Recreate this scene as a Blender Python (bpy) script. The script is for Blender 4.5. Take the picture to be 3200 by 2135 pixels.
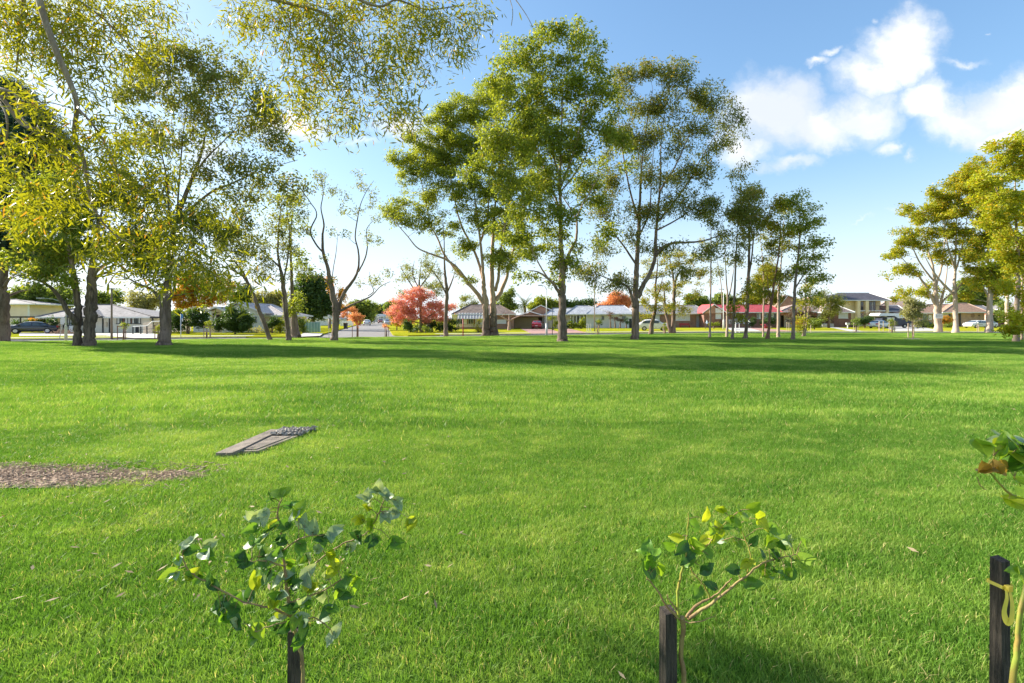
import bpy, math, random
import numpy as np
from mathutils import Vector, Matrix, Euler
random.seed(7); RNG = np.random.default_rng(7)
R = math.radians
for o in list(bpy.data.objects): bpy.data.objects.remove(o)
scn = bpy.context.scene
COL = scn.collection

# ------------------------------------------------------------------ camera
H = 1.85; F = 1500.0; HY = 995.0      # eye height, focal length and horizon row of the 3200 px wide photograph
cam = bpy.data.cameras.new('camera'); camo = bpy.data.objects.new('camera', cam); COL.objects.link(camo)
camo.location = (0, 0, H); camo.rotation_euler = (R(90), 0, 0)
cam.sensor_width = 36; cam.lens = 36 * F / 3200; cam.shift_y = -(1067.5 - HY) / 3200
cam.clip_start = 0.05; cam.clip_end = 3000
scn.camera = camo
# ------------------------------------------------------------------ light
SUN_EL = 27.0; SUN_AZ = -66.0          # degrees; azimuth from +Y (straight ahead), negative = to the left
SKY_STRENGTH = 0.13; SUN_STRENGTH = 4.5
scn.view_settings.view_transform = 'Standard'; scn.view_settings.look = 'None'
scn.view_settings.exposure = 1.40; scn.view_settings.gamma = 1.0
scn.view_settings.use_curve_mapping = False
sd = bpy.data.lights.new('sun', 'SUN'); sd.energy = SUN_STRENGTH; sd.angle = R(0.53); sd.color = (1.0, 0.93, 0.80)
so = bpy.data.objects.new('sun', sd); COL.objects.link(so)
sdir = Vector((math.sin(R(SUN_AZ)) * math.cos(R(SUN_EL)), math.cos(R(SUN_AZ)) * math.cos(R(SUN_EL)), math.sin(R(SUN_EL))))
so.rotation_euler = sdir.to_track_quat('Z', 'Y').to_euler(); so.location = (0, 0, 60)

class NT:
    def __init__(s, nt): s.nt = nt; s.n = nt.nodes; s.l = nt.links
    def node(s, t, **kw):
        n = s.n.new(t)
        for k, v in kw.items(): setattr(n, k, v)
        return n
    def put(s, sock, v):
        if isinstance(v, bpy.types.NodeSocket): s.l.new(v, sock)
        elif v is not None: sock.default_value = v
    def math(s, op, a, b=None, c=None, clamp=False):
        n = s.node('ShaderNodeMath', operation=op); n.use_clamp = clamp
        s.put(n.inputs[0], a); s.put(n.inputs[1], b); s.put(n.inputs[2], c)
        return n.outputs[0]
    def mix(s, f, a, b, blend='MIX'):
        n = s.node('ShaderNodeMix', data_type='RGBA', blend_type=blend)
        s.put(n.inputs[0], f); s.put(n.inputs[6], a); s.put(n.inputs[7], b)
        return n.outputs[2]
    def noise(s, vec, scale, detail=4, rough=0.55, dist=0.0):
        n = s.node('ShaderNodeTexNoise'); n.inputs['Scale'].default_value = scale; n.inputs['Detail'].default_value = detail
        n.inputs['Roughness'].default_value = rough; n.inputs['Distortion'].default_value = dist
        if vec is not None: s.l.new(vec, n.inputs['Vector'])
        return n.outputs[0]
    def ramp(s, f, lo, hi, smooth=True):
        n = s.node('ShaderNodeMapRange', interpolation_type='SMOOTHSTEP' if smooth else 'LINEAR')
        s.put(n.inputs[0], f); s.put(n.inputs[1], lo); s.put(n.inputs[2], hi)
        return n.outputs[0]
    def scalevec(s, vec, sc):
        n = s.node('ShaderNodeMapping'); s.l.new(vec, n.inputs[0]); n.inputs['Scale'].default_value = sc
        return n.outputs[0]
def c4(c): return (c[0], c[1], c[2], 1.0)

world = bpy.data.worlds.new('World'); scn.world = world; world.use_nodes = True
w = NT(world.node_tree); w.n.clear()
sky = w.node('ShaderNodeTexSky', sky_type='NISHITA'); sky.sun_disc = False
sky.sun_elevation = R(SUN_EL); sky.sun_rotation = R(SUN_AZ); sky.altitude = 0; sky.air_density = 1.0; sky.dust_density = 0.6; sky.ozone_density = 2.5
tc = w.node('ShaderNodeTexCoord'); sx = w.node('ShaderNodeSeparateXYZ'); w.l.new(tc.outputs['Generated'], sx.inputs[0])
X_, Y_, Z_ = sx.outputs
yc = w.math('MAXIMUM', Y_, 0.08)
U0 = w.math('DIVIDE', X_, yc); V0 = w.math('DIVIDE', Z_, yc)
comb0 = w.node('ShaderNodeCombineXYZ'); w.l.new(U0, comb0.inputs[0]); w.l.new(V0, comb0.inputs[1])
U = w.math('ADD', U0, w.math('MULTIPLY', w.math('SUBTRACT', w.noise(comb0.outputs[0], 7.0, 5, 0.6), 0.5), 0.16))
V = w.math('ADD', V0, w.math('MULTIPLY', w.math('SUBTRACT', w.noise(w.scalevec(comb0.outputs[0], (-1.1, 1.3, 1)), 8.0, 5, 0.6), 0.5), 0.12))
comb = w.node('ShaderNodeCombineXYZ'); w.l.new(U, comb.inputs[0]); w.l.new(V, comb.inputs[1])
UV = comb.outputs[0]
# cloud bodies given by their place in the sky (as on the 3200 px photograph: x, y, half width, half height, weight)
CLOUDS = [(2420,350,150,95,1.2),(2560,395,190,75,1.1),(2690,360,120,80,1.1),(2720,250,110,70,1.05),(2790,190,95,90,1.15),(2840,110,85,70,1.15),
          (2560,195,80,26,.75),(2610,160,60,28,.55),(3000,185,130,30,.62),(3080,95,40,16,.5),(2730,60,28,42,.5),
          (2890,330,110,60,1.1),(3020,370,150,70,1.15),(3180,330,160,80,1.2),(3330,360,150,90,1.1),(2790,460,70,40,.7),(2860,490,35,45,.5),(3120,430,170,50,.85),
          (2450,510,130,42,.72),(2320,450,75,70,1.0),(2830,660,70,22,.6),(2690,690,130,16,.42),
          (900,390,150,48,.95),(1260,400,130,45,.95),(1120,455,120,26,.55),(1340,440,80,40,.8),(640,500,140,80,.8),(1480,880,240,40,.5),(500,260,150,60,.6)]
wn = w.noise(UV, 5.5, 7, 0.58, 0.15); wn2 = w.noise(UV, 17.0, 6, 0.62)
n1 = w.math('ADD', w.math('MULTIPLY', w.math('SUBTRACT', wn, 0.5), 0.95), w.math('MULTIPLY', w.math('SUBTRACT', wn2, 0.5), 0.42))
acc = None
for (cx, cy, rx, ry, wt) in CLOUDS:
    a = w.math('MULTIPLY', w.math('SUBTRACT', U, (cx - 1600) / F), F / rx / 1.35)
    b = w.math('MULTIPLY', w.math('SUBTRACT', V, (HY - cy) / F), F / ry / 1.35)
    d = w.math('SUBTRACT', wt, w.math('SQRT', w.math('ADD', w.math('MULTIPLY', a, a), w.math('MULTIPLY', b, b))))
    acc = d if acc is None else w.math('MAXIMUM', acc, d)
front = w.ramp(Y_, 0.05, 0.3)
dn = w.noise(w.scalevec(tc.outputs['Generated'], (1.6, 1.6, 4.0)), 1.6, 6, 0.6)
back = w.math('MULTIPLY', w.ramp(dn, 0.49, 0.68), w.math('SUBTRACT', 1.0, front))  # unseen cloud behind the camera, cover widened to add fill light
cm = w.ramp(w.math('ADD', acc, n1), -0.02, 0.92)
cm = w.math('MAXIMUM', w.math('MULTIPLY', cm, front), back)
cm = w.math('MULTIPLY', cm, w.ramp(Z_, -0.02, 0.03))
shade = w.ramp(w.noise(w.scalevec(UV, (1, 1.9, 1)), 4.3, 4, 0.5), 0.32, 0.66)
CW = 5.6
ccol = w.mix(shade, (0.47 * CW, 0.50 * CW, 0.55 * CW, 1), (0.66 * CW, 0.655 * CW, 0.64 * CW, 1))
haze = w.ramp(w.math('MULTIPLY', Z_, 1.0), 0.36, -0.02)
hz = w.math('MULTIPLY', w.math('POWER', haze, 1.7), 0.8)
sp3 = w.node('ShaderNodeSeparateColor'); w.l.new(sky.outputs[0], sp3.inputs[0]); cb3 = w.node('ShaderNodeCombineColor')
for i_, g_ in enumerate((0.86, 1.04, 1.20)):       # soft shoulder, as the photograph's tone curve holds the bright sky
    ch = w.math('MULTIPLY', sp3.outputs[i_], g_); w.l.new(w.math('DIVIDE', ch, w.math('ADD', 1.0, w.math('MULTIPLY', ch, 0.12))), cb3.inputs[i_])
skyc = cb3.outputs[0]
skyc = w.mix(hz, skyc, (0.56 * CW, 0.605 * CW, 0.665 * CW, 1))
fin = w.mix(w.math('MULTIPLY', cm, 0.95), skyc, ccol)
bg = w.node('ShaderNodeBackground'); w.l.new(fin, bg.inputs[0]); bg.inputs[1].default_value = SKY_STRENGTH
wo = w.node('ShaderNodeOutputWorld'); w.l.new(bg.outputs[0], wo.inputs[0])

# ------------------------------------------------------------------ helpers
def gy(py): return F * H / (py - HY)                    # ground distance of a photograph row
def P(px, py, Y): return np.array([(px - 1600) / F * Y, Y, H - (py - HY) / F * Y])
def G(px, py): Y = gy(py); return ((px - 1600) / F * Y, Y)
MATS = {}
def mat(name, c, c2=None, scale=4.0, rough=0.85, bump=0.0, bscale=None, metal=0.0, stretch=(1, 1, 1), spec=0.3, lo=0.35, hi=0.65, coat=0.0, detail=6):
    if name in MATS: return MATS[name]
    m = bpy.data.materials.new(name); m.use_nodes = True; t = NT(m.node_tree); bs = t.n['Principled BSDF']
    tcn = t.node('ShaderNodeTexCoord'); vec = t.scalevec(tcn.outputs['Object'], stretch)
    if c2 is None: c2 = tuple(x * 0.8 for x in c)
    nz = t.noise(vec, scale, detail, 0.6)
    t.l.new(t.mix(t.ramp(nz, lo, hi), c4(c), c4(c2)), bs.inputs['Base Color'])
    bs.inputs['Roughness'].default_value = rough; bs.inputs['Metallic'].default_value = metal
    bs.inputs['Specular IOR Level'].default_value = spec; bs.inputs['Coat Weight'].default_value = coat
    if bump:
        bn = t.node('ShaderNodeBump'); bn.inputs['Strength'].default_value = bump; bn.inputs['Distance'].default_value = 0.03
        t.l.new(t.noise(vec, bscale or scale * 4, 5, 0.6), bn.inputs['Height']); t.l.new(bn.outputs[0], bs.inputs['Normal'])
    MATS[name] = m; return m
def brickmat(name, c1, c2, mortar=(0.35, 0.32, 0.28)):
    if name in MATS: return MATS[name]
    m = bpy.data.materials.new(name); m.use_nodes = True; t = NT(m.node_tree); bs = t.n['Principled BSDF']
    tcn = t.node('ShaderNodeTexCoord'); sp = t.node('ShaderNodeSeparateXYZ'); t.l.new(tcn.outputs['Object'], sp.inputs[0])
    cb = t.node('ShaderNodeCombineXYZ'); t.l.new(t.math('ADD', sp.outputs[0], sp.outputs[1]), cb.inputs[0]); t.l.new(sp.outputs[2], cb.inputs[1])
    b = t.node('ShaderNodeTexBrick'); t.l.new(cb.outputs[0], b.inputs[0]); b.inputs['Scale'].default_value = 1.0
    b.inputs['Brick Width'].default_value = 0.24; b.inputs['Row Height'].default_value = 0.086; b.inputs['Mortar Size'].default_value = 0.006
    b.inputs['Color1'].default_value = c4(c1); b.inputs['Color2'].default_value = c4(c2); b.inputs['Mortar'].default_value = c4(mortar)
    nz = t.noise(tcn.outputs['Object'], 0.9, 5)
    t.l.new(t.mix(t.ramp(nz, 0.3, 0.7), b.outputs[0], t.mix(1.0, b.outputs[0], (0.72, 0.72, 0.75, 1), 'MULTIPLY')), bs.inputs['Base Color'])
    bs.inputs['Roughness'].default_value = 0.9
    MATS[name] = m; return m
def roofmat(name, c1, c2, freq=8.5, rough=0.85):
    if name in MATS: return MATS[name]
    m = bpy.data.materials.new(name); m.use_nodes = True; t = NT(m.node_tree); bs = t.n['Principled BSDF']
    tcn = t.node('ShaderNodeTexCoord'); nz = t.noise(tcn.outputs['Object'], 1.3, 6, 0.65); nz2 = t.noise(t.scalevec(tcn.outputs['Object'], (3.3, 3.3, 8.5)), 1.0, 1)
    c = t.mix(t.ramp(nz, 0.35, 0.65), c4(c1), c4(c2)); c = t.mix(t.ramp(nz2, 0.35, 0.7), c, t.mix(1.0, c, (0.66, 0.66, 0.66, 1), 'MULTIPLY'))
    t.l.new(c, bs.inputs['Base Color']); bs.inputs['Roughness'].default_value = rough
    sp = t.node('ShaderNodeSeparateXYZ'); t.l.new(tcn.outputs['Object'], sp.inputs[0])
    fr = t.math('FRACT', t.math('MULTIPLY', sp.outputs[2], freq))
    bn = t.node('ShaderNodeBump'); bn.inputs['Strength'].default_value = 0.9; bn.inputs['Distance'].default_value = 0.05
    t.l.new(fr, bn.inputs['Height']); t.l.new(bn.outputs[0], bs.inputs['Normal'])
    MATS[name] = m; return m
def leafmat(name, ca, cb, cc=None, trans=0.45, rough=0.5, ccamt=0.12, tcol=None):
    m = bpy.data.materials.new(name); m.use_nodes = True; t = NT(m.node_tree); t.n.clear()
    at = t.node('ShaderNodeAttribute', attribute_name='tint'); oi = t.node('ShaderNodeObjectInfo')
    geo = t.node('ShaderNodeNewGeometry')
    big = t.noise(geo.outputs['Position'], 0.45 if 'plant' not in name else 9.0, 3)
    f = t.math('ADD', t.math('MULTIPLY', at.outputs['Fac'], 0.45), t.math('MULTIPLY', oi.outputs['Random'], 0.25))
    f = t.math('ADD', f, t.math('MULTIPLY', t.math('SUBTRACT', big, 0.35), 1.0), clamp=True)
    col = t.mix(f, c4(ca), c4(cb))
    if cc is not None:
        sel = t.ramp(t.math('FRACT', t.math('ADD', t.math('MULTIPLY', at.outputs['Fac'], 7.31), t.math('MULTIPLY', oi.outputs['Random'], 3.1))), 1.0 - ccamt, 1.0 - ccamt + 0.02)
        col = t.mix(sel, col, c4(cc))
    df = t.node('ShaderNodeBsdfPrincipled'); t.l.new(col, df.inputs['Base Color']); df.inputs['Roughness'].default_value = rough; df.inputs['Specular IOR Level'].default_value = 0.35
    tr = t.node('ShaderNodeBsdfTranslucent'); t.l.new(t.mix(1.0, col, c4(tcol or (1.9, 1.75, 0.7)), 'MULTIPLY'), tr.inputs[0])
    mx = t.node('ShaderNodeMixShader'); mx.inputs[0].default_value = trans; t.l.new(df.outputs[0], mx.inputs[1]); t.l.new(tr.outputs[0], mx.inputs[2])
    ou = t.node('ShaderNodeOutputMaterial'); t.l.new(mx.outputs[0], ou.inputs[0])
    MATS[name] = m; return m

class MB:
    def __init__(s): s.v = []; s.f = []; s.mi = []
    def add(s, vs, fs, mi=0):
        k = len(s.v); s.v += [tuple(map(float, p)) for p in vs]; s.f += [tuple(i + k for i in f) for f in fs]; s.mi += [mi] * len(fs); return s
    def box(s, x0, x1, y0, y1, z0, z1, mi=0):
        return s.add([(x0,y0,z0),(x1,y0,z0),(x1,y1,z0),(x0,y1,z0),(x0,y0,z1),(x1,y0,z1),(x1,y1,z1),(x0,y1,z1)],
                     [(0,3,2,1),(4,5,6,7),(0,1,5,4),(1,2,6,5),(2,3,7,6),(3,0,4,7)], mi)
    def tube(s, pts, rad, n=8, cap=True, mi=0, jitter=0.0):
        pts = [np.array(p, float) for p in pts]; m = len(pts)
        if not hasattr(rad, '__len__'): rad = [rad] * m
        k = len(s.v); up = np.array([0.13, 0.97, 0.21]); prev = None
        for i in range(m):
            d = pts[min(i + 1, m - 1)] - pts[max(i - 1, 0)]; d = d / (np.linalg.norm(d) + 1e-9)
            a = prev - d * prev.dot(d) if prev is not None else np.cross(d, up)
            if np.linalg.norm(a) < 1e-4: a = np.cross(d, np.array([1, 0, 0.1]))
            a = a / np.linalg.norm(a); prev = a; b = np.cross(d, a)
            for j in range(n):
                th = 2 * math.pi * j / n; r = rad[i] * (1 + (jitter * math.sin(j * 2.7 + i * 0.35) if jitter else 0))
                s.v.append(tuple(pts[i] + (a * math.cos(th) + b * math.sin(th)) * r))
        for i in range(m - 1):
            for j in range(n):
                s.f.append((k + i*n + j, k + i*n + (j+1) % n, k + (i+1)*n + (j+1) % n, k + (i+1)*n + j)); s.mi.append(mi)
        if cap:
            s.f.append(tuple(k + j for j in range(n))[::-1]); s.f.append(tuple(k + (m-1)*n + j for j in range(n))); s.mi += [mi, mi]
        return s
    def prism(s, poly, z0, z1, mi=0):      # polygon (x, y) extruded upwards
        n = len(poly); vs = [(x, y, z0) for x, y in poly] + [(x, y, z1) for x, y in poly]
        return s.add(vs, [tuple(range(n))[::-1], tuple(range(n, 2*n))] + [(i, (i+1) % n, n + (i+1) % n, n + i) for i in range(n)], mi)
    def prismy(s, poly, y0, y1, mi=0):     # polygon (x, z) extruded along y
        n = len(poly); vs = [(x, y0, z) for x, z in poly] + [(x, y1, z) for x, z in poly]
        return s.add(vs, [tuple(range(n)), tuple(range(n, 2*n))[::-1]] + [(i, n + i, n + (i+1) % n, (i+1) % n) for i in range(n)], mi)
    def mesh(s, name, mats, smooth=False):
        me = bpy.data.meshes.new(name); me.from_pydata(s.v, [], s.f)
        for m in (mats if isinstance(mats, (list, tuple)) else [mats]): me.materials.append(m)
        if len(set(s.mi)) > 1: me.polygons.foreach_set('material_index', s.mi)
        if smooth: me.polygons.foreach_set('use_smooth', [True] * len(me.polygons))
        me.update(); return me
    def build(s, name, mats, parent=None, smooth=False, off=None, **kw):
        if off is not None: s.v = [(a - off[0], b - off[1], c - off[2]) for a, b, c in s.v]
        o = bpy.data.objects.new(name, s.mesh(name, mats, smooth)); COL.objects.link(o)
        if parent: o.parent = parent
        for k, v in kw.items(): o[k] = v
        return o
def link(name, me, parent=None, loc=(0, 0, 0), rot=(0, 0, 0), sc=(1, 1, 1)):
    o = bpy.data.objects.new(name, me); COL.objects.link(o); o.parent = parent; o.location = loc; o.rotation_euler = rot; o.scale = sc; return o
def thing(name, label, cat, loc=(0, 0, 0), rz=0.0, group=None):
    o = bpy.data.objects.new(name, None); COL.objects.link(o); o.location = loc; o.rotation_euler = (0, 0, rz)
    o.empty_display_size = 0.3; o['label'] = label; o['category'] = cat
    if group: o['group'] = group
    return o
def tag(o, label, cat, group=None):
    o['label'] = label; o['category'] = cat
    if group: o['group'] = group
    return o
def struct(o): o['kind'] = 'structure'; return o
def catmull(pts, sub=4):
    p = np.array(pts, float); out = []; n = len(p)
    for i in range(n - 1):
        a = p[max(i-1, 0)]; b = p[i]; c = p[i+1]; d = p[min(i+2, n-1)]
        for k in range(sub):
            t = k / sub
            out.append(0.5 * (2*b + (c-a)*t + (2*a - 5*b + 4*c - d)*t*t + (3*b - a - 3*c + d)*t**3))
    out.append(p[-1]); return np.array(out)

# --- instancing of leaf sprigs and grass tufts (the sprig meshes are only sources, in collections of their own)
GNG = {}
def gn_group(coll, real):
    if coll.name in GNG: return GNG[coll.name]
    g = bpy.data.node_groups.new('scatter_' + coll.name, 'GeometryNodeTree'); g.interface.new_socket('Geometry', in_out='INPUT', socket_type='NodeSocketGeometry')
    g.interface.new_socket('Geometry', in_out='OUTPUT', socket_type='NodeSocketGeometry')
    N = g.nodes; L = g.links; gi = N.new('NodeGroupInput'); go = N.new('NodeGroupOutput')
    ci = N.new('GeometryNodeCollectionInfo'); ci.inputs['Collection'].default_value = coll; ci.inputs['Separate Children'].default_value = True; ci.inputs['Reset Children'].default_value = True
    ip = N.new('GeometryNodeInstanceOnPoints'); L.new(gi.outputs[0], ip.inputs['Points']); L.new(ci.outputs[0], ip.inputs['Instance']); ip.inputs['Pick Instance'].default_value = True
    def na(nm, ty):
        a = N.new('GeometryNodeInputNamedAttribute'); a.data_type = ty; a.inputs['Name'].default_value = nm; return [o for o in a.outputs if o.enabled][0]
    L.new(na('pick', 'INT'), ip.inputs['Instance Index'])
    er = N.new('FunctionNodeEulerToRotation'); L.new(na('turn', 'FLOAT_VECTOR'), er.inputs[0]); L.new(er.outputs[0], ip.inputs['Rotation'])
    L.new(na('size', 'FLOAT'), ip.inputs['Scale'])
    if real: rz = N.new('GeometryNodeRealizeInstances'); L.new(ip.outputs[0], rz.inputs[0]); L.new(rz.outputs[0], go.inputs[0])
    else: L.new(ip.outputs[0], go.inputs[0])
    GNG[coll.name] = g; return g
TRIS = [0]
def scatter(name, pts, turn, size, pick, coll, parent=None, off=(0, 0, 0), real=False):
    me = bpy.data.meshes.new(name); pts = np.asarray(pts, float) - np.array(off, float); n = len(pts)
    me.vertices.add(n); me.vertices.foreach_set('co', pts.astype(np.float32).ravel())
    me.attributes.new('turn', 'FLOAT_VECTOR', 'POINT').data.foreach_set('vector', np.asarray(turn, np.float32).ravel())
    me.attributes.new('size', 'FLOAT', 'POINT').data.foreach_set('value', np.asarray(size, np.float32).ravel())
    me.attributes.new('pick', 'INT', 'POINT').data.foreach_set('value', np.asarray(pick, np.int32).ravel())
    me.update(); o = bpy.data.objects.new(name, me); COL.objects.link(o); o.parent = parent
    md = o.modifiers.new('scatter', 'NODES'); md.node_group = gn_group(coll, real)
    if real:
        per = sum(sum(len(p.vertices) - 2 for p in q.data.polygons) for q in coll.objects) / len(coll.objects); TRIS[0] += per * n
    return o
def source(coll, name, v, f, m, tint=None, smooth=False):
    me = bpy.data.meshes.new(name); v = np.asarray(v, np.float32); me.from_pydata(v.tolist(), [], f); me.materials.append(m)
    if tint is not None: me.attributes.new('tint', 'FLOAT', 'POINT').data.foreach_set('value', np.asarray(tint, np.float32))
    o = bpy.data.objects.new(name, me); coll.objects.link(o); return o
def norm(a): return a / (np.linalg.norm(a) + 1e-9)
def leaf_geo(base, d, side, L, W, fine=False, bend=0.0):
    d = norm(d); side = norm(side - d * side.dot(d)); nrm = np.cross(d, side)
    if not fine:
        return [base, base + d*L*0.45 + side*W*0.5 + nrm*W*0.12, base + d*L + nrm*bend*L, base + d*L*0.45 - side*W*0.5 + nrm*W*0.12], [(0, 1, 2, 3)]
    vs = [base]; 
    for t, ww in ((0.2, .75), (0.5, 1.0), (0.8, .6)):
        c = base + d*L*t + nrm*bend*L*t*t; vs += [c + side*W*0.5*ww + nrm*W*.1, c - side*W*0.5*ww + nrm*W*.1]
    vs.append(base + d*L + nrm*bend*L)
    return vs, [(0,1,2),(1,3,4,2),(3,5,6,4),(5,7,6)]
def sprigs(cname, m, nvar, nleaf, length, L, W, droop=0.5, spread=0.25, fine=False, seed=1, twig=None, bend=0.15):
    coll = bpy.data.collections.new(cname); rg = np.random.default_rng(seed)
    for k in range(nvar):
        V = []; Fc = []; T = []
        d0 = norm(np.array([0.6, 0.0, 0.8]) + rg.normal(0, 0.35, 3))
        for i in range(nleaf):
            t = rg.uniform(0, 1); c = d0 * length * (t - 0.3) + rg.normal(0, spread, 3) * np.array([1, 1, .7])
            d = norm(rg.normal(0, 1, 3) * np.array([1, 1, 0.6]) + np.array([0, 0, -droop * 1.6]) + d0 * 0.4)
            vs, fs = leaf_geo(c, d, rg.normal(0, 1, 3), L * rg.uniform(.7, 1.25), W * rg.uniform(.75, 1.2), fine, rg.uniform(-bend, bend))
            kk = len(V); V += vs; Fc += [tuple(q + kk for q in f) for f in fs]; T += [rg.uniform()] * len(vs)
        source(coll, f'{cname}_{k}', V, Fc, m, T)
    return coll

# ------------------------------------------------------------------ ground, roads, lawns
def lawnmat(name, pal, trans=0.0, tint=False):
    m = bpy.data.materials.new(name); m.use_nodes = True; t = NT(m.node_tree); t.n.clear()
    geo = t.node('ShaderNodeNewGeometry'); pos = geo.outputs['Position']
    a = t.noise(t.scalevec(pos, (0.45, 1.3, 1)), 0.22, 6, 0.65, 0.6); b = t.noise(t.scalevec(pos, (.8, 1.2, 1)), 1.6, 5, 0.7); c = t.noise(pos, 9.0, 4, 0.7)
    dark, mid, lite, dry = pal
    col = t.mix(t.ramp(a, 0.38, 0.62), c4(dark), c4(mid)); col = t.mix(t.ramp(t.math('ADD', t.math('MULTIPLY', b, .6), t.math('MULTIPLY', a, .4)), 0.46, 0.66), col, c4(lite))
    col = t.mix(t.math('MULTIPLY', t.math('MULTIPLY', t.ramp(c, 0.58, 0.78), t.ramp(b, 0.40, 0.62)), 0.4), col, c4(dry))
    if tint:
        at = t.node('ShaderNodeAttribute', attribute_name='tint')
        col = t.mix(t.ramp(at.outputs['Fac'], 0.955, 0.97), col, c4(dry))
        col = t.mix(at.outputs['Fac'], t.mix(1.0, col, (.70, .76, .72, 1), 'MULTIPLY'), t.mix(1.0, col, (1.45, 1.28, 1.4, 1), 'MULTIPLY'))
    df = t.node('ShaderNodeBsdfPrincipled'); t.l.new(col, df.inputs['Base Color']); df.inputs['Roughness'].default_value = 0.75 if not tint else 0.45; df.inputs['Specular IOR Level'].default_value = 0.12 if tint else 0.0
    if not tint:
        bn = t.node('ShaderNodeBump'); bn.inputs['Strength'].default_value = 1.0; bn.inputs['Distance'].default_value = 0.06
        t.l.new(t.noise(t.scalevec(pos, (1.0, 0.6, 1)), 14, 6, 0.75), bn.inputs['Height']); t.l.new(bn.outputs[0], df.inputs['Normal'])
    out = df.outputs[0]
    if trans:
        tr = t.node('ShaderNodeBsdfTranslucent'); t.l.new(t.mix(1.0, col, (1.5, 1.5, 0.8, 1), 'MULTIPLY'), tr.inputs[0])
        mx = t.node('ShaderNodeMixShader'); mx.inputs[0].default_value = trans; t.l.new(out, mx.inputs[1]); t.l.new(tr.outputs[0], mx.inputs[2]); out = mx.outputs[0]
    ou = t.node('ShaderNodeOutputMaterial'); t.l.new(out, ou.inputs[0]); return m
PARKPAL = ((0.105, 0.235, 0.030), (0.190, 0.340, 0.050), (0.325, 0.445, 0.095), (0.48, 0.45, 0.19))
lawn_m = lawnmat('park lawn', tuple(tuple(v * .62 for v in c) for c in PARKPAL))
blade_m = lawnmat('grass blades', PARKPAL, 0.35, True)
yard_m = lawnmat('yard lawn', ((0.26, 0.29, 0.02), (0.36, 0.35, 0.025), (0.44, 0.40, 0.035), (0.46, 0.36, 0.10)))
ground_m = lawnmat('far ground', ((0.10, 0.12, 0.03), (0.14, 0.15, 0.04), (0.18, 0.17, 0.06), (0.22, 0.18, 0.09)))
asphalt_m = mat('asphalt', (0.27, 0.25, 0.235), (0.21, 0.195, 0.19), 0.6, 0.9, 0.3, 40, stretch=(1, 1, 1))
conc_m = mat('concrete', (0.55, 0.52, 0.48), (0.44, 0.42, 0.39), 1.2, 0.9, 0.2, 30)
kerb_m = mat('kerb concrete', (0.50, 0.47, 0.43), (0.36, 0.33, 0.30), 2.5, 0.9, 0.2, 30)
redpave_m = mat('pink paving', (0.45, 0.26, 0.22), (0.36, 0.20, 0.17), 1.5, 0.9)

def sheet(name, poly, z, m):
    o = MB().add([(x, y, z) for x, y in poly], [tuple(range(len(poly)))]).build(name, m); return struct(o)
def offset(pl, d):
    p = np.array(pl, float); t = np.gradient(p, axis=0); t /= np.linalg.norm(t, axis=1)[:, None]
    return p + np.stack([-t[:, 1], t[:, 0]], 1) * d
struct(MB().box(-2500, 2500, -600, 2500, -1.0, -0.16).build('ground', ground_m))
EDGE = catmull([(-200,-60),(-120,6),(-70,26.5),(-40,37.6),(-27.4,41.8),(-15.2,45.8),(-6.4,48.3),(4.8,51.9),(15.1,56.0),(27.9,59.3),(45,60.0),(62.3,58.8),(110,54),(220,38)], 5)
FARE = offset(EDGE, 6.2)
lawn = [tuple(p) for p in EDGE] + [(220, -80), (-200, -80)]
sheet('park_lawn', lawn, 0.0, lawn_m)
road = [tuple(p) for p in offset(EDGE, 0.1)] + [tuple(p) for p in offset(EDGE, 6.1)][::-1]
sheet('road', road[::-1], -0.13, asphalt_m)
def strip(name, pl, d0, d1, z0, z1, m):
    a = offset(pl, d0); b = offset(pl, d1); n = len(pl); s = MB()
    vs = [(x, y, z1) for x, y in a] + [(x, y, z1) for x, y in b] + [(x, y, z0) for x, y in a] + [(x, y, z0) for x, y in b]
    fs = []
    for i in range(n - 1):
        fs += [(i, i+1, n+i+1, n+i), (2*n+i, 2*n+i+1, i+1, i), (3*n+i+1, 3*n+i, n+i, n+i+1)]
    return struct(s.add(vs, fs).build(name, m))
strip('kerb', EDGE, -0.06, 0.12, -0.16, 0.012, kerb_m)
# the side street leaves the road to the far left-centre
SD = norm(np.array([-0.262, 0.965])); SL = np.array([-20.6, 50.0]); SR = np.array([-13.0, 52.6])
def street_pt(base, t): return tuple(base + SD * t)
sheet('side_street', [(-21.5, 47.2), (-12.0, 50.8), street_pt(SR, 3), street_pt(SR, 600), street_pt(SL, 600), street_pt(SL, 3)], -0.126, asphalt_m)
iL = [tuple(p) for p in FARE if p[0] < -24.5]; iR = [tuple(p) for p in FARE if p[0] > -9.5]
left_yard = iL + [(-22.6, 48.9), street_pt(SL, 1.5), street_pt(SL, 600), (-1200, 620)]
right_yard = [(-11.4, 52.6), ] + iR + [(1300, 620), street_pt(SR, 600), street_pt(SR, 2.5)]
for nm, pl in (('left_yard_lawn', left_yard), ('right_yard_lawn', right_yard)):
    n = len(pl); s = MB().prism(pl, -0.16, 0.0)
    struct(s.build(nm, yard_m))
seg = FARE[(FARE[:, 0] < -24.5)]; strip('far_kerb', seg, -0.16, 0.04, -0.16, 0.014, kerb_m); strip('footpath', seg, 3.0, 4.3, -0.1, 0.006, conc_m)
seg = FARE[(FARE[:, 0] > -9.5)]; strip('far_kerb', seg, -0.16, 0.04, -0.16, 0.014, kerb_m); strip('footpath', seg, 3.0, 4.2, -0.1, 0.006, conc_m)
def pxpoly(pts): return [G(x, y) for x, y in pts]
sheet('driveway', pxpoly([(60,1050),(330,1049),(420,1057),(520,1057),(500,1046),(470,1041),(60,1041)]), 0.012, conc_m)
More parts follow.
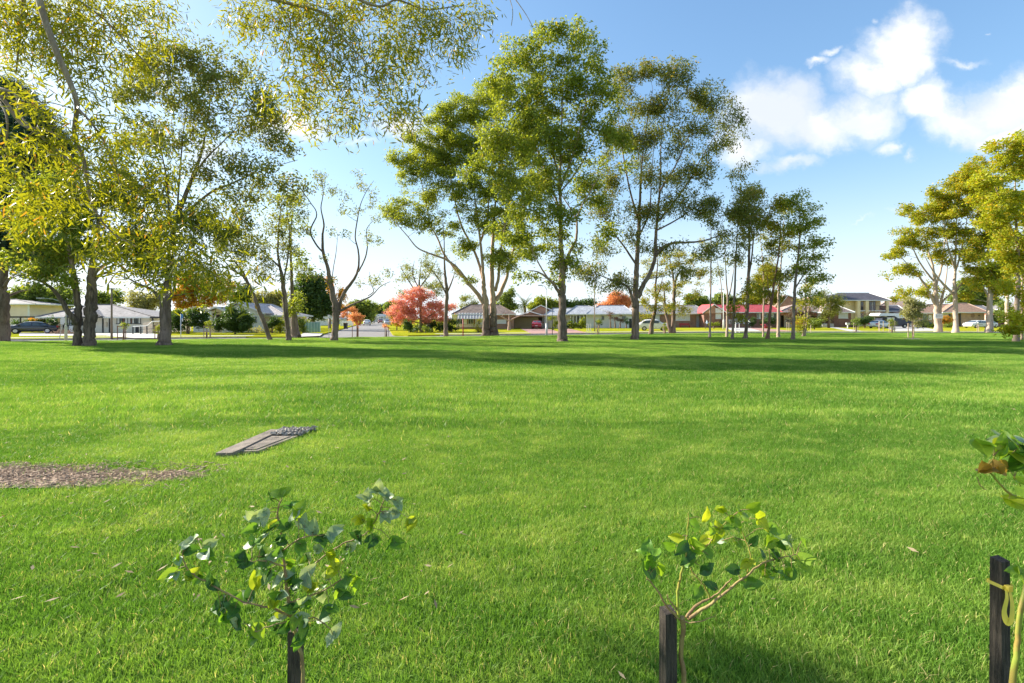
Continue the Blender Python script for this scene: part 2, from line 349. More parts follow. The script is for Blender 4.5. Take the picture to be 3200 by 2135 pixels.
sheet('driveway', pxpoly([(930,1053),(1000,1050),(1010,1042),(950,1040)][::1]), 0.012, conc_m)
sheet('driveway', pxpoly([(1660,1043),(1760,1042),(1712,1027),(1625,1027)]), 0.012, redpave_m)
sheet('driveway', pxpoly([(1775,1041),(1835,1040),(1772,1026),(1740,1026)]), 0.016, redpave_m)
sheet('driveway', pxpoly([(2290,1036),(2380,1036),(2330,1020),(2260,1020)]), 0.012, conc_m)
sheet('driveway', pxpoly([(2385,1036),(2490,1036),(2340,1022),(2325,1022)]), 0.016, redpave_m)
sheet('front_path', pxpoly([(2655,1036),(2700,1036),(2590,1019),(2570,1019)]), 0.012, conc_m)
sheet('driveway', pxpoly([(2800,1036),(2940,1034),(2850,1015),(2740,1015)]), 0.012, conc_m)

# ---- grass: tuft patches scattered over the lawn in front of the camera
def patch_src(coll, k, size, nb, hgt, wid, rg, fine):
    V = []; Fc = []; T = []
    for i in range(nb):
        b = np.array([rg.normal(0, size * .33), rg.normal(0, size * .33), -0.004]); th = rg.uniform(0, 2*math.pi); h = hgt * rg.uniform(.45, 1.15) * (1.35 if rg.uniform() < .04 else 1)
        lean = rg.normal(0, .5, 2) * h; sd_ = np.array([math.cos(th), math.sin(th), 0]) * wid * rg.uniform(.6, 1.2) * .5; tt = rg.uniform(); kk = len(V)
        if fine:
            mid = b + np.array([lean[0] * .35, lean[1] * .35, h * .6]); V += [b - sd_, b + sd_, mid + sd_ * .75, mid - sd_ * .75, b + np.array([lean[0], lean[1], h])]
            Fc += [(kk, kk+1, kk+2, kk+3), (kk+3, kk+2, kk+4)]; T += [tt] * 5
        else:
            V += [b - sd_, b + sd_, b + np.array([lean[0], lean[1], h])]; Fc += [(kk, kk+1, kk+2)]; T += [tt] * 3
    source(coll, f'{coll.name}_{k}', V, Fc, blade_m, T)
gc1 = bpy.data.collections.new('tufts_near'); gc2 = bpy.data.collections.new('tufts_far'); rg = np.random.default_rng(3)
for k in range(6): patch_src(gc1, k, 0.42, 680, 0.052, 0.0042, rg, True)
for k in range(5): patch_src(gc2, k, 1.1, 1300, 0.085, 0.013, rg, False)
SLAB = (-4.02, -3.27, 6.30, 7.86); MULCH = [(-9.5,6.12),(-6.5,6.1),(-5.2,5.98),(-3.75,5.72),(-3.50,5.60),(-3.9,5.46),(-4.6,5.22),(-6.5,5.22),(-9.5,5.25)]
def inpoly(x, y, poly):
    c = np.zeros(len(x), bool); n = len(poly); j = n - 1
    for i in range(n):
        xi, yi = poly[i]; xj, yj = poly[j]
        c ^= ((yi > y) != (yj > y)) & (x < (xj - xi) * (y - yi) / (yj - yi + 1e-12) + xi); j = i
    return c
def lawn_pts(y0, y1, dens, rg, margin):
    c = 1 / math.sqrt(dens); gx, gy_ = np.meshgrid(np.arange(-y1 * 1.15, y1 * 1.15, c), np.arange(y0, y1, c)); x = (gx + rg.uniform(-.42, .42, gx.shape) * c).ravel(); y = (gy_ + rg.uniform(-.42, .42, gx.shape) * c).ravel()
    ok = np.abs(x) < 1.13 * y + .8
    ok &= inpoly(x, y, [tuple(p) for p in offset(EDGE, -margin)] + [(220, -80), (-200, -80)])
    ok &= ~((x > SLAB[0] + .06) & (x < SLAB[1] - .06) & (y > SLAB[2] + .06) & (y < SLAB[3] - .1)) & ~inpoly(x, y, MULCH)
    return x[ok], y[ok]
def grass(name, y0, y1, dens, coll, nv, smin, smax, seed, margin):
    rg = np.random.default_rng(seed); x, y = lawn_pts(y0, y1, dens, rg, margin); n = len(x)
    s = rg.uniform(smin, smax, n)
    o = scatter(name, np.stack([x, y, np.zeros(n)], 1), np.stack([np.zeros(n), np.zeros(n), rg.uniform(0, 6.28, n)], 1), s, rg.integers(0, nv, n), coll)
    o['kind'] = 'stuff'; o['label'] = 'short green mown grass covering the park lawn'; return o
g1 = grass('grass', 1.6, 9.0, 19.0, gc1, 6, .8, 1.2, 11, .1); g1['label'] = 'green mown grass blades nearest the camera'
g2 = grass('grass', 8.6, 60.0, 2.1, gc2, 5, .8, 1.15, 12, .35); g2['label'] = 'green mown grass further off towards the road'

# mulch strip: bare soil under bark chips
soil_m = mat('bare soil', (0.44, 0.32, 0.23), (0.27, 0.185, 0.14), 3.0, 0.95, 0.6, 30)
chip_m = leafmat('bark chips', (0.20, 0.12, 0.07), (0.62, 0.45, 0.31), None, 0.0, 0.9)
sheet('mulch_bed', MULCH[::-1], 0.006, soil_m)
rg = np.random.default_rng(21); V = []; Fc = []; T = []
n = 0
while n < 2600:
    x = rg.uniform(-7.4, -3.5); y = rg.uniform(5.2, 6.12)
    x += rg.normal(0, .09) if rg.uniform() < .3 else 0; y += rg.normal(0, .03) if rg.uniform() < .3 else 0
    if not inpoly(np.array([x]), np.array([y]), MULCH)[0] and rg.uniform() < .75: continue
    if rg.uniform() < 0.55 * (math.sin(x * 3.1) * math.cos(y * 7) > 0.25): continue
    n += 1; L = rg.uniform(.02, .11); th = rg.normal(0.1, 0.8); d = np.array([math.cos(th), math.sin(th), rg.normal(0, .18)]); s_ = np.array([-math.sin(th), math.cos(th), 0]) * rg.uniform(.003, .011)
    c = np.array([x, y, .011 + rg.uniform(0, .014)]); k = len(V)
    V += [c - d*L/2 - s_, c - d*L/2 + s_, c + d*L/2 + s_*.6, c + d*L/2 - s_*.6, c + np.array([0, 0, .012])]; Fc += [(k,k+1,k+4),(k+1,k+2,k+4),(k+2,k+3,k+4),(k+3,k,k+4)]; T += [rg.uniform()] * 5
mm = bpy.data.meshes.new('bark_chips'); mm.from_pydata([tuple(map(float, v)) for v in V], [], Fc); mm.materials.append(chip_m); mm.attributes.new('tint', 'FLOAT', 'POINT').data.foreach_set('value', np.array(T, np.float32))
o = link('bark_chips', mm); o['kind'] = 'stuff'; o['label'] = 'brown bark chips and leaf litter on the bare strip'
twig_m = mat('dry twig', (0.30, 0.24, 0.18), (0.20, 0.15, 0.11), 8)
for i, (a, b) in enumerate([((352, 1486), (412, 1447)), ((420, 1452), (458, 1472)), ((530, 1462), (552, 1476)), ((300, 1478), (350, 1492)), ((60, 1470), (150, 1484))]):
    p0 = np.array([*G(*a), .02]); p1 = np.array([*G(b[0], a[1]), .02]); p1[2] = max(.03, (a[1] - b[1]) / F * p0[1] + .02)
    o = MB().tube([p0, (p0 + p1) / 2 + np.array([0, .03, .02]), p1], [.005, .004, .002], 5).build('fallen_twig', twig_m)
    tag(o, ['thin bare twig sticking up at the middle of the bark strip', 'short twig leaning right from the middle of the bark strip', 'small twig near the right end of the bark strip',
            'twig lying flat just left of the upright one on the bark strip', 'twig lying at the far left of the bark strip'][i], 'twig')

# concrete pit cover in the grass
slab_m = mat('weathered concrete', (0.36, 0.295, 0.235), (0.17, 0.145, 0.12), 5.5, 0.95, 0.7, 60, lo=.3, hi=.7)
pit = thing('concrete_pit', 'low weathered concrete pit with inset lid lying in the lawn', 'pit cover', (-3.65, 7.0, 0))
s = MB().prism([(-.29, -.62), (-.08, -.62), (-.06, -.42), (-.06, .72), (-.24, .74)], -.05, .062); s.build('slab', slab_m, pit)
MB().prism([(-.058, -.44), (.17, -.44), (.34, .42), (.27, .42), (.13, -.38), (-.058, -.38)], -.05, .036).build('rim', slab_m, pit)
MB().prism([(-.045, -.365), (.118, -.365), (.255, .36), (-.045, .36)], -.05, .046).build('lid', slab_m, pit)
dark_m = mat('dark gap', (0.03, 0.028, 0.025), rough=1)
for (x, y) in ((0.02, -.28), (.08, .28)): MB().box(x - .03, x + .03, y - .012, y + .012,   .044, .0475).build('lifting_slot', dark_m, pit)
V = []; s = MB()
for i in range(420):
    t = rg.uniform(); x = rg.uniform(-.10, .34 + .1 * t); y = .42 + .44 * t; c = np.array([x, y, .02 + rg.uniform(0, .05)]); th = rg.uniform(0, 3.14); L = rg.uniform(.015, .05)
    d = np.array([math.cos(th), math.sin(th), rg.normal(0, .3)]) * L; q = np.array([-math.sin(th), math.cos(th), 0]) * L * .35
    s.add([c - d - q, c + d - q, c + d + q, c - d + q, c + np.array([0, 0, L * .6])], [(0, 1, 4), (1, 2, 4), (2, 3, 4), (3, 0, 4)])
o = s.build('rubble', mat('pale rubble', (0.40, 0.36, 0.31), (0.24, 0.21, 0.18), 6), pit); o['kind'] = 'stuff'

# scattered fallen leaves and scraps on the lawn
rg = np.random.default_rng(55); V = []; Fc = []; T = []
for i in range(420):
    y = math.sqrt(rg.uniform(2.4**2, 26**2)); x = rg.uniform(-1.1, 1.1) * y
    if rg.uniform() < .45: y = rg.uniform(3, 9); x = rg.uniform(-1.1, -.1) * y
    th = rg.uniform(0, 6.28); L = rg.uniform(.03, .085); d = np.array([math.cos(th), math.sin(th), rg.normal(0, .25)]); q = np.array([-math.sin(th), math.cos(th), rg.normal(0, .3)]) * L * .14; c = np.array([x, y, .045 + rg.uniform(0, .02)]); k = len(V)
    V += [c - d*L/2, c - q, c + d*L/2, c + q]; Fc.append((k, k+1, k+2, k+3)); T += [rg.uniform()] * 4
me = bpy.data.meshes.new('fallen_leaves'); me.from_pydata([tuple(map(float, v)) for v in V], [], Fc); me.materials.append(leafmat('dead leaves', (0.16, 0.09, 0.05), (0.50, 0.40, 0.24), None, .1, .8)); me.attributes.new('tint', 'FLOAT', 'POINT').data.foreach_set('value', np.array(T, np.float32))
o = link('fallen_leaves', me); o['kind'] = 'stuff'; o['label'] = 'dry fallen leaves scattered over the lawn'

# ------------------------------------------------------------------ houses
glass_m = mat('window glass', (0.05, 0.07, 0.09), (0.10, 0.13, 0.15), 1.2, 0.08, spec=0.8)
curtain_m = mat('white curtain', (0.72, 0.74, 0.74), (0.58, 0.60, 0.62), 3, 0.35, spec=0.6, stretch=(6, 1, .3))
white_m = mat('white paint', (0.78, 0.78, 0.76), (0.70, 0.70, 0.68), 2, 0.6)
cream_m = mat('cream wall', (0.80, 0.68, 0.55), (0.72, 0.61, 0.50), 0.8, 0.9)
render_m = mat('pale rendered wall', (0.82, 0.77, 0.70), (0.75, 0.69, 0.62), 0.7, 0.9)
whitewall_m = mat('white wall', (0.83, 0.82, 0.80), (0.78, 0.77, 0.75), 0.9, 0.9)
yellow_m = mat('yellow rendered wall', (0.82, 0.68, 0.38), (0.76, 0.62, 0.34), 0.8, 0.9)
black_m = mat('dark trim', (0.035, 0.035, 0.04), (0.05, 0.05, 0.055), 5, 0.5)
shadow_m = mat('dark opening', (0.06, 0.055, 0.05), (0.04, 0.035, 0.03), 3, 0.9)  # shade of deep openings, put into the colour of flat panels
brick_red = brickmat('dark red brick', (0.34, 0.14, 0.095), (0.25, 0.105, 0.075))
brick_brown = brickmat('brown brick', (0.42, 0.23, 0.145), (0.32, 0.17, 0.11))
brick_tan = brickmat('tan brick', (0.66, 0.42, 0.26), (0.54, 0.34, 0.21))
brick_salmon = brickmat('salmon brick', (0.62, 0.33, 0.21), (0.52, 0.27, 0.17))
roof_grey = roofmat('grey tiles', (0.36, 0.33, 0.33), (0.24, 0.22, 0.225)); roof_pale = roofmat('pale grey tiles', (0.56, 0.57, 0.60), (0.44, 0.45, 0.48))
roof_brown = roofmat('brown tiles', (0.30, 0.22, 0.18), (0.19, 0.14, 0.12)); roof_mix = roofmat('mottled brown tiles', (0.52, 0.40, 0.34), (0.26, 0.18, 0.15))
roof_red = roofmat('red painted tiles', (0.62, 0.10, 0.11), (0.50, 0.075, 0.085)); roof_slate = roofmat('charcoal tiles', (0.13, 0.12, 0.145), (0.09, 0.085, 0.10))
roof_tan = roofmat('tan tiles', (0.52, 0.31, 0.20), (0.42, 0.25, 0.17)); roof_dusty = roofmat('dusty grey tiles', (0.38, 0.38, 0.37), (0.28, 0.28, 0.28))
roof_pinkgrey = roofmat('pinkish pale tiles', (0.62, 0.55, 0.53), (0.50, 0.44, 0.43)); roof_pink = roofmat('faded pink tiles', (0.62, 0.44, 0.37), (0.50, 0.36, 0.30))

class House:
    def __init__(s, name, label, cat, px0, Y, group='houses across the road'):
        s.Y = Y; s.px0 = px0; s.k = Y / F; s.root = thing(name, label, cat, ((px0 - 1600) * s.k, Y, 0), 0, group)
    def x(s, px, d=0.0): return (px - 1600) / F * (s.Y + d) - (s.px0 - 1600) * s.k
    def z(s, py, d=0.0): return H - (py - HY) / F * (s.Y + d)
    def wall(s, a, b, top, d0=0.0, d1=7.0, m=None, name='wall', bot=None):
        return MB().box(s.x(a, d0), s.x(b, d0), d0, d1, 0.0 if bot is None else s.z(bot, d0), s.z(top, d0)).build(name, m, s.root)
    def block(s, name, a, b, t, bo, d0, d1, m):
        return MB().box(s.x(a, d0), s.x(b, d0), d0, d1, s.z(bo, d0) if bo else 0.0, s.z(t, d0)).build(name, m, s.root)
    def window(s, a, t, b, bo, d=0.0, panes=2, fm=None, gm=None, mats=None, fw=.06):
        fm = fm or white_m; x0, x1, z0, z1 = s.x(a, d), s.x(b, d), s.z(bo, d), s.z(t, d); q = MB(); yf = d - .06
        q.box(x0-fw, x1+fw, yf, d-.004, z1, z1+fw); q.box(x0-fw, x0, yf, d-.004, z0, z1); q.box(x1, x1+fw, yf, d-.004, z0, z1)
        w_ = (x1 - x0) / panes
        for i in range(1, panes): q.box(x0+i*w_-fw*.4, x0+i*w_+fw*.4, yf, d-.004, z0, z1)
        wd = q.build('window', fm, s.root)
        MB().box(x0-fw-.04, x1+fw+.04, yf-.05, d-.004, z0-.07, z0-.002).build('sill', fm, wd)
        for i in range(panes):
            mm_ = (mats[i] if mats else (gm or glass_m)); MB().box(x0+i*w_+(.4*fw if i else 0)+.003, x0+(i+1)*w_-(.4*fw if i < panes-1 else 0)-.003, d-.03, d-.01, z0+.003, z1-.003).build('pane', mm_, wd)
        return wd
    def door(s, a, t, b, d=0.0, m=None, name='door', ribs=0, handle=True):
        x0, x1, z1 = s.x(a, d), s.x(b, d), s.z(t, d); q = MB().box(x0, x1, d-.05, d-.004, 0.02, z1)
        for i in range(ribs): zz = 0.02 + (z1-.02)*(i+.5)/ribs; q.box(x0+.04, x1-.04, d-.062, d-.051, zz-.02, zz+.02)
        dr = q.build(name, m or white_m, s.root)
        if handle: MB().box(x0+.10, x0+.16, d-.10, d-.052, .98, 1.04).build('handle', black_m, dr)
        return dr
    def hip(s, a, b, eave, ra, rb, ridge, d0=-.5, d1=8.0, m=None, fm=None, lift=0.0, rd=None, capm=None, th=.18):
        xm0, xm1, ze = s.x(a, d0), s.x(b, d0), s.z(eave, d0); rd = (d0 + d1) / 2 if rd is None else rd
        zr = s.z(ridge, rd); xa, xb = s.x(ra, rd), s.x(rb, rd)
        vs = [(xm0,d0,ze),(xm1,d0,ze),(xm1,d1,ze),(xm0,d1,ze),(xa,rd,zr),(xb,rd,zr)]
        fs = [(0,1,5,4),(1,2,5),(2,3,4,5),(3,0,4),(3,2,1,0)]
        r = MB().add(vs, fs).build('roof', m, s.root)
        q = MB().box(xm0-.04, xm1+.04, d0-.1, d0-.004, ze-th+.03, ze+.03); q.box(xm0-.04, xm0, d0, d1, ze-th+.03, ze+.025); q.box(xm1, xm1+.04, d0, d1, ze-th+.03, ze+.025)
        q.build('gutter', fm or white_m, r)
        MB().box(xm0+.003, xm1-.003, d0+.003, d1, ze-.09, ze-.004).build('soffit', white_m, r)
        q = MB()
        for p0, p1 in ((vs[4], vs[5]), (vs[0], vs[4]), (vs[1], vs[5])):
            if np.linalg.norm(np.array(p0) - np.array(p1)) > .3: q.tube([np.array(p0)+(0,0,.03), np.array(p1)+(0,0,.03)], .09, 6)
        q.build('ridge_cap', capm or m, r)
        return r
    def gable(s, a, b, eave, apx, ridge, d0=-.4, d1=6.0, m=None, wm=None, fm=None, th=.16):
        x0, x1, ze, xr, zr = s.x(a, d0), s.x(b, d0), s.z(eave, d0), s.x(apx, d0), s.z(ridge, d0)
        top = [(x0, ze), (xr, zr), (x1, ze)]; lo = [(x1, ze - th), (xr, zr - th), (x0, ze - th)]
        r = MB().prismy(top + lo, d0, d1).build('roof', m, s.root)
        MB().prismy([(x, z+.02) for x, z in top] + [(x, z-.02) for x, z in lo], d0-.05, d0-.004).build('barge_board', fm or white_m, r)
        if wm is not None: MB().prismy([(x0+.4, ze-th), (xr, zr-th-.1), (x1-.4, ze-th)], d0+.35, d1-.3).build('gable_wall', wm, s.root)
        return r
    def post(s, px, t, d=0.0, w=.1, m=None, name='post', bot=0.0):
        xx = s.x(px, d); return MB().box(xx-w/2, xx+w/2, d-w/2, d+w/2, bot, s.z(t, d)).build(name, m or white_m, s.root)

G2 = 'houses across the road'
# far left two storey house
h = House('two_storey_house', 'cream two storey house glimpsed beyond the carport at far left', 'house', -60, 84)
h.wall(-60, 92, 951, 0, 8, cream_m); h.hip(-75, 110, 950, -10, 50, 936, -.5, 8.5, roof_grey)
h.block('corner_board', 86, 92.5, 951, None, -.03, -.004, white_m)
h.block('corner_board', 24, 29, 951, None, -.03, -.004, white_m)
h.window(40, 1003, 60, 1022, 0, 2)
# the long pale house with a carport each side
h = House('pale_bungalow', 'long pale bungalow with grey tiled hip roof and dark trim', 'house', 150, 61.8)
h.wall(150, 196, 992, 1.6, 9, cream_m); h.wall(196, 468, 992, 0, 8, render_m)
h.hip(112, 482, 991, 292, 352, 953, -.7, 9.5, roof_grey, None, rd=5.0)
h.hip(205, 318, 990, 258, 262, 956.5, -.95, 3.0, roof_grey, black_m, rd=2.2)
h.window(212, 993, 232, 1016, 0, 3, black_m, mats=[curtain_m, curtain_m, glass_m], fw=.09)
h.window(238, 993, 258, 1016, 0, 2, black_m, mats=[curtain_m, glass_m], fw=.08)
h.window(367, 994, 383, 1011, 0, 2, black_m, mats=[curtain_m, glass_m], fw=.07)
h.window(391, 994, 408, 1011, 0, 2, black_m, mats=[curtain_m, curtain_m], fw=.07)
h.window(414, 994, 439, 1011, 0, 4, black_m, mats=[curtain_m, glass_m, glass_m, curtain_m], fw=.07)
for (a, b) in ((384.5, 389.5), (409.5, 413)): h.block('red_brick_pier', a, b, 993.5, 1011.5, -.03, -.004, brick_red)
for p in (320, 341): h.block('downpipe', p-1.2, p+1.2, 992, None, -.12, -.004, black_m)
h.block('meter_box', 325.5, 333, 1007, 1021, -.16, -.004, cream_m); h.block('low_wall', 216, 226, 1018, None, -1.3, -1.0, whitewall_m); h.block('vent_pipe', 418.6, 419.6, 974, 990, 1.6, 1.66, black_m)
h.door(165, 994, 172, 1.6, black_m); h.window(174, 995, 178, 1016, 1.6, 1, black_m)
h.door(424, 1021, 434, 0, black_m, 'hatch_door', handle=False)
cp = House('carport', 'flat white carport over the black car left of the pale bungalow', 'carport', 8, 62.6, 'flat roofed carports')
cp.block('roof', 8, 158, 989, 993, 0, 5, white_m); cp.block('fascia', 8, 158, 988.5, 993.5, -.06, -.004, black_m)
for p, d in ((64, .3), (148, .3), (20, 4.6), (140, 4.6)): cp.post(p, 993.3, d, .12, black_m)
cp = House('carport', 'flat carport beside the ramp, right of the pale bungalow', 'carport', 470, 60.5, 'flat roofed carports')
cp.block('roof', 470, 512, 989.5, 993, 0, 5, white_m); cp.block('fascia', 468, 512, 989.5, 994.5, -.06, -.004, black_m)
for p, d in ((477, .2), (508, .2), (493, 4.6)): cp.post(p, 993.3, d, .14, black_m if d < 1 else white_m)
# ramp railing and timber screen in front of the bungalow
rl = House('ramp_railing', 'dark metal ramp railing in front of the pale bungalow', 'railing', 415, 56.5, None)
for p in (415.5, 440, 459): rl.post(p, {415.5: 1021, 440: 1020, 459: 1018}[p], 0, .09, black_m)
q = MB(); q.tube([(rl.x(415), 0, rl.z(1021)), (rl.x(460), 0, rl.z(1018.5)), (rl.x(476), 0, rl.z(1005)), (rl.x(505), 0, rl.z(1004))], .055, 6); q.build('handrail', white_m, rl.root)
q = MB(); q.tube([(rl.x(415), .9, rl.z(1030)), (rl.x(460), .9, rl.z(1028))], .03, 6); q.build('mid_rail', black_m, rl.root)
sc_ = House('slat_screen', 'pale timber slat screen at the end of the ramp', 'screen', 445, 58.5, None)
for i in range(9): sc_.block('slat', 447 + i*3.4, 449.3 + i*3.4, 1006 + (i < 3) * 2, None, 0, .04, cream_m)
sc_.block('rail', 446, 476, 1010, 1011.3, .041, .08, cream_m)
# second house behind hedges
h = House('gabled_house', 'cream house with pinkish gabled roof behind round bushes', 'house', 596, 64)
h.wall(604, 812, 977, 0, 8, whitewall_m); h.wall(812, 885, 988, 1.5, 9, cream_m)
h.gable(640, 704, 971, 673, 958.5, -2.2, 3, roof_pinkgrey, cream_m, white_m)
h.hip(590, 660, 969, 612, 640, 960, -.4, 7, roof_pinkgrey)
h.gable(655, 828, 979, 740, 944, -.5, 9, roof_pinkgrey, whitewall_m, white_m)
h.hip(775, 892, 986, 805, 845, 957, 1.0, 10, roof_pinkgrey, white_m)
for p in (659, 700): h.post(p, 972, -2.0, .28, white_m, 'column')
h.wall(664, 700, 978, -.05, -.004, shadow_m, 'porch_shade'); h.door(668, 985, 676, -.06, white_m)  # porch shade painted as a dark sheet on the wall
h.window(792, 990, 803, 1006, 0, 2); h.wall(658, 704, 1019, -2.1, -1.9, cream_m, 'porch_wall'); h.window(846, 992, 858, 1006, 1.5, 2)
# teal metal fence on the corner
fc = House('metal_fence', 'pale teal corrugated metal fence at the street corner', 'fence', 946, 61, None)
teal_m = mat('teal sheet metal', (0.30, 0.46, 0.46), (0.24, 0.38, 0.38), 2, 0.5); post_t = mat('pale teal post', (0.55, 0.66, 0.65), rough=.5)
for i in range(6):
    a = 946 + i * 9; d = i * .75
    fc.block('panel', a + .6, a + 8.4, 1007.5, None, d + .02, d + .05, teal_m)
    q = MB(); [q.box(fc.x(a + 1.2 + j*1.9, d), fc.x(a + 2.0 + j*1.9, d), d - .02, d + .019, .05, fc.z(1008.5, d)) for j in range(4)]; q.build('rib', teal_m, fc.root)
    fc.post(a, 1006.5, d, .10, post_t)
fc.post(1000, 1006.5, 4.5, .12, post_t)
fc.block('capping', 946, 1000, 1006.3, 1007.6, -.02, .015, post_t)
# white far-off buildings down the side street
h = House('far_white_building', 'low white building at the far end of the side street', 'building', 1158, 260, None)
h.wall(1150, 1212, 996, 0, 12, whitewall_m); h.block('roof', 1146, 1216, 981.5, 996.5, -.8, 13, mat('pale metal roof', (.62, .64, .70), rough=.5)); h.window(1176, 1000, 1190, 1006, 0, 4); h.block('verandah_slab', 1172, 1200, 988, 990, -2.5, -.9, white_m)
for p in (1176, 1188, 1199): h.post(p, 990, -2.3, .3)
h = House('far_cottage', 'small white cottage behind the orange street sapling', 'house', 1000, 150, None)
h.wall(1008, 1060, 998, 0, 9, whitewall_m); h.hip(1004, 1064, 998, 1018, 1046, 985, -.5, 9.5, roof_dusty); h.window(1016, 1002, 1026, 1009, 0, 2); h.window(1040, 1002, 1050, 1009, 0, 2); h.door(1030, 1001, 1035, 0, brick_red)
h = House('far_cottage', 'white garage like cottage far left of the side street behind the teal fence', 'house', 945, 120, None)
h.wall(942, 985, 996, 0, 9, whitewall_m); h.hip(938, 990, 996, 950, 975, 984, -.5, 9.5, roof_dusty); h.window(950, 1000, 960, 1008, 0, 2); h.door(970, 1000, 975, 0, black_m)
fw = House('white_fence', 'low white fence along the left side of the side street', 'fence', 1064, 118, None)
for i in range(8): fw.block('panel', 1064 + i*5.2, 1068.6 + i*5.2, 1003, None, i*.5, i*.5 + .05, white_m); fw.post(1064 + i*5.2, 1002, i*.5, .16)
# brown tiled house with awning
h = House('brick_house', 'brick house with brown tiled roof and grey awning behind the big gum', 'house', 1418, 84)
h.wall(1424, 1606, 984, 0, 8, brick_brown)
h.hip(1411, 1612, 982, 1468, 1560, 953, -.6, 9, roof_brown, None)
h.block('gable_front', 1412, 1512, 979, 997, -.10, -.004, white_m)
q = MB(); zt, zb = h.z(978, -.2), h.z(996.5, -1.7); x0, x1 = h.x(1430, -.9), h.x(1512, -.9)
q.add([(x0, -.2, zt), (x1, -.2, zt), (x1, -1.7, zb), (x0, -1.7, zb), (x0, -.2, zt-.06), (x1, -.2, zt-.06), (x1, -1.7, zb-.06), (x0, -1.7, zb-.06)], [(0,3,2,1),(4,5,6,7),(0,1,5,4),(1,2,6,5),(2,3,7,6),(3,0,4,7)])
q.build('awning', roofmat('grey corrugated awning', (.52, .50, .50), (.42, .40, .40), 4), h.root)
for i in range(9): xa = x0 + (x1 - x0) * (i + .5) / 9; MB().tube([(xa, -.2, zt+.01), (xa, -1.7, zb+.01)], .035, 5).build('awning_rib', white_m, h.root)
h.window(1428, 998, 1458, 1012, -.02, 3, mats=[glass_m, glass_m, curtain_m]); h.window(1464, 998, 1478, 1012, -.02, 2); h.window(1486, 998, 1510, 1014, -.02, 3, mats=[curtain_m, glass_m, curtain_m])
h.block('wall_panel', 1425, 1512, 1014, 1023, -.05, -.006, cream_m)
h.window(1553, 1000, 1581, 1011, 0, 3, gm=curtain_m)
h = House('double_garage', 'wide cream garage under a flat carport sheltering the red car', 'garage', 1600, 91)
h.wall(1605, 1708, 989, 0, 7, brick_red); h.door(1607, 992, 1682, 0, mat('cream garage door', (.66, .58, .40), (.6, .52, .36), 1), 'garage_door', 5)
h.wall(1684, 1707, 993, -.03, -.004, shadow_m, 'bay_shade'); h.block('carport_roof', 1590, 1712, 985, 988.5, -6.0, 6, mat('tan fascia', (.62, .47, .36), rough=.7))  # shade within the bay is a thin dark sheet before the bricks
for p in (1703, 1697): h.post(p, 988.5, -5.6 if p == 1703 else -1, .14)
h.gable(1622, 1700, 985, 1655, 972, .5, 8, roof_tan, brick_salmon, white_m)
h.gable(1630, 1760, 984, 1690, 953, 3.5, 12, roof_pale, brick_salmon, white_m)
# white house
h = House('white_house', 'white house with pale grey hip roof and columned porch', 'house', 1705, 92)
h.wall(1706, 1782, 984, 0, 8, cream_m); h.wall(1834, 1976, 984, -.6, 8, whitewall_m); h.wall(1782, 1834, 984, 2.2, 8, whitewall_m)
h.hip(1766, 1922, 982, 1802, 1838, 956, -1.4, 9, roof_pale, None); h.hip(1832, 1985, 981, 1872, 1950, 955.5, -1.2, 9.5, roof_pale, None, rd=4.8); h.hip(1700, 1800, 985, 1730, 1790, 964, -.5, 8, roof_pale)
for p in (1783, 1791, 1801, 1812, 1824, 1833): h.post(p, 984, -1.2, .13)
h.window(1798, 988, 1812, 1006, 2.2, 2); h.door(1817, 990, 1824, 2.2, black_m); h.window(1944, 987, 1955, 1002, -.6, 2); h.window(1880, 988, 1888, 1000, -.6, 1)
h.door(1714, 992, 1750, 0, cream_m, 'garage_door', 5)
h.block('eave_shadow_board', 1835, 1975, 983.5, 985.5, -.66, -.604, white_m)  # plain white trim board below the eave
h.door(1966, 996, 1974, -.6, black_m, 'side_gate')
# brick house with grey roof and grey garage door
h = House('grey_roofed_house', 'brick house with grey hip roof and grey roller door', 'house', 1985, 97)
h.wall(1988, 2216, 981, 0, 8, brick_brown); h.hip(1960, 2222, 980, 1990, 2172, 954.5, -.8, 9.5, roof_dusty, None)
h.window(2040, 984, 2060, 1001, 0, 2, gm=curtain_m); h.window(2112, 983, 2155, 1002, 0, 3, gm=curtain_m); h.window(2003, 984, 2012, 1000, 0, 1)
h.door(2176, 985, 2212, 0, mat('grey roller door', (.36, .37, .42), (.3, .31, .36), 2, .5), 'garage_door', 8)
h.block('white_panel', 2020, 2062, 1003, 1006, -.04, -.004, white_m); h.door(2080, 986, 2088, 0, shadow_m)
# red roofed house with verandah
h = House('red_roofed_house', 'dark brick house with bright red roof and white gable', 'house', 2195, 96)
h.wall(2200, 2262, 977, -1.5, 6, brick_red); h.wall(2262, 2440, 977, 0, 8, brick_red)
h.hip(2190, 2446, 976, 2225, 2405, 953, -.7, 9, roof_red, None)
h.gable(2196, 2272, 977, 2232, 950, -2.2, 4, roof_red, brick_salmon, white_m)
h.block('gable_panel', 2236, 2262, 963, 978, -1.96, -1.9, white_m); h.window(2237, 981, 2252, 996, -1.5, 2, gm=curtain_m)
h.window(2366, 980, 2376, 996, 0, 2, mats=[glass_m, curtain_m]); h.window(2389, 980, 2402, 996, 0, 2); h.window(2411, 980, 2425, 996, 0, 2, mats=[curtain_m, glass_m]); h.window(2290, 981, 2306, 997, 0, 2)
h.wall(2256, 2345, 1013, -1.9, 0, brick_red, 'verandah_base'); h.door(2322, 983, 2330, 0, white_m)
for p in range(2258, 2346, 11): h.post(p, 1000, -1.85, .08)
for p in range(2262, 2344, 3): h.post(p, 1001, -1.84, .03, white_m, 'baluster', bot=h.z(1013, -1.9))
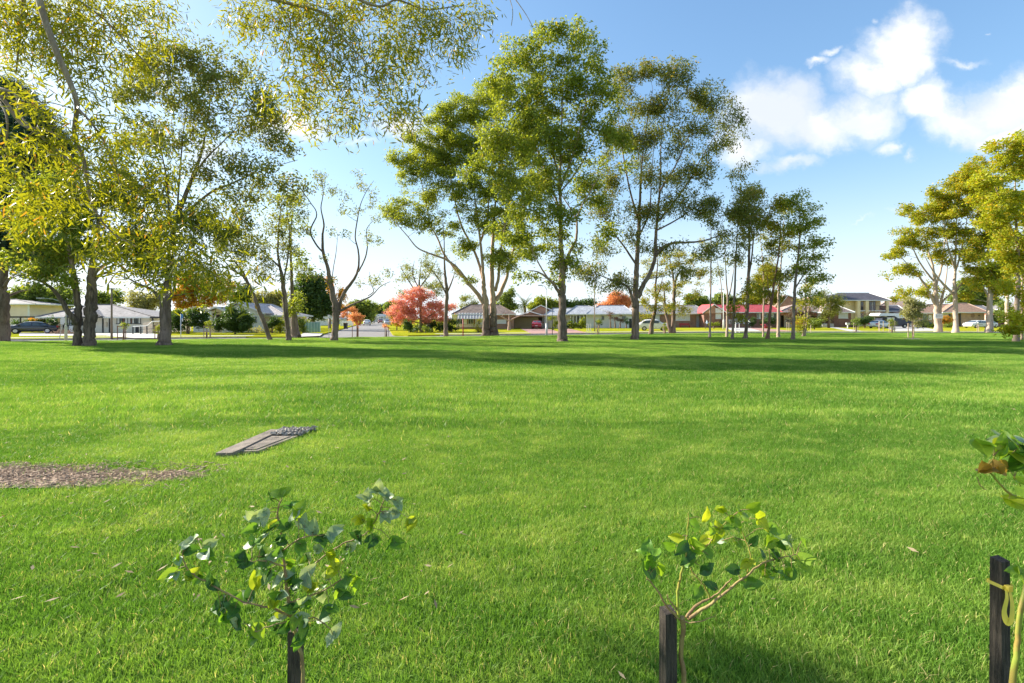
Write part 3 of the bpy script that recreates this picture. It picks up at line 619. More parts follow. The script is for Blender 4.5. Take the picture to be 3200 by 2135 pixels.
q = MB(); q.tube([(h.x(2258, -1.85), -1.85, h.z(1000.3, -1.85)), (h.x(2345, -1.85), -1.85, h.z(1000.3, -1.85))], .05, 6); q.tube([(h.x(2335, -1.95), -1.95, h.z(1000, -1.95)), (h.x(2346, -3.1), -3.1, h.z(1009, -3.1))], .05, 6); q.tube([(h.x(2335, -1.95), -1.95, h.z(1008, -1.95)), (h.x(2346, -3.1), -3.1, h.z(1017, -3.1))], .05, 6); q.build('handrail', white_m, h.root)
h.post(2346, 1008, -3.1, .1)
h.block('red_step_wall', 2256, 2266, 997, None, -2.2, -1.95, brick_red)
# carport between, and pale sheds
h = House('orange_carport', 'low orange edged carport with pale door right of the red roof', 'carport', 2432, 99, 'flat roofed carports')
h.block('roof', 2432, 2482, 983, 985.5, 0, 5, mat('orange fascia', (.62, .28, .16), rough=.7)); h.wall(2450, 2482, 986, 3, 3.3, cream_m, 'door'); h.wall(2436, 2449, 986, 3.2, 3.3, shadow_m, 'opening')  # dark rear sheet carries the carport's inner shade as colour
for p in (2436, 2479): h.post(p, 985.5, .3, .12)
# salmon two storey behind
h = House('salmon_house', 'two storey salmon brick house rising behind the sapling grove', 'house', 2440, 118)
h.wall(2450, 2600, 958, 0, 9, brick_salmon); h.gable(2434, 2560, 958, 2463, 922, -.6, 9, roof_pink, brick_salmon, white_m); h.hip(2500, 2630, 957, 2535, 2590, 925, -.4, 10, roof_pink)
h.window(2468, 948, 2484, 957, 0, 2, gm=curtain_m); h.window(2505, 962, 2525, 975, 0, 2)
# brown hipped house
h = House('hip_roofed_brick_house', 'brick house with mottled brown hip roof and white window', 'house', 2470, 100)
h.wall(2482, 2582, 977, 1.6, 9, brick_red); h.wall(2594, 2660, 977, 0, 8, brick_red); h.wall(2576, 2594, 977, 1.5, 8, cream_m, 'porch_wall')
h.hip(2436, 2600, 974, 2495, 2560, 948, .6, 10, roof_mix, None); h.hip(2568, 2672, 976, 2587, 2596, 947, -.9, 9, roof_mix, None, capm=white_m, rd=3.0)
h.window(2553, 981, 2567, 996, 1.6, 2, gm=curtain_m); h.window(2621, 979, 2649, 995, 0, 3, gm=curtain_m); h.window(2510, 981, 2530, 995, 1.6, 2)
h.post(2592.5, 977, -.7, .14); h.door(2596, 979, 2606, 0, mat('brown door', (.14, .07, .05), rough=.5)); h.window(2581, 980, 2588, 1000, 1.5, 1)
h.block('step', 2574, 2606, 1011.5, None, -1.2, -.01, conc_m); h.block('step', 2570, 2592, 1014, None, -2.0, -1.21, conc_m)
h.wall(2660, 2680, 1002, .5, .6, black_m, 'side_gate')
# yellow two storey house
h = House('yellow_house', 'yellow two storey house with charcoal roof and balcony', 'house', 2588, 112)
h.wall(2590, 2680, 941, 0, 9, yellow_m); h.wall(2680, 2752, 941, 2.2, 9, yellow_m)
h.hip(2578, 2786, 938, 2618, 2716, 916, -1.2, 10, roof_slate, None, capm=whitewall_m, rd=4.4)
h.block('balcony_slab', 2680, 2776, 970, 973, -1.1, 2.19, white_m); h.block('ground_wall', 2690, 2745, 973, None, 1.9, 2.19, yellow_m)
for p, wd in ((2681, .7), (2707, .75), (2771, .55)): h.post(p, 941, -.9, wd, yellow_m, 'column')
h.window(2618, 943, 2627, 950, 0, 1, black_m); h.window(2690, 944, 2699, 969, 2.2, 1, black_m); h.window(2717, 943, 2735, 969, 2.2, 3, black_m, mats=[glass_m, curtain_m, glass_m])
q = MB()
for a, b in ((2686, 2702), (2712, 2768)):
    q.tube([(h.x(a, -1), -1, h.z(956, -1)), (h.x(b, -1), -1, h.z(956, -1))], .04, 5)
    for i in range(a, b, 3): q.tube([(h.x(i, -1), -1, h.z(956, -1)), (h.x(i, -1), -1, h.z(970, -1))], .018, 4)
q.build('balustrade', brick_red, h.root)
h.block('balcony_screen', 2748, 2768, 956, 970, -.98, -.95, roof_slate)
h.window(2690, 980, 2700, 1000, 1.9, 2)
h = House('grey_wing_house', 'single storey house with charcoal roof right of the yellow house', 'house', 2770, 114)
h.wall(2778, 2840, 975, 0, 8, render_m); h.hip(2762, 2832, 972, 2776, 2806, 955, -.6, 9, roof_slate, None, capm=whitewall_m); h.wall(2826, 2866, 980, -1, 6, render_m); h.door(2830, 988, 2862, -1, render_m, 'garage_door', 5); h.window(2790, 982, 2802, 996, 0, 2)
h = House('pink_roofed_house', 'house whose faded pink roof shows above the charcoal one', 'house', 2745, 150)
h.wall(2750, 2870, 962, 0, 9, cream_m); h.hip(2740, 2885, 961, 2775, 2850, 940, -.6, 10, roof_pink, None); h.window(2840, 965, 2856, 974, 0, 2)
# tan brick house on the right
h = House('tan_brick_house', 'tan brick house with brown roof and round wall ornament', 'house', 2865, 106)
h.wall(2874, 3000, 980, 1.2, 9, brick_tan); h.wall(3000, 3076, 979, 0, 9, brick_tan)
h.hip(2862, 3010, 978, 2900, 2985, 952, .2, 10, roof_tan, None); h.hip(2945, 3092, 976, 2985, 3022, 948, -.8, 10, roof_tan, None, capm=roof_pink, rd=4.0); h.hip(3010, 3110, 974, 3030, 3070, 955, 6, 14, roof_grey)
h.window(2946, 981, 2970, 990, 1.2, 3, mats=[curtain_m, curtain_m, glass_m]); h.window(2884, 982, 2896, 1000, 1.2, 2); h.block('white_box', 2903, 2912, 984, 1000, 1.0, 1.19, white_m); h.block('downpipe', 3000, 3003, 979, None, -.12, -.004, black_m)
n = 20; cx, cz = h.x(3040), h.z(986); rr = .42
MB().prismy([(cx + rr*math.cos(2*math.pi*i/n), cz + rr*math.sin(2*math.pi*i/n)) for i in range(n)], -.08, -.004).build('round_ornament', brick_brown, h.root)
h.block('wall_vent', 3058, 3062, 985, 988, -.05, -.004, black_m)
h = House('red_brick_house', 'red brick house at the right edge beyond the trees', 'house', 3160, 112)
h.wall(3160, 3330, 968, 0, 9, brick_red); h.hip(3150, 3345, 966, 3200, 3300, 940, -.7, 10, roof_grey, None); h.window(3184, 975, 3198, 992, 0, 2); h.wall(3080, 3160, 985, 6, 6.2, cream_m, 'side_wall')

# ------------------------------------------------------------------ trees
gumA = leafmat('gum leaves', (0.100, 0.145, 0.022), (0.38, 0.42, 0.060), (0.34, 0.28, 0.06), 0.48, 0.45, 0.04)
gumB = leafmat('olive gum leaves', (0.085, 0.110, 0.024), (0.270, 0.285, 0.060), (0.26, 0.19, 0.06), 0.42, 0.5, 0.06)
gumC = leafmat('sunny gum leaves', (0.12, 0.15, 0.015), (0.34, 0.33, 0.03), (0.30, 0.19, 0.03), 0.48, 0.5, 0.10)
casm = leafmat('blue green needles', (0.020, 0.050, 0.038), (0.055, 0.110, 0.075), None, 0.25, 0.6)
ygm = leafmat('yellow green leaves', (0.16, 0.21, 0.014), (0.42, 0.43, 0.030), (0.46, 0.34, 0.03), 0.48, 0.45, 0.18)
bgm = leafmat('garden leaves', (0.075, 0.12, 0.025), (0.24, 0.30, 0.06), None, 0.4, 0.5)
dkm = leafmat('dark hedge leaves', (0.028, 0.062, 0.016), (0.085, 0.150, 0.030), None, 0.3, 0.45)
ltm = leafmat('bright shrub leaves', (0.13, 0.19, 0.02), (0.28, 0.30, 0.03), None, 0.45, 0.45)
redm = leafmat('pink red leaves', (0.60, 0.23, 0.18), (0.84, 0.47, 0.38), (0.66, 0.34, 0.07), 0.45, 0.6, 0.16, (1.35, 1.2, 1.1))
orgm = leafmat('orange leaves', (0.52, 0.20, 0.09), (0.76, 0.38, 0.17), (0.60, 0.36, 0.08), 0.45, 0.6, 0.2, (1.35, 1.2, 1.0))
yelm = leafmat('golden leaves', (0.20, 0.16, 0.02), (0.46, 0.30, 0.03), (0.50, 0.20, 0.04), 0.45, 0.6, 0.25)
prpm = leafmat('purple leaves', (0.09, 0.035, 0.045), (0.20, 0.07, 0.08), (0.12, 0.14, 0.04), 0.3, 0.5, 0.3)
olvm = leafmat('dusty olive leaves', (0.19, 0.20, 0.09), (0.40, 0.38, 0.20), None, 0.4, 0.6)
nearm = leafmat('overhanging gum leaves', (0.060, 0.085, 0.010), (0.34, 0.33, 0.020), (0.38, 0.19, 0.03), 0.46, 0.45, 0.03)
C_gum = sprigs('sprig_gum', gumA, 6, 13, .62, .27, .115, .55, .20, seed=1)
C_olv = sprigs('sprig_olive', gumB, 6, 12, .62, .26, .100, .55, .22, seed=2)
C_sun = sprigs('sprig_sunny', gumC, 6, 13, .58, .25, .105, .45, .20, seed=3)
C_cas = sprigs('sprig_needle', casm, 5, 22, .66, .36, .055, .3, .20, seed=4)
C_yg = sprigs('sprig_yellowgreen', ygm, 6, 14, .60, .27, .150, .15, .20, seed=5)
C_bg = sprigs('sprig_garden', bgm, 5, 12, .65, .36, .19, .2, .25, seed=6)
C_dk = sprigs('sprig_hedge', dkm, 5, 16, .36, .19, .095, .0, .16, seed=7)
C_lt = sprigs('sprig_shrub', ltm, 5, 12, .36, .22, .11, .0, .16, seed=8)
C_red = sprigs('sprig_red', redm, 5, 14, .46, .20, .12, .2, .20, seed=9)
C_org = sprigs('sprig_orange', orgm, 5, 13, .42, .20, .11, .1, .18, seed=10)
C_yel = sprigs('sprig_golden', yelm, 5, 12, .55, .28, .16, .2, .22, seed=12)
C_prp = sprigs('sprig_purple', prpm, 4, 12, .40, .40, .06, .2, .10, seed=13)
C_du = sprigs('sprig_dusty', olvm, 5, 12, .65, .32, .15, .2, .25, seed=14)
C_near = sprigs('sprig_near', nearm, 8, 14, .30, .082, .0145, .9, .07, True, seed=15, bend=.35)
NV = {C_gum: 6, C_olv: 6, C_sun: 6, C_cas: 5, C_yg: 6, C_bg: 5, C_dk: 5, C_lt: 5, C_red: 5, C_org: 5, C_yel: 5, C_prp: 4, C_du: 5, C_near: 8}
NV = {k.name: v for k, v in NV.items()}

def barkmat(name, c1, c2, c3, bump=.6, sc=2.2, dark_to=0.0):
    m = bpy.data.materials.new(name); m.use_nodes = True; t = NT(m.node_tree); bs = t.n['Principled BSDF']
    tcn = t.node('ShaderNodeTexCoord'); v = t.scalevec(tcn.outputs['Object'], (1.6, 1.6, .28)); a = t.noise(v, sc, 6, .65, .4); b = t.noise(t.scalevec(tcn.outputs['Object'], (5, 5, .7)), sc, 5, .7, .3)
    col = t.mix(t.ramp(a, .38, .60), c4(c1), c4(c2)); col = t.mix(t.ramp(b, .52, .72), col, c4(c3))
    if dark_to:       # rough dark bark stocking round the foot of a smooth-barked gum
        sp = t.node('ShaderNodeSeparateXYZ'); t.l.new(tcn.outputs['Object'], sp.inputs[0])
        f = t.ramp(t.math('ADD', sp.outputs[2], t.math('MULTIPLY', t.math('SUBTRACT', a, .5), 9.0)), dark_to + .7, dark_to - .7)
        col = t.mix(f, col, t.mix(t.ramp(b, .4, .6), (0.085, 0.058, 0.042, 1), (0.19, 0.135, 0.10, 1)))
    t.l.new(col, bs.inputs['Base Color']); bs.inputs['Roughness'].default_value = .9
    bn = t.node('ShaderNodeBump'); bn.inputs['Strength'].default_value = bump; bn.inputs['Distance'].default_value = .06; t.l.new(b, bn.inputs['Height']); t.l.new(bn.outputs[0], bs.inputs['Normal'])
    return m
B_dark = barkmat('dark furrowed bark', (0.140, 0.092, 0.064), (0.27, 0.19, 0.14), (0.055, 0.038, 0.030), 1.0)
B_grey = barkmat('grey brown bark', (0.27, 0.20, 0.145), (0.16, 0.115, 0.085), (0.38, 0.29, 0.21), .8)
B_pale = barkmat('smooth pale gum bark', (0.58, 0.40, 0.28), (0.42, 0.27, 0.18), (0.66, 0.51, 0.38), .3, dark_to=2.6)
B_mix = barkmat('stripped gum bark', (0.42, 0.28, 0.19), (0.25, 0.165, 0.115), (0.56, 0.40, 0.27), .5, dark_to=4.0)
B_white = barkmat('whitish bark', (0.54, 0.43, 0.33), (0.44, 0.33, 0.25), (0.34, 0.26, 0.20), .3)
B_sap = barkmat('thin pale brown bark', (0.44, 0.33, 0.25), (0.30, 0.22, 0.165), (0.54, 0.43, 0.34), .4)
B_near = barkmat('overhanging limb bark', (0.38, 0.28, 0.18), (0.22, 0.15, 0.10), (0.50, 0.40, 0.28), .4, 3.5)

DG = 1.22
def tree(name, label, bx, by, limbs, blobs, coll, bark, Y=None, dens=1.0, spr=15, cr=.78, seed=1, group=None, cat='tree', cut=0.0, ssz=1.0, twr=1.0, sag=.22, shell=.42, dscale=.8, zmin=.9):
    Y = Y or gy(by); k = Y / F; rg = np.random.default_rng(seed); X = (bx - 1600) * k; off = np.array([X, Y, 0.0])
    root = thing(name, label, cat, (X, Y, 0), 0, group)
    nodes = []; nr = []
    for li, L in enumerate(limbs):
        d0, d1, pts = L[0], L[1], L[2]; n = len(pts); arr = []
        for i, (px, py, w_) in enumerate(pts):
            d = d0 + (d1 - d0) * i / (n - 1); p = P(px, py, Y + d); arr.append([*p, w_ * k / 2])
        arr = catmull(arr, 5); rad = np.maximum(arr[:, 3] * (1.0 if li == 0 else .9) , .012); tt_ = np.linspace(0, 1, len(rad)); rad = np.maximum(rad * (1 - .45 * np.clip((tt_ - .45) / .55, 0, 1)), .010)
        arr[1:-1, :3] += rg.normal(0, 1, (len(arr) - 2, 3)) * rad[1:-1, None] * .10
        if pts[0][1] >= by - 3 and d0 == 0 or (li == 0): arr[0, 2] = -.12
        lf = L[3] if len(L) > 3 else 'trunk'
        MB().tube(arr[:, :3], rad, 10 if rad[0] > .12 else 7, jitter=.045).build('trunk' if lf == 'trunk' else 'branch', bark, root, True, off)
        for q, r in zip(arr, rad):
            if q[2] > 1.2: nodes.append(q[:3]); nr.append(r)
    if not nodes: nodes = [np.array([X, Y, 1.0])]; nr = [.05]
    cl = []
    for B in blobs:
        cx, cy, rx, ry = B[:4]; dy = B[4] if len(B) > 4 else 0.0; dn = B[5] if len(B) > 5 else 1.0
        n = max(2, int(math.pi * rx * ry * k * k * dens * dn * DG)); rd = (rx + ry) / 2 * k * dscale
        for _ in range(n):
            u = norm(rg.normal(0, 1, 3)) * rg.uniform() ** shell
            d = dy + u[1] * rd; c = P(cx + u[0] * rx, cy - u[2] * ry, Y + d); c[2] = max(c[2], zmin)
            if Y + d > 2.0: cl.append(c)
    cl = np.array(cl); base = np.array([X, Y, 2.0]); order = np.argsort(np.linalg.norm(cl - base, axis=1)); s = MB(); N = np.zeros((len(nodes) + len(cl) * 4, 3)); Rr = np.zeros(len(N)); m = len(nodes); N[:m] = nodes; Rr[:m] = nr
    for ci in order:
        c = cl[ci]; dv = c - N[:m]; dist = np.linalg.norm(dv, axis=1); pen = dist + 1.3 * np.maximum(0, -dv[:, 2] + .15 * dist) + .35 * np.maximum(0, .35 * dist - dv[:, 2])
        j = int(np.argmin(pen)); D = dist[j]
        if D < .25: continue
        r0 = min(Rr[j] * .7, (.010 + .011 * D) * twr); a = N[j]; mid = (a + c) / 2 + np.array([0, 0, -sag * .25 * D]) + rg.normal(0, .07, 3) * D
        ts = np.linspace(0, 1, 5)[:, None]; cv = (1-ts)**2 * a + 2*ts*(1-ts) * mid + ts**2 * c; rr = np.linspace(r0, max(.006, r0 * .3), 5)
        s.tube(cv, rr, 4 if r0 < .04 else 6, False)
        N[m:m+4] = cv[1:]; Rr[m:m+4] = rr[1:]; m += 4
    if s.v: s.build('twigs', bark, root, True, off, kind='stuff')
    n = len(cl) * spr; cen = np.repeat(cl, spr, axis=0); rad = cr * rg.uniform(.6, 1.25, len(cl)); rad = np.repeat(rad, spr)
    v = rg.normal(0, 1, (n, 3)); v /= np.linalg.norm(v, axis=1)[:, None]; v *= rg.uniform(0, 1, (n, 1)) ** .45; v[:, 2] *= .62
    pts = cen + v * rad[:, None]; pts[:, 2] = np.maximum(pts[:, 2], .12)
    turn = np.stack([rg.normal(0, .3, n), rg.normal(0, .3, n), rg.uniform(0, 6.28, n)], 1)
    cro = scatter('crown', pts, turn, rg.uniform(.7, 1.2, n) * ssz, rg.integers(0, NV[coll.name], n), coll, root, off, True)
    cro['kind'] = 'stuff'
    return root, pts

GS = 'tall gum trees along the park edge'
# tree at the far left edge with blue-green needles
tree('she_oak', 'dark blue-green needled tree with thick trunk at the left edge', 5, 1067, [(0, 0, [(2,1069,46),(4,1020,40),(6,960,38),(2,900,34),(10,830,30),(20,740,24),(40,640,18),(60,540,10)]), (0, 2, [(8,940,16),(28,925,10),(60,912,7),(95,905,4)], 'branch'), (0, -2, [(10,900,12),(30,870,8),(60,850,5)], 'branch')],
     [(60,420,110,110),(150,500,110,90,1),(60,600,130,110,-1),(190,640,110,80,1),(30,740,150,70,0),(150,800,130,50,1),(-60,560,120,150),(20,330,90,70,1)], C_cas, B_dark, dens=1.3, spr=20, cr=.75, seed=31, ssz=1.1)
# twin trunk
tree('gum_tree', 'gum with two upright trunks joined low, in front of the pale bungalow', 258, 1083, [
    (0, .5, [(277,1085,42),(279,1050,31),(281,1000,31),(284,950,32),(287,900,27),(287,850,22),(293,790,16),(305,720,12),(320,650,8),(330,590,5)]),
    (0, -.6, [(243,1085,34),(242,1040,23),(243,980,21),(241,930,18),(233,880,20),(225,830,18),(213,770,14),(196,700,10),(180,630,6)], 'trunk'),
    (-.3, -2, [(241,1010,20),(222,985,17),(198,950,14),(175,915,12),(140,885,9),(95,870,7),(55,862,5),(25,880,3)], 'branch'),
    (.2, 1.5, [(287,890,15),(308,862,11),(336,852,8),(365,858,6),(395,872,4)], 'branch'), (.3, -1, [(286,870,15),(312,838,11),(345,820,8),(380,795,6),(415,770,4)], 'branch'),
    (-.4, 1, [(236,900,10),(200,850,8),(160,830,5),(110,820,3)], 'branch')],
     [(150,740,100,90,-1),(240,680,100,100),(330,660,90,90,1),(110,850,90,40,-1,1.3),(180,870,70,35,-1.5),(380,760,70,60,-.5),(420,820,55,45,1),(300,780,80,60),(60,790,70,50),(240,580,110,70),(370,580,70,60,1),(180,800,90,50),(100,640,70,80,-1)], C_gum, B_mix, dens=1.0, spr=14, seed=32, ssz=1.0, cr=.7)
# big spreading one
tree('gum_tree', 'broad spreading gum with a single dark flared trunk, left of the bus stop pole', 515, 1081, [
    (0, 0, [(514,1085,50),(515,1065,36),(516,1030,30),(517,980,29),(517,940,30),(522,900,24),(528,850,20),(536,790,18),(545,720,15),(556,670,13)]),
    (0, 1.5, [(556,670,16),(580,610,14),(600,560,12),(622,500,9),(640,430,7),(652,340,5),(668,250,3)], 'trunk'), (0, -1, [(540,740,9),(528,660,8),(524,590,7),(512,510,5),(490,430,4),(470,350,3)], 'branch'),
    (0, 2, [(556,680,12),(610,640,9),(660,600,8),(720,575,7),(790,545,5),(860,520,4),(930,500,3)], 'branch'), (0, -1.5, [(600,560,7),(640,500,6),(700,440,4),(760,380,3)], 'branch'),
    (.3, -.6, [(553,690,7),(558,600,6),(565,500,5),(575,400,4),(590,300,3)], 'branch'), (0, -1.5, [(514,950,13),(495,925,12),(466,902,9),(430,886,7),(392,866,5),(360,850,4)], 'branch'), (0, 1, [(524,960,9),(540,915,7),(550,870,5),(560,840,4)], 'branch')],
     [(480,180,90,55,0,1.2),(600,190,130,60,1,1.3),(720,240,100,60,2),(800,300,60,50,1,1.2),(440,300,90,90,-1),(560,330,120,80,0,.8),(660,420,120,80,0,.7),(590,260,90,50,0,.8),(700,320,80,50,0,.8),(820,400,110,80,1),(890,470,70,50,1),(770,520,110,60,-1),(640,560,90,60,-1,.6),(470,440,80,90,-2,.7),
      (460,590,90,80),(560,720,110,80,-1,1.1),(660,700,100,80,0,1.1),(730,640,80,60),(440,740,100,80,-1,1.2),(480,840,90,50,0,1.1),(600,820,80,50,1),(860,560,80,40),(930,600,30,30),(400,520,60,90),(540,450,100,60,1,.5),(740,740,80,60,0,.8),(640,880,60,35,1,.7)], C_olv, B_dark, dens=.95, spr=13, seed=33, cr=.8)
tree('leaning_gum', 'slender gum leaning left over the verge beside the hedge', 840, 1064, [
    (0, 0, [(845,1067,17),(838,1045,13),(824,1005,12),(808,965,11),(795,930,11),(778,890,10),(756,860,9),(728,845,7),(705,820,5),(690,790,4)]), (0, 1, [(778,890,8),(762,855,6),(735,820,5),(700,780,4),(672,740,3)], 'branch')],
     [(690,790,70,45),(740,740,60,60),(780,830,55,40,1,.7),(650,850,50,35),(800,770,50,60,1,.7)], C_olv, B_dark, dens=.8, spr=11, seed=34, group=GS)
tree('gum_tree', 'pair of slim dark gum stems with thin foliage beside the hedge', 903, 1065, [
    (0, 0, [(903,1067,19),(900,1030,14),(893,970,14),(888,920,13),(883,870,12),(874,830,9),(868,780,7),(872,700,6),(880,640,4)]),
    (0, 1, [(878,840,7),(858,820,6),(830,795,5),(805,770,3)], 'branch'), (0, -1, [(886,880,6),(900,800,5),(905,730,4),(895,650,3)], 'branch')],
     [(870,640,50,45,0,.9),(850,720,60,60,0,.9),(900,680,45,60),(910,770,50,50,0,.9),(840,860,55,40,0,.9),(900,850,40,40,0,.7),(850,790,50,40,0,.7)], C_olv, B_dark, dens=.85, spr=10, seed=35, ssz=.9, group=GS)
tree('gum_tree', 'upright gum on the verge with wide brown base behind the slim pair', 923, 1055, [
    (0, 0, [(924,1057,42),(922,1040,26),(920,1000,20),(914,950,11),(912,900,11),(911,850,10),(908,780,8),(910,710,6),(915,650,4)])],
     [(930,700,45,60,0,.8),(900,620,45,40,0,.8),(925,800,45,50,0,.8),(915,970,32,28,-.5,1.6),(935,930,35,30,0,1.4),(950,860,35,30,0,.6)], C_gum, B_grey, dens=.85, spr=10, seed=36, group=GS)
tree('sparse_gum', 'sparse open gum with a forked dark trunk in front of the side street', 1046, 1066, [
    (0, 0, [(1044,1070,26),(1046,1050,19),(1050,1000,21),(1048,960,20),(1040,920,16),(1032,880,14),(1025,840,12),(1010,790,10),(1008,740,8),(1012,700,7),(1003,650,5),(1010,600,4),(1000,550,3)]),
    (.2, 1, [(1056,985,14),(1066,940,13),(1082,905,12),(1108,870,9),(1121,830,7),(1119,780,6),(1110,740,5),(1118,680,5),(1130,630,4),(1150,590,3),(1168,565,2)], 'trunk'),
    (-.2, -1, [(1010,790,6),(985,760,6),(970,720,5),(990,670,4),(968,630,4),(940,590,4),(925,560,2)], 'branch'), (.2, -1, [(1120,850,5),(1140,810,5),(1148,770,4),(1145,720,3),(1165,690,3)], 'branch'),
    (0, 1.5, [(1058,975,10),(1090,958,8),(1130,940,6),(1160,925,5),(1190,895,4),(1220,880,3)], 'branch'), (0, .5, [(1045,960,5),(1037,900,4),(1040,850,3),(1050,790,3),(1056,730,2)], 'branch'),
    (0, 0, [(1150,925,3),(1168,910,3),(1158,885,2),(1155,850,2)], 'branch'), (0, -1, [(1036,900,4),(1010,868,4),(990,862,3)], 'branch')],
     [(1000,560,50,40,0,.8),(1050,590,45,50,0,.6),(1110,560,45,35,0,.8),(1160,590,40,50,0,.6),(960,620,40,40,0,.5),(1140,680,50,45,0,.55),(970,720,40,40,0,.6),(1080,700,50,60,0,.2),(1175,770,40,60,0,.3),(1030,780,50,60,0,.25),(1150,860,50,40,0,.3),(1000,860,45,40,0,.3),(1200,870,40,25,0,.4),(1170,690,35,60,0,.4)], C_olv, B_dark, dens=.9, spr=7, cr=.45, seed=37, ssz=.8)
tree('slim_gum', 'slim straight dark trunk before the red maple, nearly leafless', 1393, 1050, [
    (0, 0, [(1393,1052,16),(1393,1020,12),(1394,960,12),(1397,915,11),(1392,870,9),(1389,820,7),(1388,760,5),(1384,690,3)]), (0, 1, [(1397,915,6),(1410,885,5),(1420,855,3),(1424,820,2)], 'branch'), (0, -1, [(1394,920,6),(1375,880,4),(1350,845,3),(1330,820,2)], 'branch')],
     [(1340,840,45,40,0,.5),(1385,760,40,40,0,.4),(1420,830,40,45,0,.4),(1370,890,50,25,0,.4)], C_olv, B_dark, dens=.8, spr=7, cr=.5, seed=38, ssz=.8)
# the fan-shaped gum
tree('gum_tree', 'fan shaped gum with five pale limbs rising from a paired dark base', 1532, 1049, [
    (0, 0, [(1544,1051,34),(1543,1030,26),(1542,1000,23),(1541,960,19),(1540,920,17),(1537,870,15),(1538,800,13),(1542,720,10),(1548,640,8),(1556,560,6),(1564,480,4),(1570,400,3)]),
    (-.2, -.6, [(1519,1051,34),(1519,1030,25),(1518,1000,23),(1518,950,21),(1512,900,15),(1510,860,12),(1506,800,11),(1498,730,9),(1486,640,7),(1478,560,5),(1470,480,4)], 'trunk'),
    (-.2, -2.2, [(1512,950,16),(1490,915,14),(1462,885,13),(1446,860,11),(1425,835,9),(1395,812,8),(1350,795,7),(1305,775,6),(1275,740,5),(1240,700,4),(1205,660,3)], 'branch'),
    (0, 1.5, [(1446,868,9),(1420,838,8),(1385,790,7),(1370,750,6),(1345,700,5),(1330,630,5),(1315,560,4),(1300,480,3)], 'branch'),
    (.2, 1.8, [(1550,940,15),(1568,905,14),(1583,870,12),(1590,835,9),(1605,780,8),(1625,700,7),(1650,600,6),(1668,500,4),(1680,420,3)], 'branch'),
    (.2, -1, [(1548,910,11),(1557,870,10),(1562,820,8),(1572,740,7),(1590,640,6),(1604,560,4)], 'branch'), (-.1, 1.5, [(1508,870,10),(1492,810,9),(1470,760,8),(1440,700,7),(1420,620,5),(1405,530,4),(1395,450,3)], 'branch'),
    (0, -1, [(1500,760,8),(1520,700,7),(1528,620,5),(1530,540,4)], 'branch')],
     [(1260,520,60,55,0,1.2),(1330,500,80,60,1,1.2),(1400,420,80,80,0,1.3),(1390,540,90,60,-1,1),(1480,350,90,70,0,1.3),(1550,300,80,60,1,1.3),(1230,650,50,40,0,1.4),(1290,690,60,45,-1,1.2),(1340,620,70,50,1,.8),(1450,600,80,70,0,1),(1560,450,110,90,0,1.2),(1640,420,90,90,1,1.1),(1540,600,90,80,-1,1),
      (1640,560,90,80,0,1),(1600,700,80,70,1,1.1),(1500,700,60,60,-1,.9),(1460,780,50,45,0,.9),(1570,810,65,45,-1,1.2),(1640,780,60,50,1,1),(1410,700,50,40,0,.8),(1350,720,45,35,0,.6),(1460,470,80,70,-1,1),(1480,880,35,22,-.5,.7),(1375,480,60,50,0,1.1),(1310,440,50,45,0,1.0),(1420,360,60,50,0,1.1)], C_gum, B_pale, dens=1.15, spr=15, seed=39, cr=.85, ssz=.95, shell=.5)
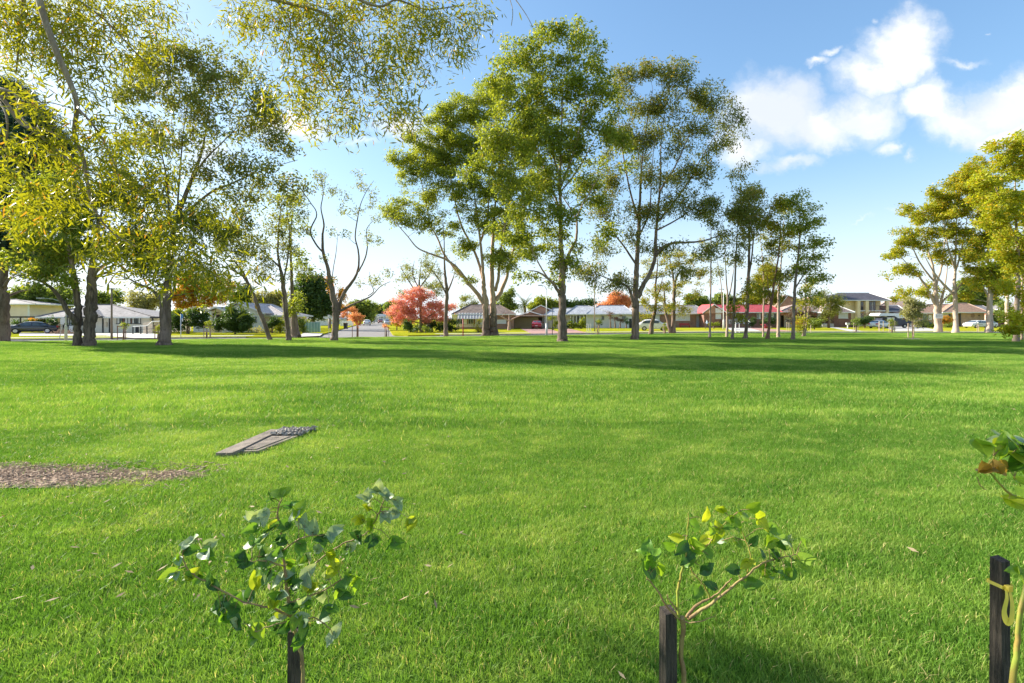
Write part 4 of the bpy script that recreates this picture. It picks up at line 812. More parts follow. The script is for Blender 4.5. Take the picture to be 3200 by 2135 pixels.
# tallest gum
tree('gum_tree', 'tallest gum in the middle with one thick mossy brown trunk', 1758, 1069, [
    (0, 0, [(1758,1075,42),(1758,1055,31),(1757,1010,27),(1757,960,25),(1757,920,24),(1757,880,22),(1756,830,19),(1754,780,15),(1752,720,13),(1752,650,12),(1750,570,10),(1752,480,9),(1755,400,7),(1758,310,5),(1765,220,4),(1775,150,3)]),
    (.2, 1.2, [(1758,870,15),(1768,830,14),(1780,790,11),(1798,755,9),(1803,720,8),(1800,680,7),(1775,640,6),(1755,610,5),(1740,580,4)], 'branch'), (.2, -1, [(1800,690,6),(1820,640,5),(1850,590,4),(1880,540,3)], 'branch'),
    (-.2, -1.6, [(1750,920,12),(1730,888,9),(1705,865,8),(1680,850,6),(1650,845,4)], 'branch'), (0, -2, [(1712,870,6),(1690,835,5),(1672,800,4),(1655,770,3)], 'branch'), (0, 1.5, [(1752,660,8),(1725,590,7),(1695,510,6),(1665,430,5),(1650,340,4),(1640,260,3)], 'branch'),
    (0, -1.5, [(1750,590,8),(1785,500,7),(1810,410,5),(1830,320,4),(1840,230,3)], 'branch'), (0, 1, [(1750,560,7),(1720,450,6),(1700,350,4),(1695,240,3)], 'branch'), (0, 1, [(1752,600,6),(1800,540,5),(1840,470,4),(1880,400,3)], 'branch')],
     [(1720,115,75,45,0,1.3),(1800,120,70,50,0,1.3),(1860,190,60,60,0,1.2),(1620,170,70,60,0,1.2),(1690,220,90,70,1,.9),(1600,260,80,60,-1,1.2),(1780,260,90,70,-1,1.),(1880,290,70,60,0,1.),(1640,340,100,70,0,1.2),(1740,350,90,70,1,1),(1850,390,90,70,0,1),(1570,420,90,80,-1,1.1),(1680,450,100,80,-1,1.3),(1790,460,90,70,0,1.2),
      (1700,560,110,70,0,1.3),(1820,560,80,60,1,1.1),(1640,640,90,70,-1,1.2),(1740,670,80,60,-1,1.1),(1680,760,90,60,0,1.1),(1860,620,60,50,0,.8),(1760,780,60,60,0,1),(1600,740,60,50,0,.9),(1800,850,40,60,0,.5),(1930,470,60,70,0,.8),(1900,700,50,60,0,.7),(1560,560,60,60,0,1),(1560,330,50,50,0,1),(1745,190,70,40,0,1),(1700,290,60,40,0,.8),(1830,330,60,50,0,.8),(1500,500,60,50,0,.9),(1440,540,50,40,0,.8),(1755,880,28,40,-.4,1.2),(1640,850,40,25,0,.5),(1925,380,50,60,0,.8)], C_gum, B_mix, dens=.85, spr=14, seed=40, shell=.5, cr=.85, ssz=1.0)
# dark trunk right of it
tree('gum_tree', 'dark trunked gum with one long low limb reaching right, near the white car', 1985, 1063, [
    (0, 0, [(1984,1068,32),(1984,1050,24),(1986,1010,22),(1987,960,22),(1986,920,18),(1988,870,16),(1990,820,14),(1994,760,14),(1998,690,12),(2000,620,9),(2004,540,7),(2012,460,5),(2025,360,4),(2040,280,3)]),
    (.2, .8, [(1992,930,17),(2008,895,16),(2030,855,14),(2045,815,13),(2048,760,11),(2052,700,10),(2060,620,9),(2064,540,7),(2066,450,5),(2078,350,4),(2090,260,3)], 'trunk'),
    (-.2, -1, [(1980,960,13),(1972,920,10),(1960,895,8),(1925,880,6),(1885,865,5),(1850,850,3)], 'branch'), (.3, 1.8, [(2048,800,12),(2070,775,10),(2105,760,9),(2150,758,8),(2200,752,6),(2250,735,5),(2300,710,3)], 'branch'),
    (0, -1.5, [(1990,830,8),(1950,770,6),(1905,710,5),(1870,640,4),(1850,570,3)], 'branch'), (0, 1.5, [(2050,700,8),(2100,640,6),(2150,570,5),(2200,480,4),(2250,400,3)], 'branch'), (0, -1, [(2060,600,7),(2110,520,5),(2150,430,4),(2190,340,3)], 'branch'),
    (0, 1, [(1998,700,8),(1970,600,6),(1950,500,5),(1935,400,4),(1930,300,3)], 'branch'), (0, -1, [(1996,740,6),(2030,660,5),(2035,560,4),(2045,440,3)], 'branch'), (0, 1, [(2052,720,6),(2110,690,5),(2170,650,4),(2230,610,3)], 'branch')],
     [(2010,230,80,40,0,1.1),(2090,240,80,50,0,1.1),(1940,260,60,60,0,.9),(2170,290,80,60,0,.9),(2240,350,70,60,0,.9),(2290,400,50,50,0,.9),(2040,340,120,70,0,.85),(1960,430,90,80,0,.85),(2140,420,100,70,0,.8),(2250,470,60,50,0,.6),(2050,530,120,80,0,.7),(1910,560,80,80,0,.8),(2180,550,90,60,0,.7),(2110,650,110,60,0,.8),(1990,660,70,60,0,.6),(2040,440,80,60,0,.6),
      (2230,650,90,60,0,.9),(2320,680,70,45,0,1.1),(2350,620,50,60,0,.8),(1880,680,70,60,0,.6),(1960,720,60,60,0,.5),(2060,780,70,40,1,.6),(2180,780,80,40,0,.6),(1850,850,70,40,0,.9),(1920,890,80,40,0,1),(1880,780,60,50,0,.6),(2270,770,60,50,0,.5),(2140,850,70,40,1,.5),(2320,540,40,50,0,.5)], C_olv, B_dark, dens=1.35, spr=13, seed=41, cr=.82, ssz=.88, shell=.58)
tree('wattle_tree', 'small leaning tree with yellowish drooping foliage behind the white car', 2035, 1046, [
    (0, 0, [(2033,1047,16),(2038,1010,12),(2046,975,11),(2050,940,9),(2048,900,8),(2053,850,6),(2056,800,4)]), (0, .6, [(2048,940,7),(2062,905,5),(2070,870,4)], 'branch')],
     [(2010,950,35,35,0,1),(2060,900,45,45),(2040,850,45,40,0,.8),(2020,1000,28,25,0,.9),(2080,950,40,30,0,.8),(2080,830,40,40,0,.7)], C_sun, B_dark, dens=.9, spr=11, seed=42, cr=.6, ssz=.9)
tree('wattle_tree', 'two stemmed yellow green tree at the kerb before the roller door house', 2098, 1041, [
    (0, 0, [(2104,1043,17),(2104,1010,12),(2106,960,11),(2106,920,10),(2110,880,8),(2125,850,6),(2150,830,4)]), (0, -.5, [(2096,1040,14),(2086,1000,10),(2078,960,9),(2076,920,7),(2072,880,5)], 'trunk'), (0, .5, [(2107,930,7),(2104,870,6),(2095,820,4),(2090,780,3)], 'branch')],
     [(2090,800,50,50,0,.8),(2150,830,60,50,0,.8),(2190,870,45,40,0,.8),(2120,900,50,35,0,.9),(2080,960,35,30,0,.8),(2140,960,40,30,0,1),(2180,930,35,30,0,.6),(2195,780,40,40,0,.5)], C_sun, B_dark, dens=.9, spr=11, seed=43, cr=.65, ssz=.9)
# grove of slim trees
GG = 'slim trees in the grove'
def slim(label, pts, blobs, seed, coll=C_sun, bark=B_sap, extra=(), dens=1.0, spr=11): 
    tree('slim_tree', label, pts[0][0], pts[0][1], [(0, 0, pts)] + list(extra), blobs, coll, bark, dens=dens, spr=spr, cr=.6, seed=seed, group=GG, ssz=.9)
slim('leftmost of the slim grove, a bare pole standing before the walking person', [(2217,1056,10),(2219,1030,6),(2220,960,5),(2221,880,5),(2222,800,4),(2222,720,3),(2220,660,2)], [(2220,680,30,40,0,.5),(2225,760,28,30,0,.4)], 51, C_olv)
slim('slim tree forking above head height just left of the white post and rail guard', [(2272,1055,10),(2272,1020,7),(2273,960,6),(2274,930,6),(2270,880,4),(2266,800,3),(2262,720,3)], [(2262,740,35,45,0,.5),(2290,820,25,40,0,.5),(2250,860,20,30,0,.4)], 52, C_olv, B_sap, [(0, 0, [(2274,940,5),(2284,900,4),(2292,850,3),(2300,790,2)], 'branch'), (0, .3, [(2258,960,4),(2254,900,3),(2248,850,3),(2238,800,2)], 'branch')])
slim('straight slim tree immediately left of the white post and rail guard', [(2288,1061,12),(2290,1030,7),(2294,960,7),(2297,880,6),(2300,800,5),(2304,720,4),(2310,640,3)], [(2300,690,35,40,0,.9),(2320,760,30,40,0,.7),(2290,820,25,40,0,.6)], 53, C_olv, B_grey)
slim('thickest dark stem of the grove with the highest leafy top', [(2328,1060,16),(2332,1030,10),(2335,960,11),(2338,880,10),(2341,800,8),(2342,720,7),(2340,650,5),(2335,600,3)], [(2330,600,45,30,0,1.4),(2350,640,50,50,0,1.4),(2310,670,45,35,0,1.2),(2370,700,45,45,0,1),(2330,740,40,40,0,.7),(2320,930,35,25,-.5,1.2),(2310,975,35,30,-.5,1.1),(2345,900,30,25,0,.7)], 54, C_sun, B_dark, [(0, 0, [(2338,880,5),(2350,800,5),(2356,720,4),(2362,660,3)], 'branch')], 1.15)
slim('thin pale stem in front of the red roof, left of the reddish stem', [(2384,1055,7),(2385,1030,5),(2386,960,5),(2387,900,5),(2385,840,4),(2380,780,3),(2375,720,2)], [(2385,760,35,45,0,.8),(2400,830,35,40,0,1),(2375,890,30,30,0,.8)], 55, C_sun)
slim('reddish brown slanting stem in front of the red roof', [(2398,1061,15),(2402,1030,8),(2406,980,8),(2413,930,8),(2420,880,7),(2430,820,6),(2436,760,5),(2440,690,3)], [(2430,640,45,35,0,1.2),(2400,690,40,40,0,1.1),(2450,720,45,50,0,1),(2410,790,40,40,0,1),(2440,860,35,35,0,.9),(2400,910,35,25,0,.8)], 56, C_sun, barkmat('reddish bark', (.26,.12,.07), (.18,.09,.06), (.34,.19,.12)), [(0, 0, [(2410,950,5),(2402,910,4),(2398,860,3)], 'branch')], 1.1)
slim('slim tree between the slanting reddish stem and the grey stem', [(2432,1056,13),(2432,1030,9),(2433,960,8),(2434,900,7),(2440,830,5),(2446,760,4),(2450,690,3)], [(2450,660,40,45,0,1.1),(2470,760,40,50,0,1),(2430,740,35,40,0,.9),(2450,900,35,30,0,.7),(2480,850,35,35,0,.7)], 57, C_sun)
slim('grey stemmed slim tree with the tall rightmost crown of the grove', [(2478,1063,15),(2479,1030,10),(2481,960,9),(2486,880,8),(2492,820,7),(2498,760,6),(2500,700,5),(2498,640,3)], [(2500,630,45,35,0,1.3),(2540,690,45,50,0,1.1),(2480,690,45,40,0,1),(2560,770,35,50,0,1),(2510,770,50,50,0,.9),(2550,860,45,40,0,.9),(2490,850,45,35,0,.8),(2540,920,40,30,0,.9)], 58, C_gum, B_grey, [(0, 0, [(2486,900,5),(2510,860,4),(2535,810,3),(2550,760,2)], 'branch')], 1.15)
slim('short forked slim tree at the right end of the grove with leaves at its foot', [(2510,1053,9),(2513,1020,6),(2516,960,5),(2518,900,4),(2520,850,3)], [(2530,900,40,30,0,1),(2500,940,35,30,0,.9),(2560,960,30,35,0,1),(2510,1000,22,18,0,.8),(2502,1048,14,10,0,2)], 59, C_sun, B_sap, [(.1, .5, [(2514,1052,7),(2522,1000,5),(2530,940,4),(2536,890,3)], 'trunk')])
# right hand trees
tree('spreading_tree', 'pale trunked spreading tree with the white sign on its trunk', 2932, 1037, [
    (0, 0, [(2930,1038,22),(2928,1010,15),(2927,970,14),(2925,930,13),(2922,880,10),(2914,830,8),(2900,780,6),(2885,720,4)]), (0, .4, [(2940,1038,14),(2938,1000,10),(2938,960,9),(2946,920,8),(2955,880,6),(2962,820,4)], 'trunk'),
    (0, -1, [(2922,950,9),(2905,920,8),(2890,890,7),(2868,860,6),(2840,830,5),(2812,800,3)], 'branch'), (0, 1, [(2936,955,7),(2960,928,6),(2985,910,5)], 'branch'), (0, 1, [(2924,900,7),(2940,840,6),(2950,780,4),(2955,700,3)], 'branch'), (0, -1, [(2920,880,6),(2880,830,5),(2850,770,4),(2830,720,3)], 'branch')],
     [(2800,790,45,30,0,1.2),(2840,740,55,35,0,1.2),(2890,680,60,40,0,1.2),(2940,640,60,40,0,1.3),(2830,840,55,28,0,.9),(2880,790,50,35,0,.6),(2850,920,50,25,0,.9),(2900,910,50,25,0,.8),(2950,730,50,40,0,.8),(2950,820,50,30,0,.5),(2830,660,30,25,0,.9),(2800,850,35,20,0,.8)], C_yg, B_white, dens=.95, spr=13, cr=.70, seed=61)
tree('spreading_tree', 'straight white trunked tree just right of the white sign', 2986, 1038, [
    (0, 0, [(2986,1040,22),(2986,1015,13),(2986,970,12),(2985,930,12),(2983,900,11),(2984,860,8),(2986,800,7),(2988,730,6),(2990,650,4)]), (0, -1, [(2980,920,9),(2955,895,7),(2930,868,6),(2900,820,4),(2880,780,3)], 'branch'), (0, 1, [(2986,910,6),(3010,880,5),(3035,860,4)], 'branch'), (0, 1, [(2985,850,6),(3000,800,5),(3015,730,4),(3025,660,3)], 'branch'), (0, -1, [(2984,840,6),(2965,780,5),(2950,700,4)], 'branch')],
     [(2950,600,50,35,0,1.2),(3000,570,55,40,0,1.2),(3050,540,50,50,0,1.2),(2990,660,60,45,0,1),(3050,640,60,50,0,1.2),(2960,720,50,35,0,.8),(3040,740,60,45,0,1),(3000,800,50,30,0,.5),(3060,830,55,35,0,1),(2940,780,45,30,0,.6)], C_yg, B_white, dens=.95, spr=13, cr=.70, seed=62)
tree('spreading_tree', 'white barked tree in front of the white car at far right', 3092, 1039, [
    (0, 0, [(3088,1040,18),(3090,1010,13),(3091,960,12),(3092,920,10),(3090,860,8),(3088,790,6),(3085,700,4)]), (0, .3, [(3099,1040,12),(3098,1000,9),(3097,950,8),(3105,890,6),(3110,820,4)], 'trunk'), (0, 1, [(3092,930,6),(3065,890,5),(3045,860,3)], 'branch')],
     [(3060,880,55,40,0,1.2),(3110,840,60,50,0,1.2),(3060,780,60,45,0,1.1),(3110,740,60,50,0,1.2),(3080,680,60,45,0,1.1),(3100,600,60,50,0,1.2),(3060,560,40,40,0,1),(3110,900,50,35,0,1),(3030,930,35,25,0,.7)], C_yg, B_white, dens=.95, spr=13, cr=.70, seed=63)
tree('spreading_tree', 'slim white barked tree between the parked white car and the right edge', 3146, 1032, [
    (0, 0, [(3147,1033,12),(3147,1000,9),(3147,950,9),(3148,910,8),(3150,850,6),(3152,760,4)])], [(3140,900,45,35,0,1),(3160,830,50,45,0,1.1),(3150,740,50,45,0,1.1),(3160,650,50,50,0,1.1)], C_yg, B_white, dens=1.0, spr=13, cr=.7, seed=64)
tree('yellow_gum', 'tall yellow green tree filling the right edge with foliage down to its foot', 3176, 1069, [
    (0, 0, [(3176,1070,20),(3177,1040,14),(3178,980,13),(3180,900,11),(3182,800,9),(3176,700,8),(3172,600,6),(3175,520,4)]), (.2, .5, [(3194,1062,9),(3194,1000,7),(3193,920,6),(3196,820,5),(3200,700,4)], 'trunk'), (0, -1, [(3178,760,6),(3150,690,5),(3120,610,4),(3100,560,3)], 'branch')],
     [(3190,440,50,40,0,1.2),(3140,490,60,40,0,1.2),(3090,560,55,40,-1,1.2),(3180,540,70,50,0,1.2),(3130,640,70,55,-1,1.2),(3190,660,70,60,0,1.2),(3100,710,55,40,0,1),(3160,760,70,50,0,1.1),(3210,800,60,60,0,1),(3120,820,60,40,0,1),(3180,880,60,45,0,1),(3130,900,40,30,0,.8),(3170,990,28,35,-.6,1.1),(3192,1030,26,30,-.8,1.4),(3160,1050,16,14,-.8,1.6),(3070,640,35,30,0,1),(3230,500,60,60),(3210,960,40,40,0,.9)], C_yg, B_sap, dens=1.2, spr=15, cr=.62, seed=65, ssz=.85)

# trees and shrubs round the houses
GB = 'garden trees behind the houses'
def small(name, label, bx, by, blobs, coll, bark=B_dark, Y=None, dens=1.0, spr=14, cr=.8, seed=1, group=GB, cat='tree', tw=6, ssz=1.3, limbs=None, top=None, **kw):
    if limbs is None:
        b0 = blobs[0]; ty = min(b[1] for b in blobs); limbs = [(0, 0, [(bx, by, tw * 1.3), (bx, by - (by - ty) * .3, tw), ((bx + b0[0]) / 2, (by - (by - ty) * .6), tw * .6), (b0[0], ty + 8, tw * .25)])]
    return tree(name, label, bx, by, limbs, blobs, coll, bark, Y=Y, dens=dens, spr=spr, cr=cr, seed=seed, group=group, cat=cat, ssz=ssz, **kw)
small('leafy_tree', 'green trees showing between the two storey house and the bungalow roof', 140, 1040, [(130,930,45,35),(180,950,45,25),(110,960,40,20),(200,915,40,25),(60,925,50,25)], C_bg, Y=92, seed=71)
small('leafy_tree', 'tree behind the bungalow roof beside the wooden power pole', 335, 1040, [(330,930,22,25),(365,935,16,20),(350,950,22,15),(310,945,20,18)], C_bg, Y=100, seed=72)
small('dusty_tree', 'dusty olive trees behind the right end of the bungalow roof', 455, 1040, [(425,940,30,24,0,1),(460,955,35,30,0,1.1),(480,925,28,24,0,.9),(445,970,40,14)], C_du, Y=90, seed=73)
small('golden_tree', 'golden autumn tree between the spreading gum and the gabled house', 610, 1040, [(600,900,55,35,0,1.1),(660,920,50,35,0,1.1),(560,930,40,35),(700,900,35,30),(620,950,60,20),(575,885,30,22)], C_yel, Y=86, seed=74, dens=1.2)
small('leafy_tree', 'dark green tree above the gabled roof ridge', 770, 1040, [(765,920,32,26),(790,940,30,20),(740,930,25,16)], C_dk, Y=95, seed=75, ssz=2.2)
small('dusty_tree', 'olive tree behind the right end of the gabled house', 835, 1040, [(830,945,40,30,0,1.1),(860,960,35,22,0,1.1),(870,930,35,25,0,.7)], C_du, Y=92, seed=76)
small('shade_tree', 'large dense dark green tree behind the teal metal fence', 978, 1025, [(955,905,35,35,0,1.4),(985,930,45,45,0,1.5),(945,960,40,35,0,1.4),(1000,970,35,30,0,1.4),(970,890,35,25,0,1.2),(1015,950,22,25,0,1.1)], C_dk, Y=80, seed=77, dens=1.4, ssz=2.2, tw=9)
small('golden_tree', 'golden tree behind the forked sparse gum', 1030, 1028, [(1025,900,22,35,0,.7),(1060,930,22,30,0,.6),(1035,960,25,20,0,.6)], C_yel, Y=90, seed=78, tw=8)
small('rusty_tree', 'rust red tree beyond the cottage on the left of the side street', 1085, 1022, [(1085,970,28,16,0,1.3),(1065,985,25,10,0,1.1),(1100,985,18,10,0,1)], C_org, Y=135, seed=79, group='autumn coloured street trees')
small('leafy_tree', 'green treetops beyond the orange street sapling', 1125, 1020, [(1115,965,25,20),(1140,975,25,18),(1150,955,18,10),(1135,990,20,12)], C_bg, Y=150, seed=80, ssz=2)
small('gum_tree', 'distant gum beside the pole at the end of the side street', 1152, 1012, [(1150,950,16,8),(1165,965,14,12),(1140,960,10,8),(1157,990,11,22,0,1.6)], C_olv, Y=170, seed=81, ssz=2.2)
small('far_tree', 'dark far tree right of the end of the side street', 1195, 1008, [(1195,972,20,12,0,1.6),(1180,982,16,8,0,1.4),(1210,968,14,10,0,1.4)], C_dk, Y=290, seed=82, ssz=5, cr=1.6, dens=.5)
small('far_tree', 'grey green far tree partly behind the red maple', 1232, 1008, [(1230,965,20,14,0,1.4),(1245,975,18,12)], C_bg, Y=270, seed=83, ssz=4, cr=1.6, dens=.5)
# the red maple
red = [(1300,925,40,30,0,1.4),(1250,975,40,22,0,1.5),(1280,960,50,25,0,1.6),(1345,965,45,28,0,1.6),(1330,930,35,25,0,1.1),(1235,950,22,14,0,1.2),(1385,975,35,20,0,1.2),(1300,995,60,18,0,1.5),(1250,1000,30,10,0,1.3),(1365,1000,45,15,0,1.2),(1410,955,25,14,0,.9),(1270,935,25,18,0,1)]
small('red_maple', 'large pink red autumn tree in front of the brick house', 1318, 1033, red, C_red, B_grey, Y=66, seed=84, dens=1.7, spr=10, cr=.5, ssz=.95, group=None,
      limbs=[(0,0,[(1318,1034,14),(1316,1010,11),(1315,985,8),(1312,950,5),(1305,920,3)]), (0,-.8,[(1316,1008,6),(1340,990,5),(1370,970,3),(1395,958,2)],'branch'), (0,.8,[(1314,1000,6),(1290,980,4),(1262,970,3),(1240,962,2)],'branch'), (0,-1,[(1316,1012,5),(1280,1002,4),(1245,1000,2)],'branch'), (0,.6,[(1316,1004,5),(1350,1000,4),(1380,996,2)],'branch')])
small('golden_tree', 'yellow shrub like tree at the left foot of the red maple', 1240, 1030, [(1232,985,18,14,0,1.5),(1245,1000,20,12,0,1.5),(1238,1012,16,8,0,1.2)], C_yel, Y=72, seed=85, group=None, cr=.5, ssz=.9, dens=1.5, tw=3)
small('gum_tree', 'bare branched tree rising behind the red maple', 1310, 1025, [(1300,850,50,35,0,.35),(1340,830,45,45,0,.4),(1370,880,40,30,0,.5),(1275,880,40,30,0,.3),(1350,900,40,25,0,.7),(1245,918,22,8,0,1)], C_olv, B_grey, Y=84, seed=86, group=None, spr=8,
      limbs=[(0,0,[(1315,1024,10),(1315,960,8),(1310,900,7),(1312,860,4),(1318,810,2)]),(0,0,[(1312,930,6),(1285,890,4),(1260,850,3),(1250,830,2)],'branch'),(0,1,[(1311,900,5),(1340,860,4),(1365,810,2)],'branch'),(0,-1,[(1312,905,5),(1290,860,3),(1295,815,2)],'branch')])
small('leafy_tree', 'mid green tree between the big gum trunk and the palm', 1582, 1030, [(1580,940,26,22,0,1.3),(1590,920,20,16),(1565,960,22,18),(1600,955,18,16)], C_bg, Y=108, seed=87)
small('leafy_tree', 'thin leafy tree left of the fan shaped gum', 1470, 1030, [(1455,935,25,14,0,.8),(1480,950,22,14,0,.8),(1450,960,20,10)], C_olv, Y=105, seed=88)
small('leafy_tree', 'bright round tree between the palm and the pale pole', 1700, 1030, [(1690,950,30,18,0,1.4),(1715,955,28,20,0,1.4),(1680,965,25,14,0,1.2),(1740,960,30,16)], C_lt, Y=104, seed=89, ssz=2)
small('leafy_tree', 'dark leafy trees behind the tallest gum and the white house', 1800, 1030, [(1790,955,35,10,0,1.2),(1830,950,30,10,0,1.2),(1755,950,25,18)], C_dk, Y=125, seed=90, ssz=2.6)
small('orange_tree', 'orange autumn tree above the white house roof', 1935, 1028, [(1930,945,45,20,0,1.5),(1900,955,30,14,0,1.3),(1960,950,25,18,0,1.3),(1935,925,25,14)], C_org, B_grey, Y=112, seed=91, dens=1.3, ssz=1.5, group=None)
for i, (x, y, rx, ry) in enumerate([(2165,940,18,14),(2200,945,14,12),(2250,940,13,14),(2290,945,16,10),(2185,950,16,10)]):
    small('conifer_hedge_tree', ['bright green tree above the grey roofed house', 'small rounded tree above the grey garage roof', 'pointed green tree above the red roof gable', 'green tree above the red roof between slim stems', 'low green tree touching the grey roof ridge'][i], x, 1025, [(x, y, rx, ry, 0, 1.6), (x, y + 12, rx * .9, ry, 0, 1.4)], C_bg, Y=128, seed=92 + i, ssz=1.8)
small('leafy_tree', 'sunny tree above the red roof within the grove', 2360, 1025, [(2370,900,35,40,0,1.1),(2400,860,40,40,0,1),(2340,930,30,25,0,1),(2420,930,30,20),(2390,940,40,15)], C_sun, Y=118, seed=98, ssz=1.6)
small('golden_tree', 'reddish tree with pink leaves before the salmon house', 2480, 1025, [(2490,985,35,20,0,1.1),(2530,980,35,22,0,1),(2470,1005,25,14)], C_prp, Y=94, seed=99, ssz=1.0, group=None)
small('leafy_tree', 'dark bushy tree in front of the mottled brown roof', 2590, 1015, [(2600,960,28,30,0,1.3),(2580,985,25,18,0,1.2),(2570,935,30,22,0,.8),(2615,940,22,20,0,.8)], C_olv, Y=92, seed=100, ssz=1.2)
small('bare_tree', 'reddish twiggy tree beside the yellow house', 2735, 1015, [(2735,985,30,22,0,1.0),(2760,975,25,20,0,.7),(2715,990,22,15,0,.8)], C_prp, B_grey, Y=104, seed=101, spr=5, ssz=.7, group=None, cr=.6)
small('leafy_tree', 'dark green trees behind the tan brick house', 3040, 1015, [(3030,925,45,18,0,1.4),(3060,940,40,16,0,1.3),(3000,935,30,14),(3090,945,30,14),(3020,905,30,18,0,1)], C_bg, Y=125, seed=102, ssz=2)
small('leafy_tree', 'pale green tree behind the white car at far right', 3120, 1015, [(3125,985,26,20,0,1.2),(3145,970,20,22,0,1)], C_bg, Y=104, seed=103)
small('leafy_tree', 'small tree top right of the charcoal roofed wing', 2790, 1015, [(2790,934,16,6,0,1.2),(2840,940,14,8)], C_sun, Y=150, seed=104, ssz=2)
# bare reddish tree
small('bare_tree', 'bare pinkish twiggy tree in front of the tan fascia garage', 1590, 1034, [(1575,985,28,16,0,2.2),(1610,985,35,16,0,2.2),(1590,975,30,12,0,1.8),(1640,990,18,8,0,1.5)], C_prp, barkmat('pinkish bark', (.45,.31,.27), (.34,.23,.20), (.52,.38,.33)), Y=74, seed=105, spr=1, ssz=.35, group=None, cr=.3, twr=2.2,
      limbs=[(0,0,[(1591,1035,11),(1591,1015,8),(1592,1000,7),(1590,985,4)]),(0,0,[(1592,1003,5),(1612,992,4),(1635,985,3)],'branch'),(0,0,[(1591,1003,5),(1572,992,4),(1556,984,3)],'branch')], sag=-.3)

# hedges and shrubs
GH = 'garden shrubs'
def shrub(name, label, bx, by, blobs, coll, Y=None, seed=1, dens=2.4, spr=13, cr=.42, ssz=1.1, **kw):
    return small(name, label, bx, by, blobs, coll, Y=Y, seed=seed, dens=dens, spr=spr, cr=cr, ssz=ssz, cat='shrub', group=GH, tw=4, shell=.33, zmin=kw.pop('zmin', .25), **kw)
shrub('hedge', 'tall dark green hedge behind the bus stop pole', 590, 1042, [(560,1005,32,30),(600,1000,40,32),(635,1005,22,30),(545,1015,20,22),(590,975,35,10,0,.7)], C_dk, Y=58, seed=111)
shrub('bright_hedge', 'pale yellow green growth on top of the tall hedge', 585, 1042, [(580,975,35,9,0,1.2),(545,985,22,12,0,1.1),(620,970,30,10,0,1)], C_lt, Y=58.5, seed=112, dens=1.6)
shrub('round_bush', 'large round dark bush in front of the gabled house', 735, 1044, [(735,1008,50,30),(700,1015,28,26),(770,1015,24,24),(735,985,40,20),(730,1025,50,16)], C_dk, Y=56.5, seed=113, dens=3)
shrub('round_bush', 'small dark bush right of the leaning gum trunk', 850, 1038, [(848,1005,18,18),(842,1018,18,14),(858,1012,12,14)], C_dk, Y=59, seed=114)
shrub('bright_bush', 'yellow green bush between the leaning gum and the slim pair', 875, 1040, [(872,1018,18,14),(888,1015,12,15),(868,1028,16,8)], C_lt, Y=60, seed=115)
shrub('pale_bush', 'loose grey green bush between the slim pair and the teal fence', 930, 1040, [(915,985,16,22,0,.8),(935,1010,14,20),(920,1030,14,12),(945,1025,10,14)], C_bg, Y=60.5, seed=116, ssz=.7)
shrub('low_planting', 'low grey green planting at the foot of the gabled house', 800, 1041, [(805,1036,25,6),(835,1038,20,5),(785,1034,18,6)], C_du, Y=59.5, seed=117, ssz=.6)
shrub('garden_hedge', 'trimmed hedge with orange flowers behind the black car', 100, 1035, [(85,1015,40,8),(130,1013,25,9),(60,1018,25,8)], C_dk, Y=66, seed=118)
shrub('flowering_shrub', 'orange and yellow flowering shrub under the left carport', 120, 1035, [(118,1008,16,7),(95,1006,14,5)], C_yel, Y=66.8, seed=119, ssz=.7)
shrub('spiky_shrub', 'dark shrub beside the front door of the pale bungalow', 160, 1040, [(160,1012,12,12),(155,1025,14,10),(165,1033,10,8)], C_dk, Y=60.2, seed=120)
shrub('round_bush', 'round green bush left of the wheelie bin under the red maple', 1282, 1037, [(1280,1018,24,14),(1290,1028,20,8),(1272,1028,14,10)], C_dk, Y=63, seed=121)
shrub('low_bush', 'low clipped bush at the trunk of the red maple', 1304, 1040, [(1304,1028,17,9)], C_dk, Y=61.5, seed=122, ssz=.8)
shrub('low_bush', 'low light green bush right of the maple trunk', 1330, 1040, [(1330,1032,12,8)], C_bg, Y=61.5, seed=123, ssz=.6)
shrub('low_bush', 'dark spreading shrub behind the wheelie bin', 1352, 1037, [(1350,1018,25,14),(1375,1020,18,14),(1330,1015,14,10)], C_dk, Y=66, seed=124)
shrub('low_bush', 'yellow green shrub behind the slim straight trunk', 1375, 1034, [(1372,1008,18,9,0,1),(1390,1012,12,8)], C_lt, Y=68, seed=125, ssz=.8)
shrub('round_bush', 'dark glossy bush right of the slim straight trunk', 1412, 1036, [(1410,1012,14,18),(1418,1026,14,8),(1404,1025,12,9)], C_dk, Y=66, seed=126)
shrub('camellia', 'sparse shrub with reddish leaves below the grey awning', 1494, 1042, [(1494,1010,14,12,0,.9),(1490,1024,14,12,0,.9),(1500,1032,12,8,0,.8)], C_sun, Y=62, seed=127, spr=7, ssz=.7)
shrub('lemon_tree', 'bright round street shrub in front of the pale pole', 1728, 1035, [(1725,1002,17,14),(1732,1015,12,8)], C_lt, Y=76, seed=128, ssz=.8)
shrub('box_hedge', 'bright green clipped hedge beside the porch of the white house', 1815, 1032, [(1800,1015,22,9),(1822,1010,12,10),(1790,1022,14,8),(1825,1020,10,8)], C_lt, Y=84, seed=129)
shrub('box_hedge', 'dark end of the hedge by the columned porch', 1782, 1030, [(1783,1014,14,9),(1776,1022,10,7)], C_dk, Y=84, seed=130)
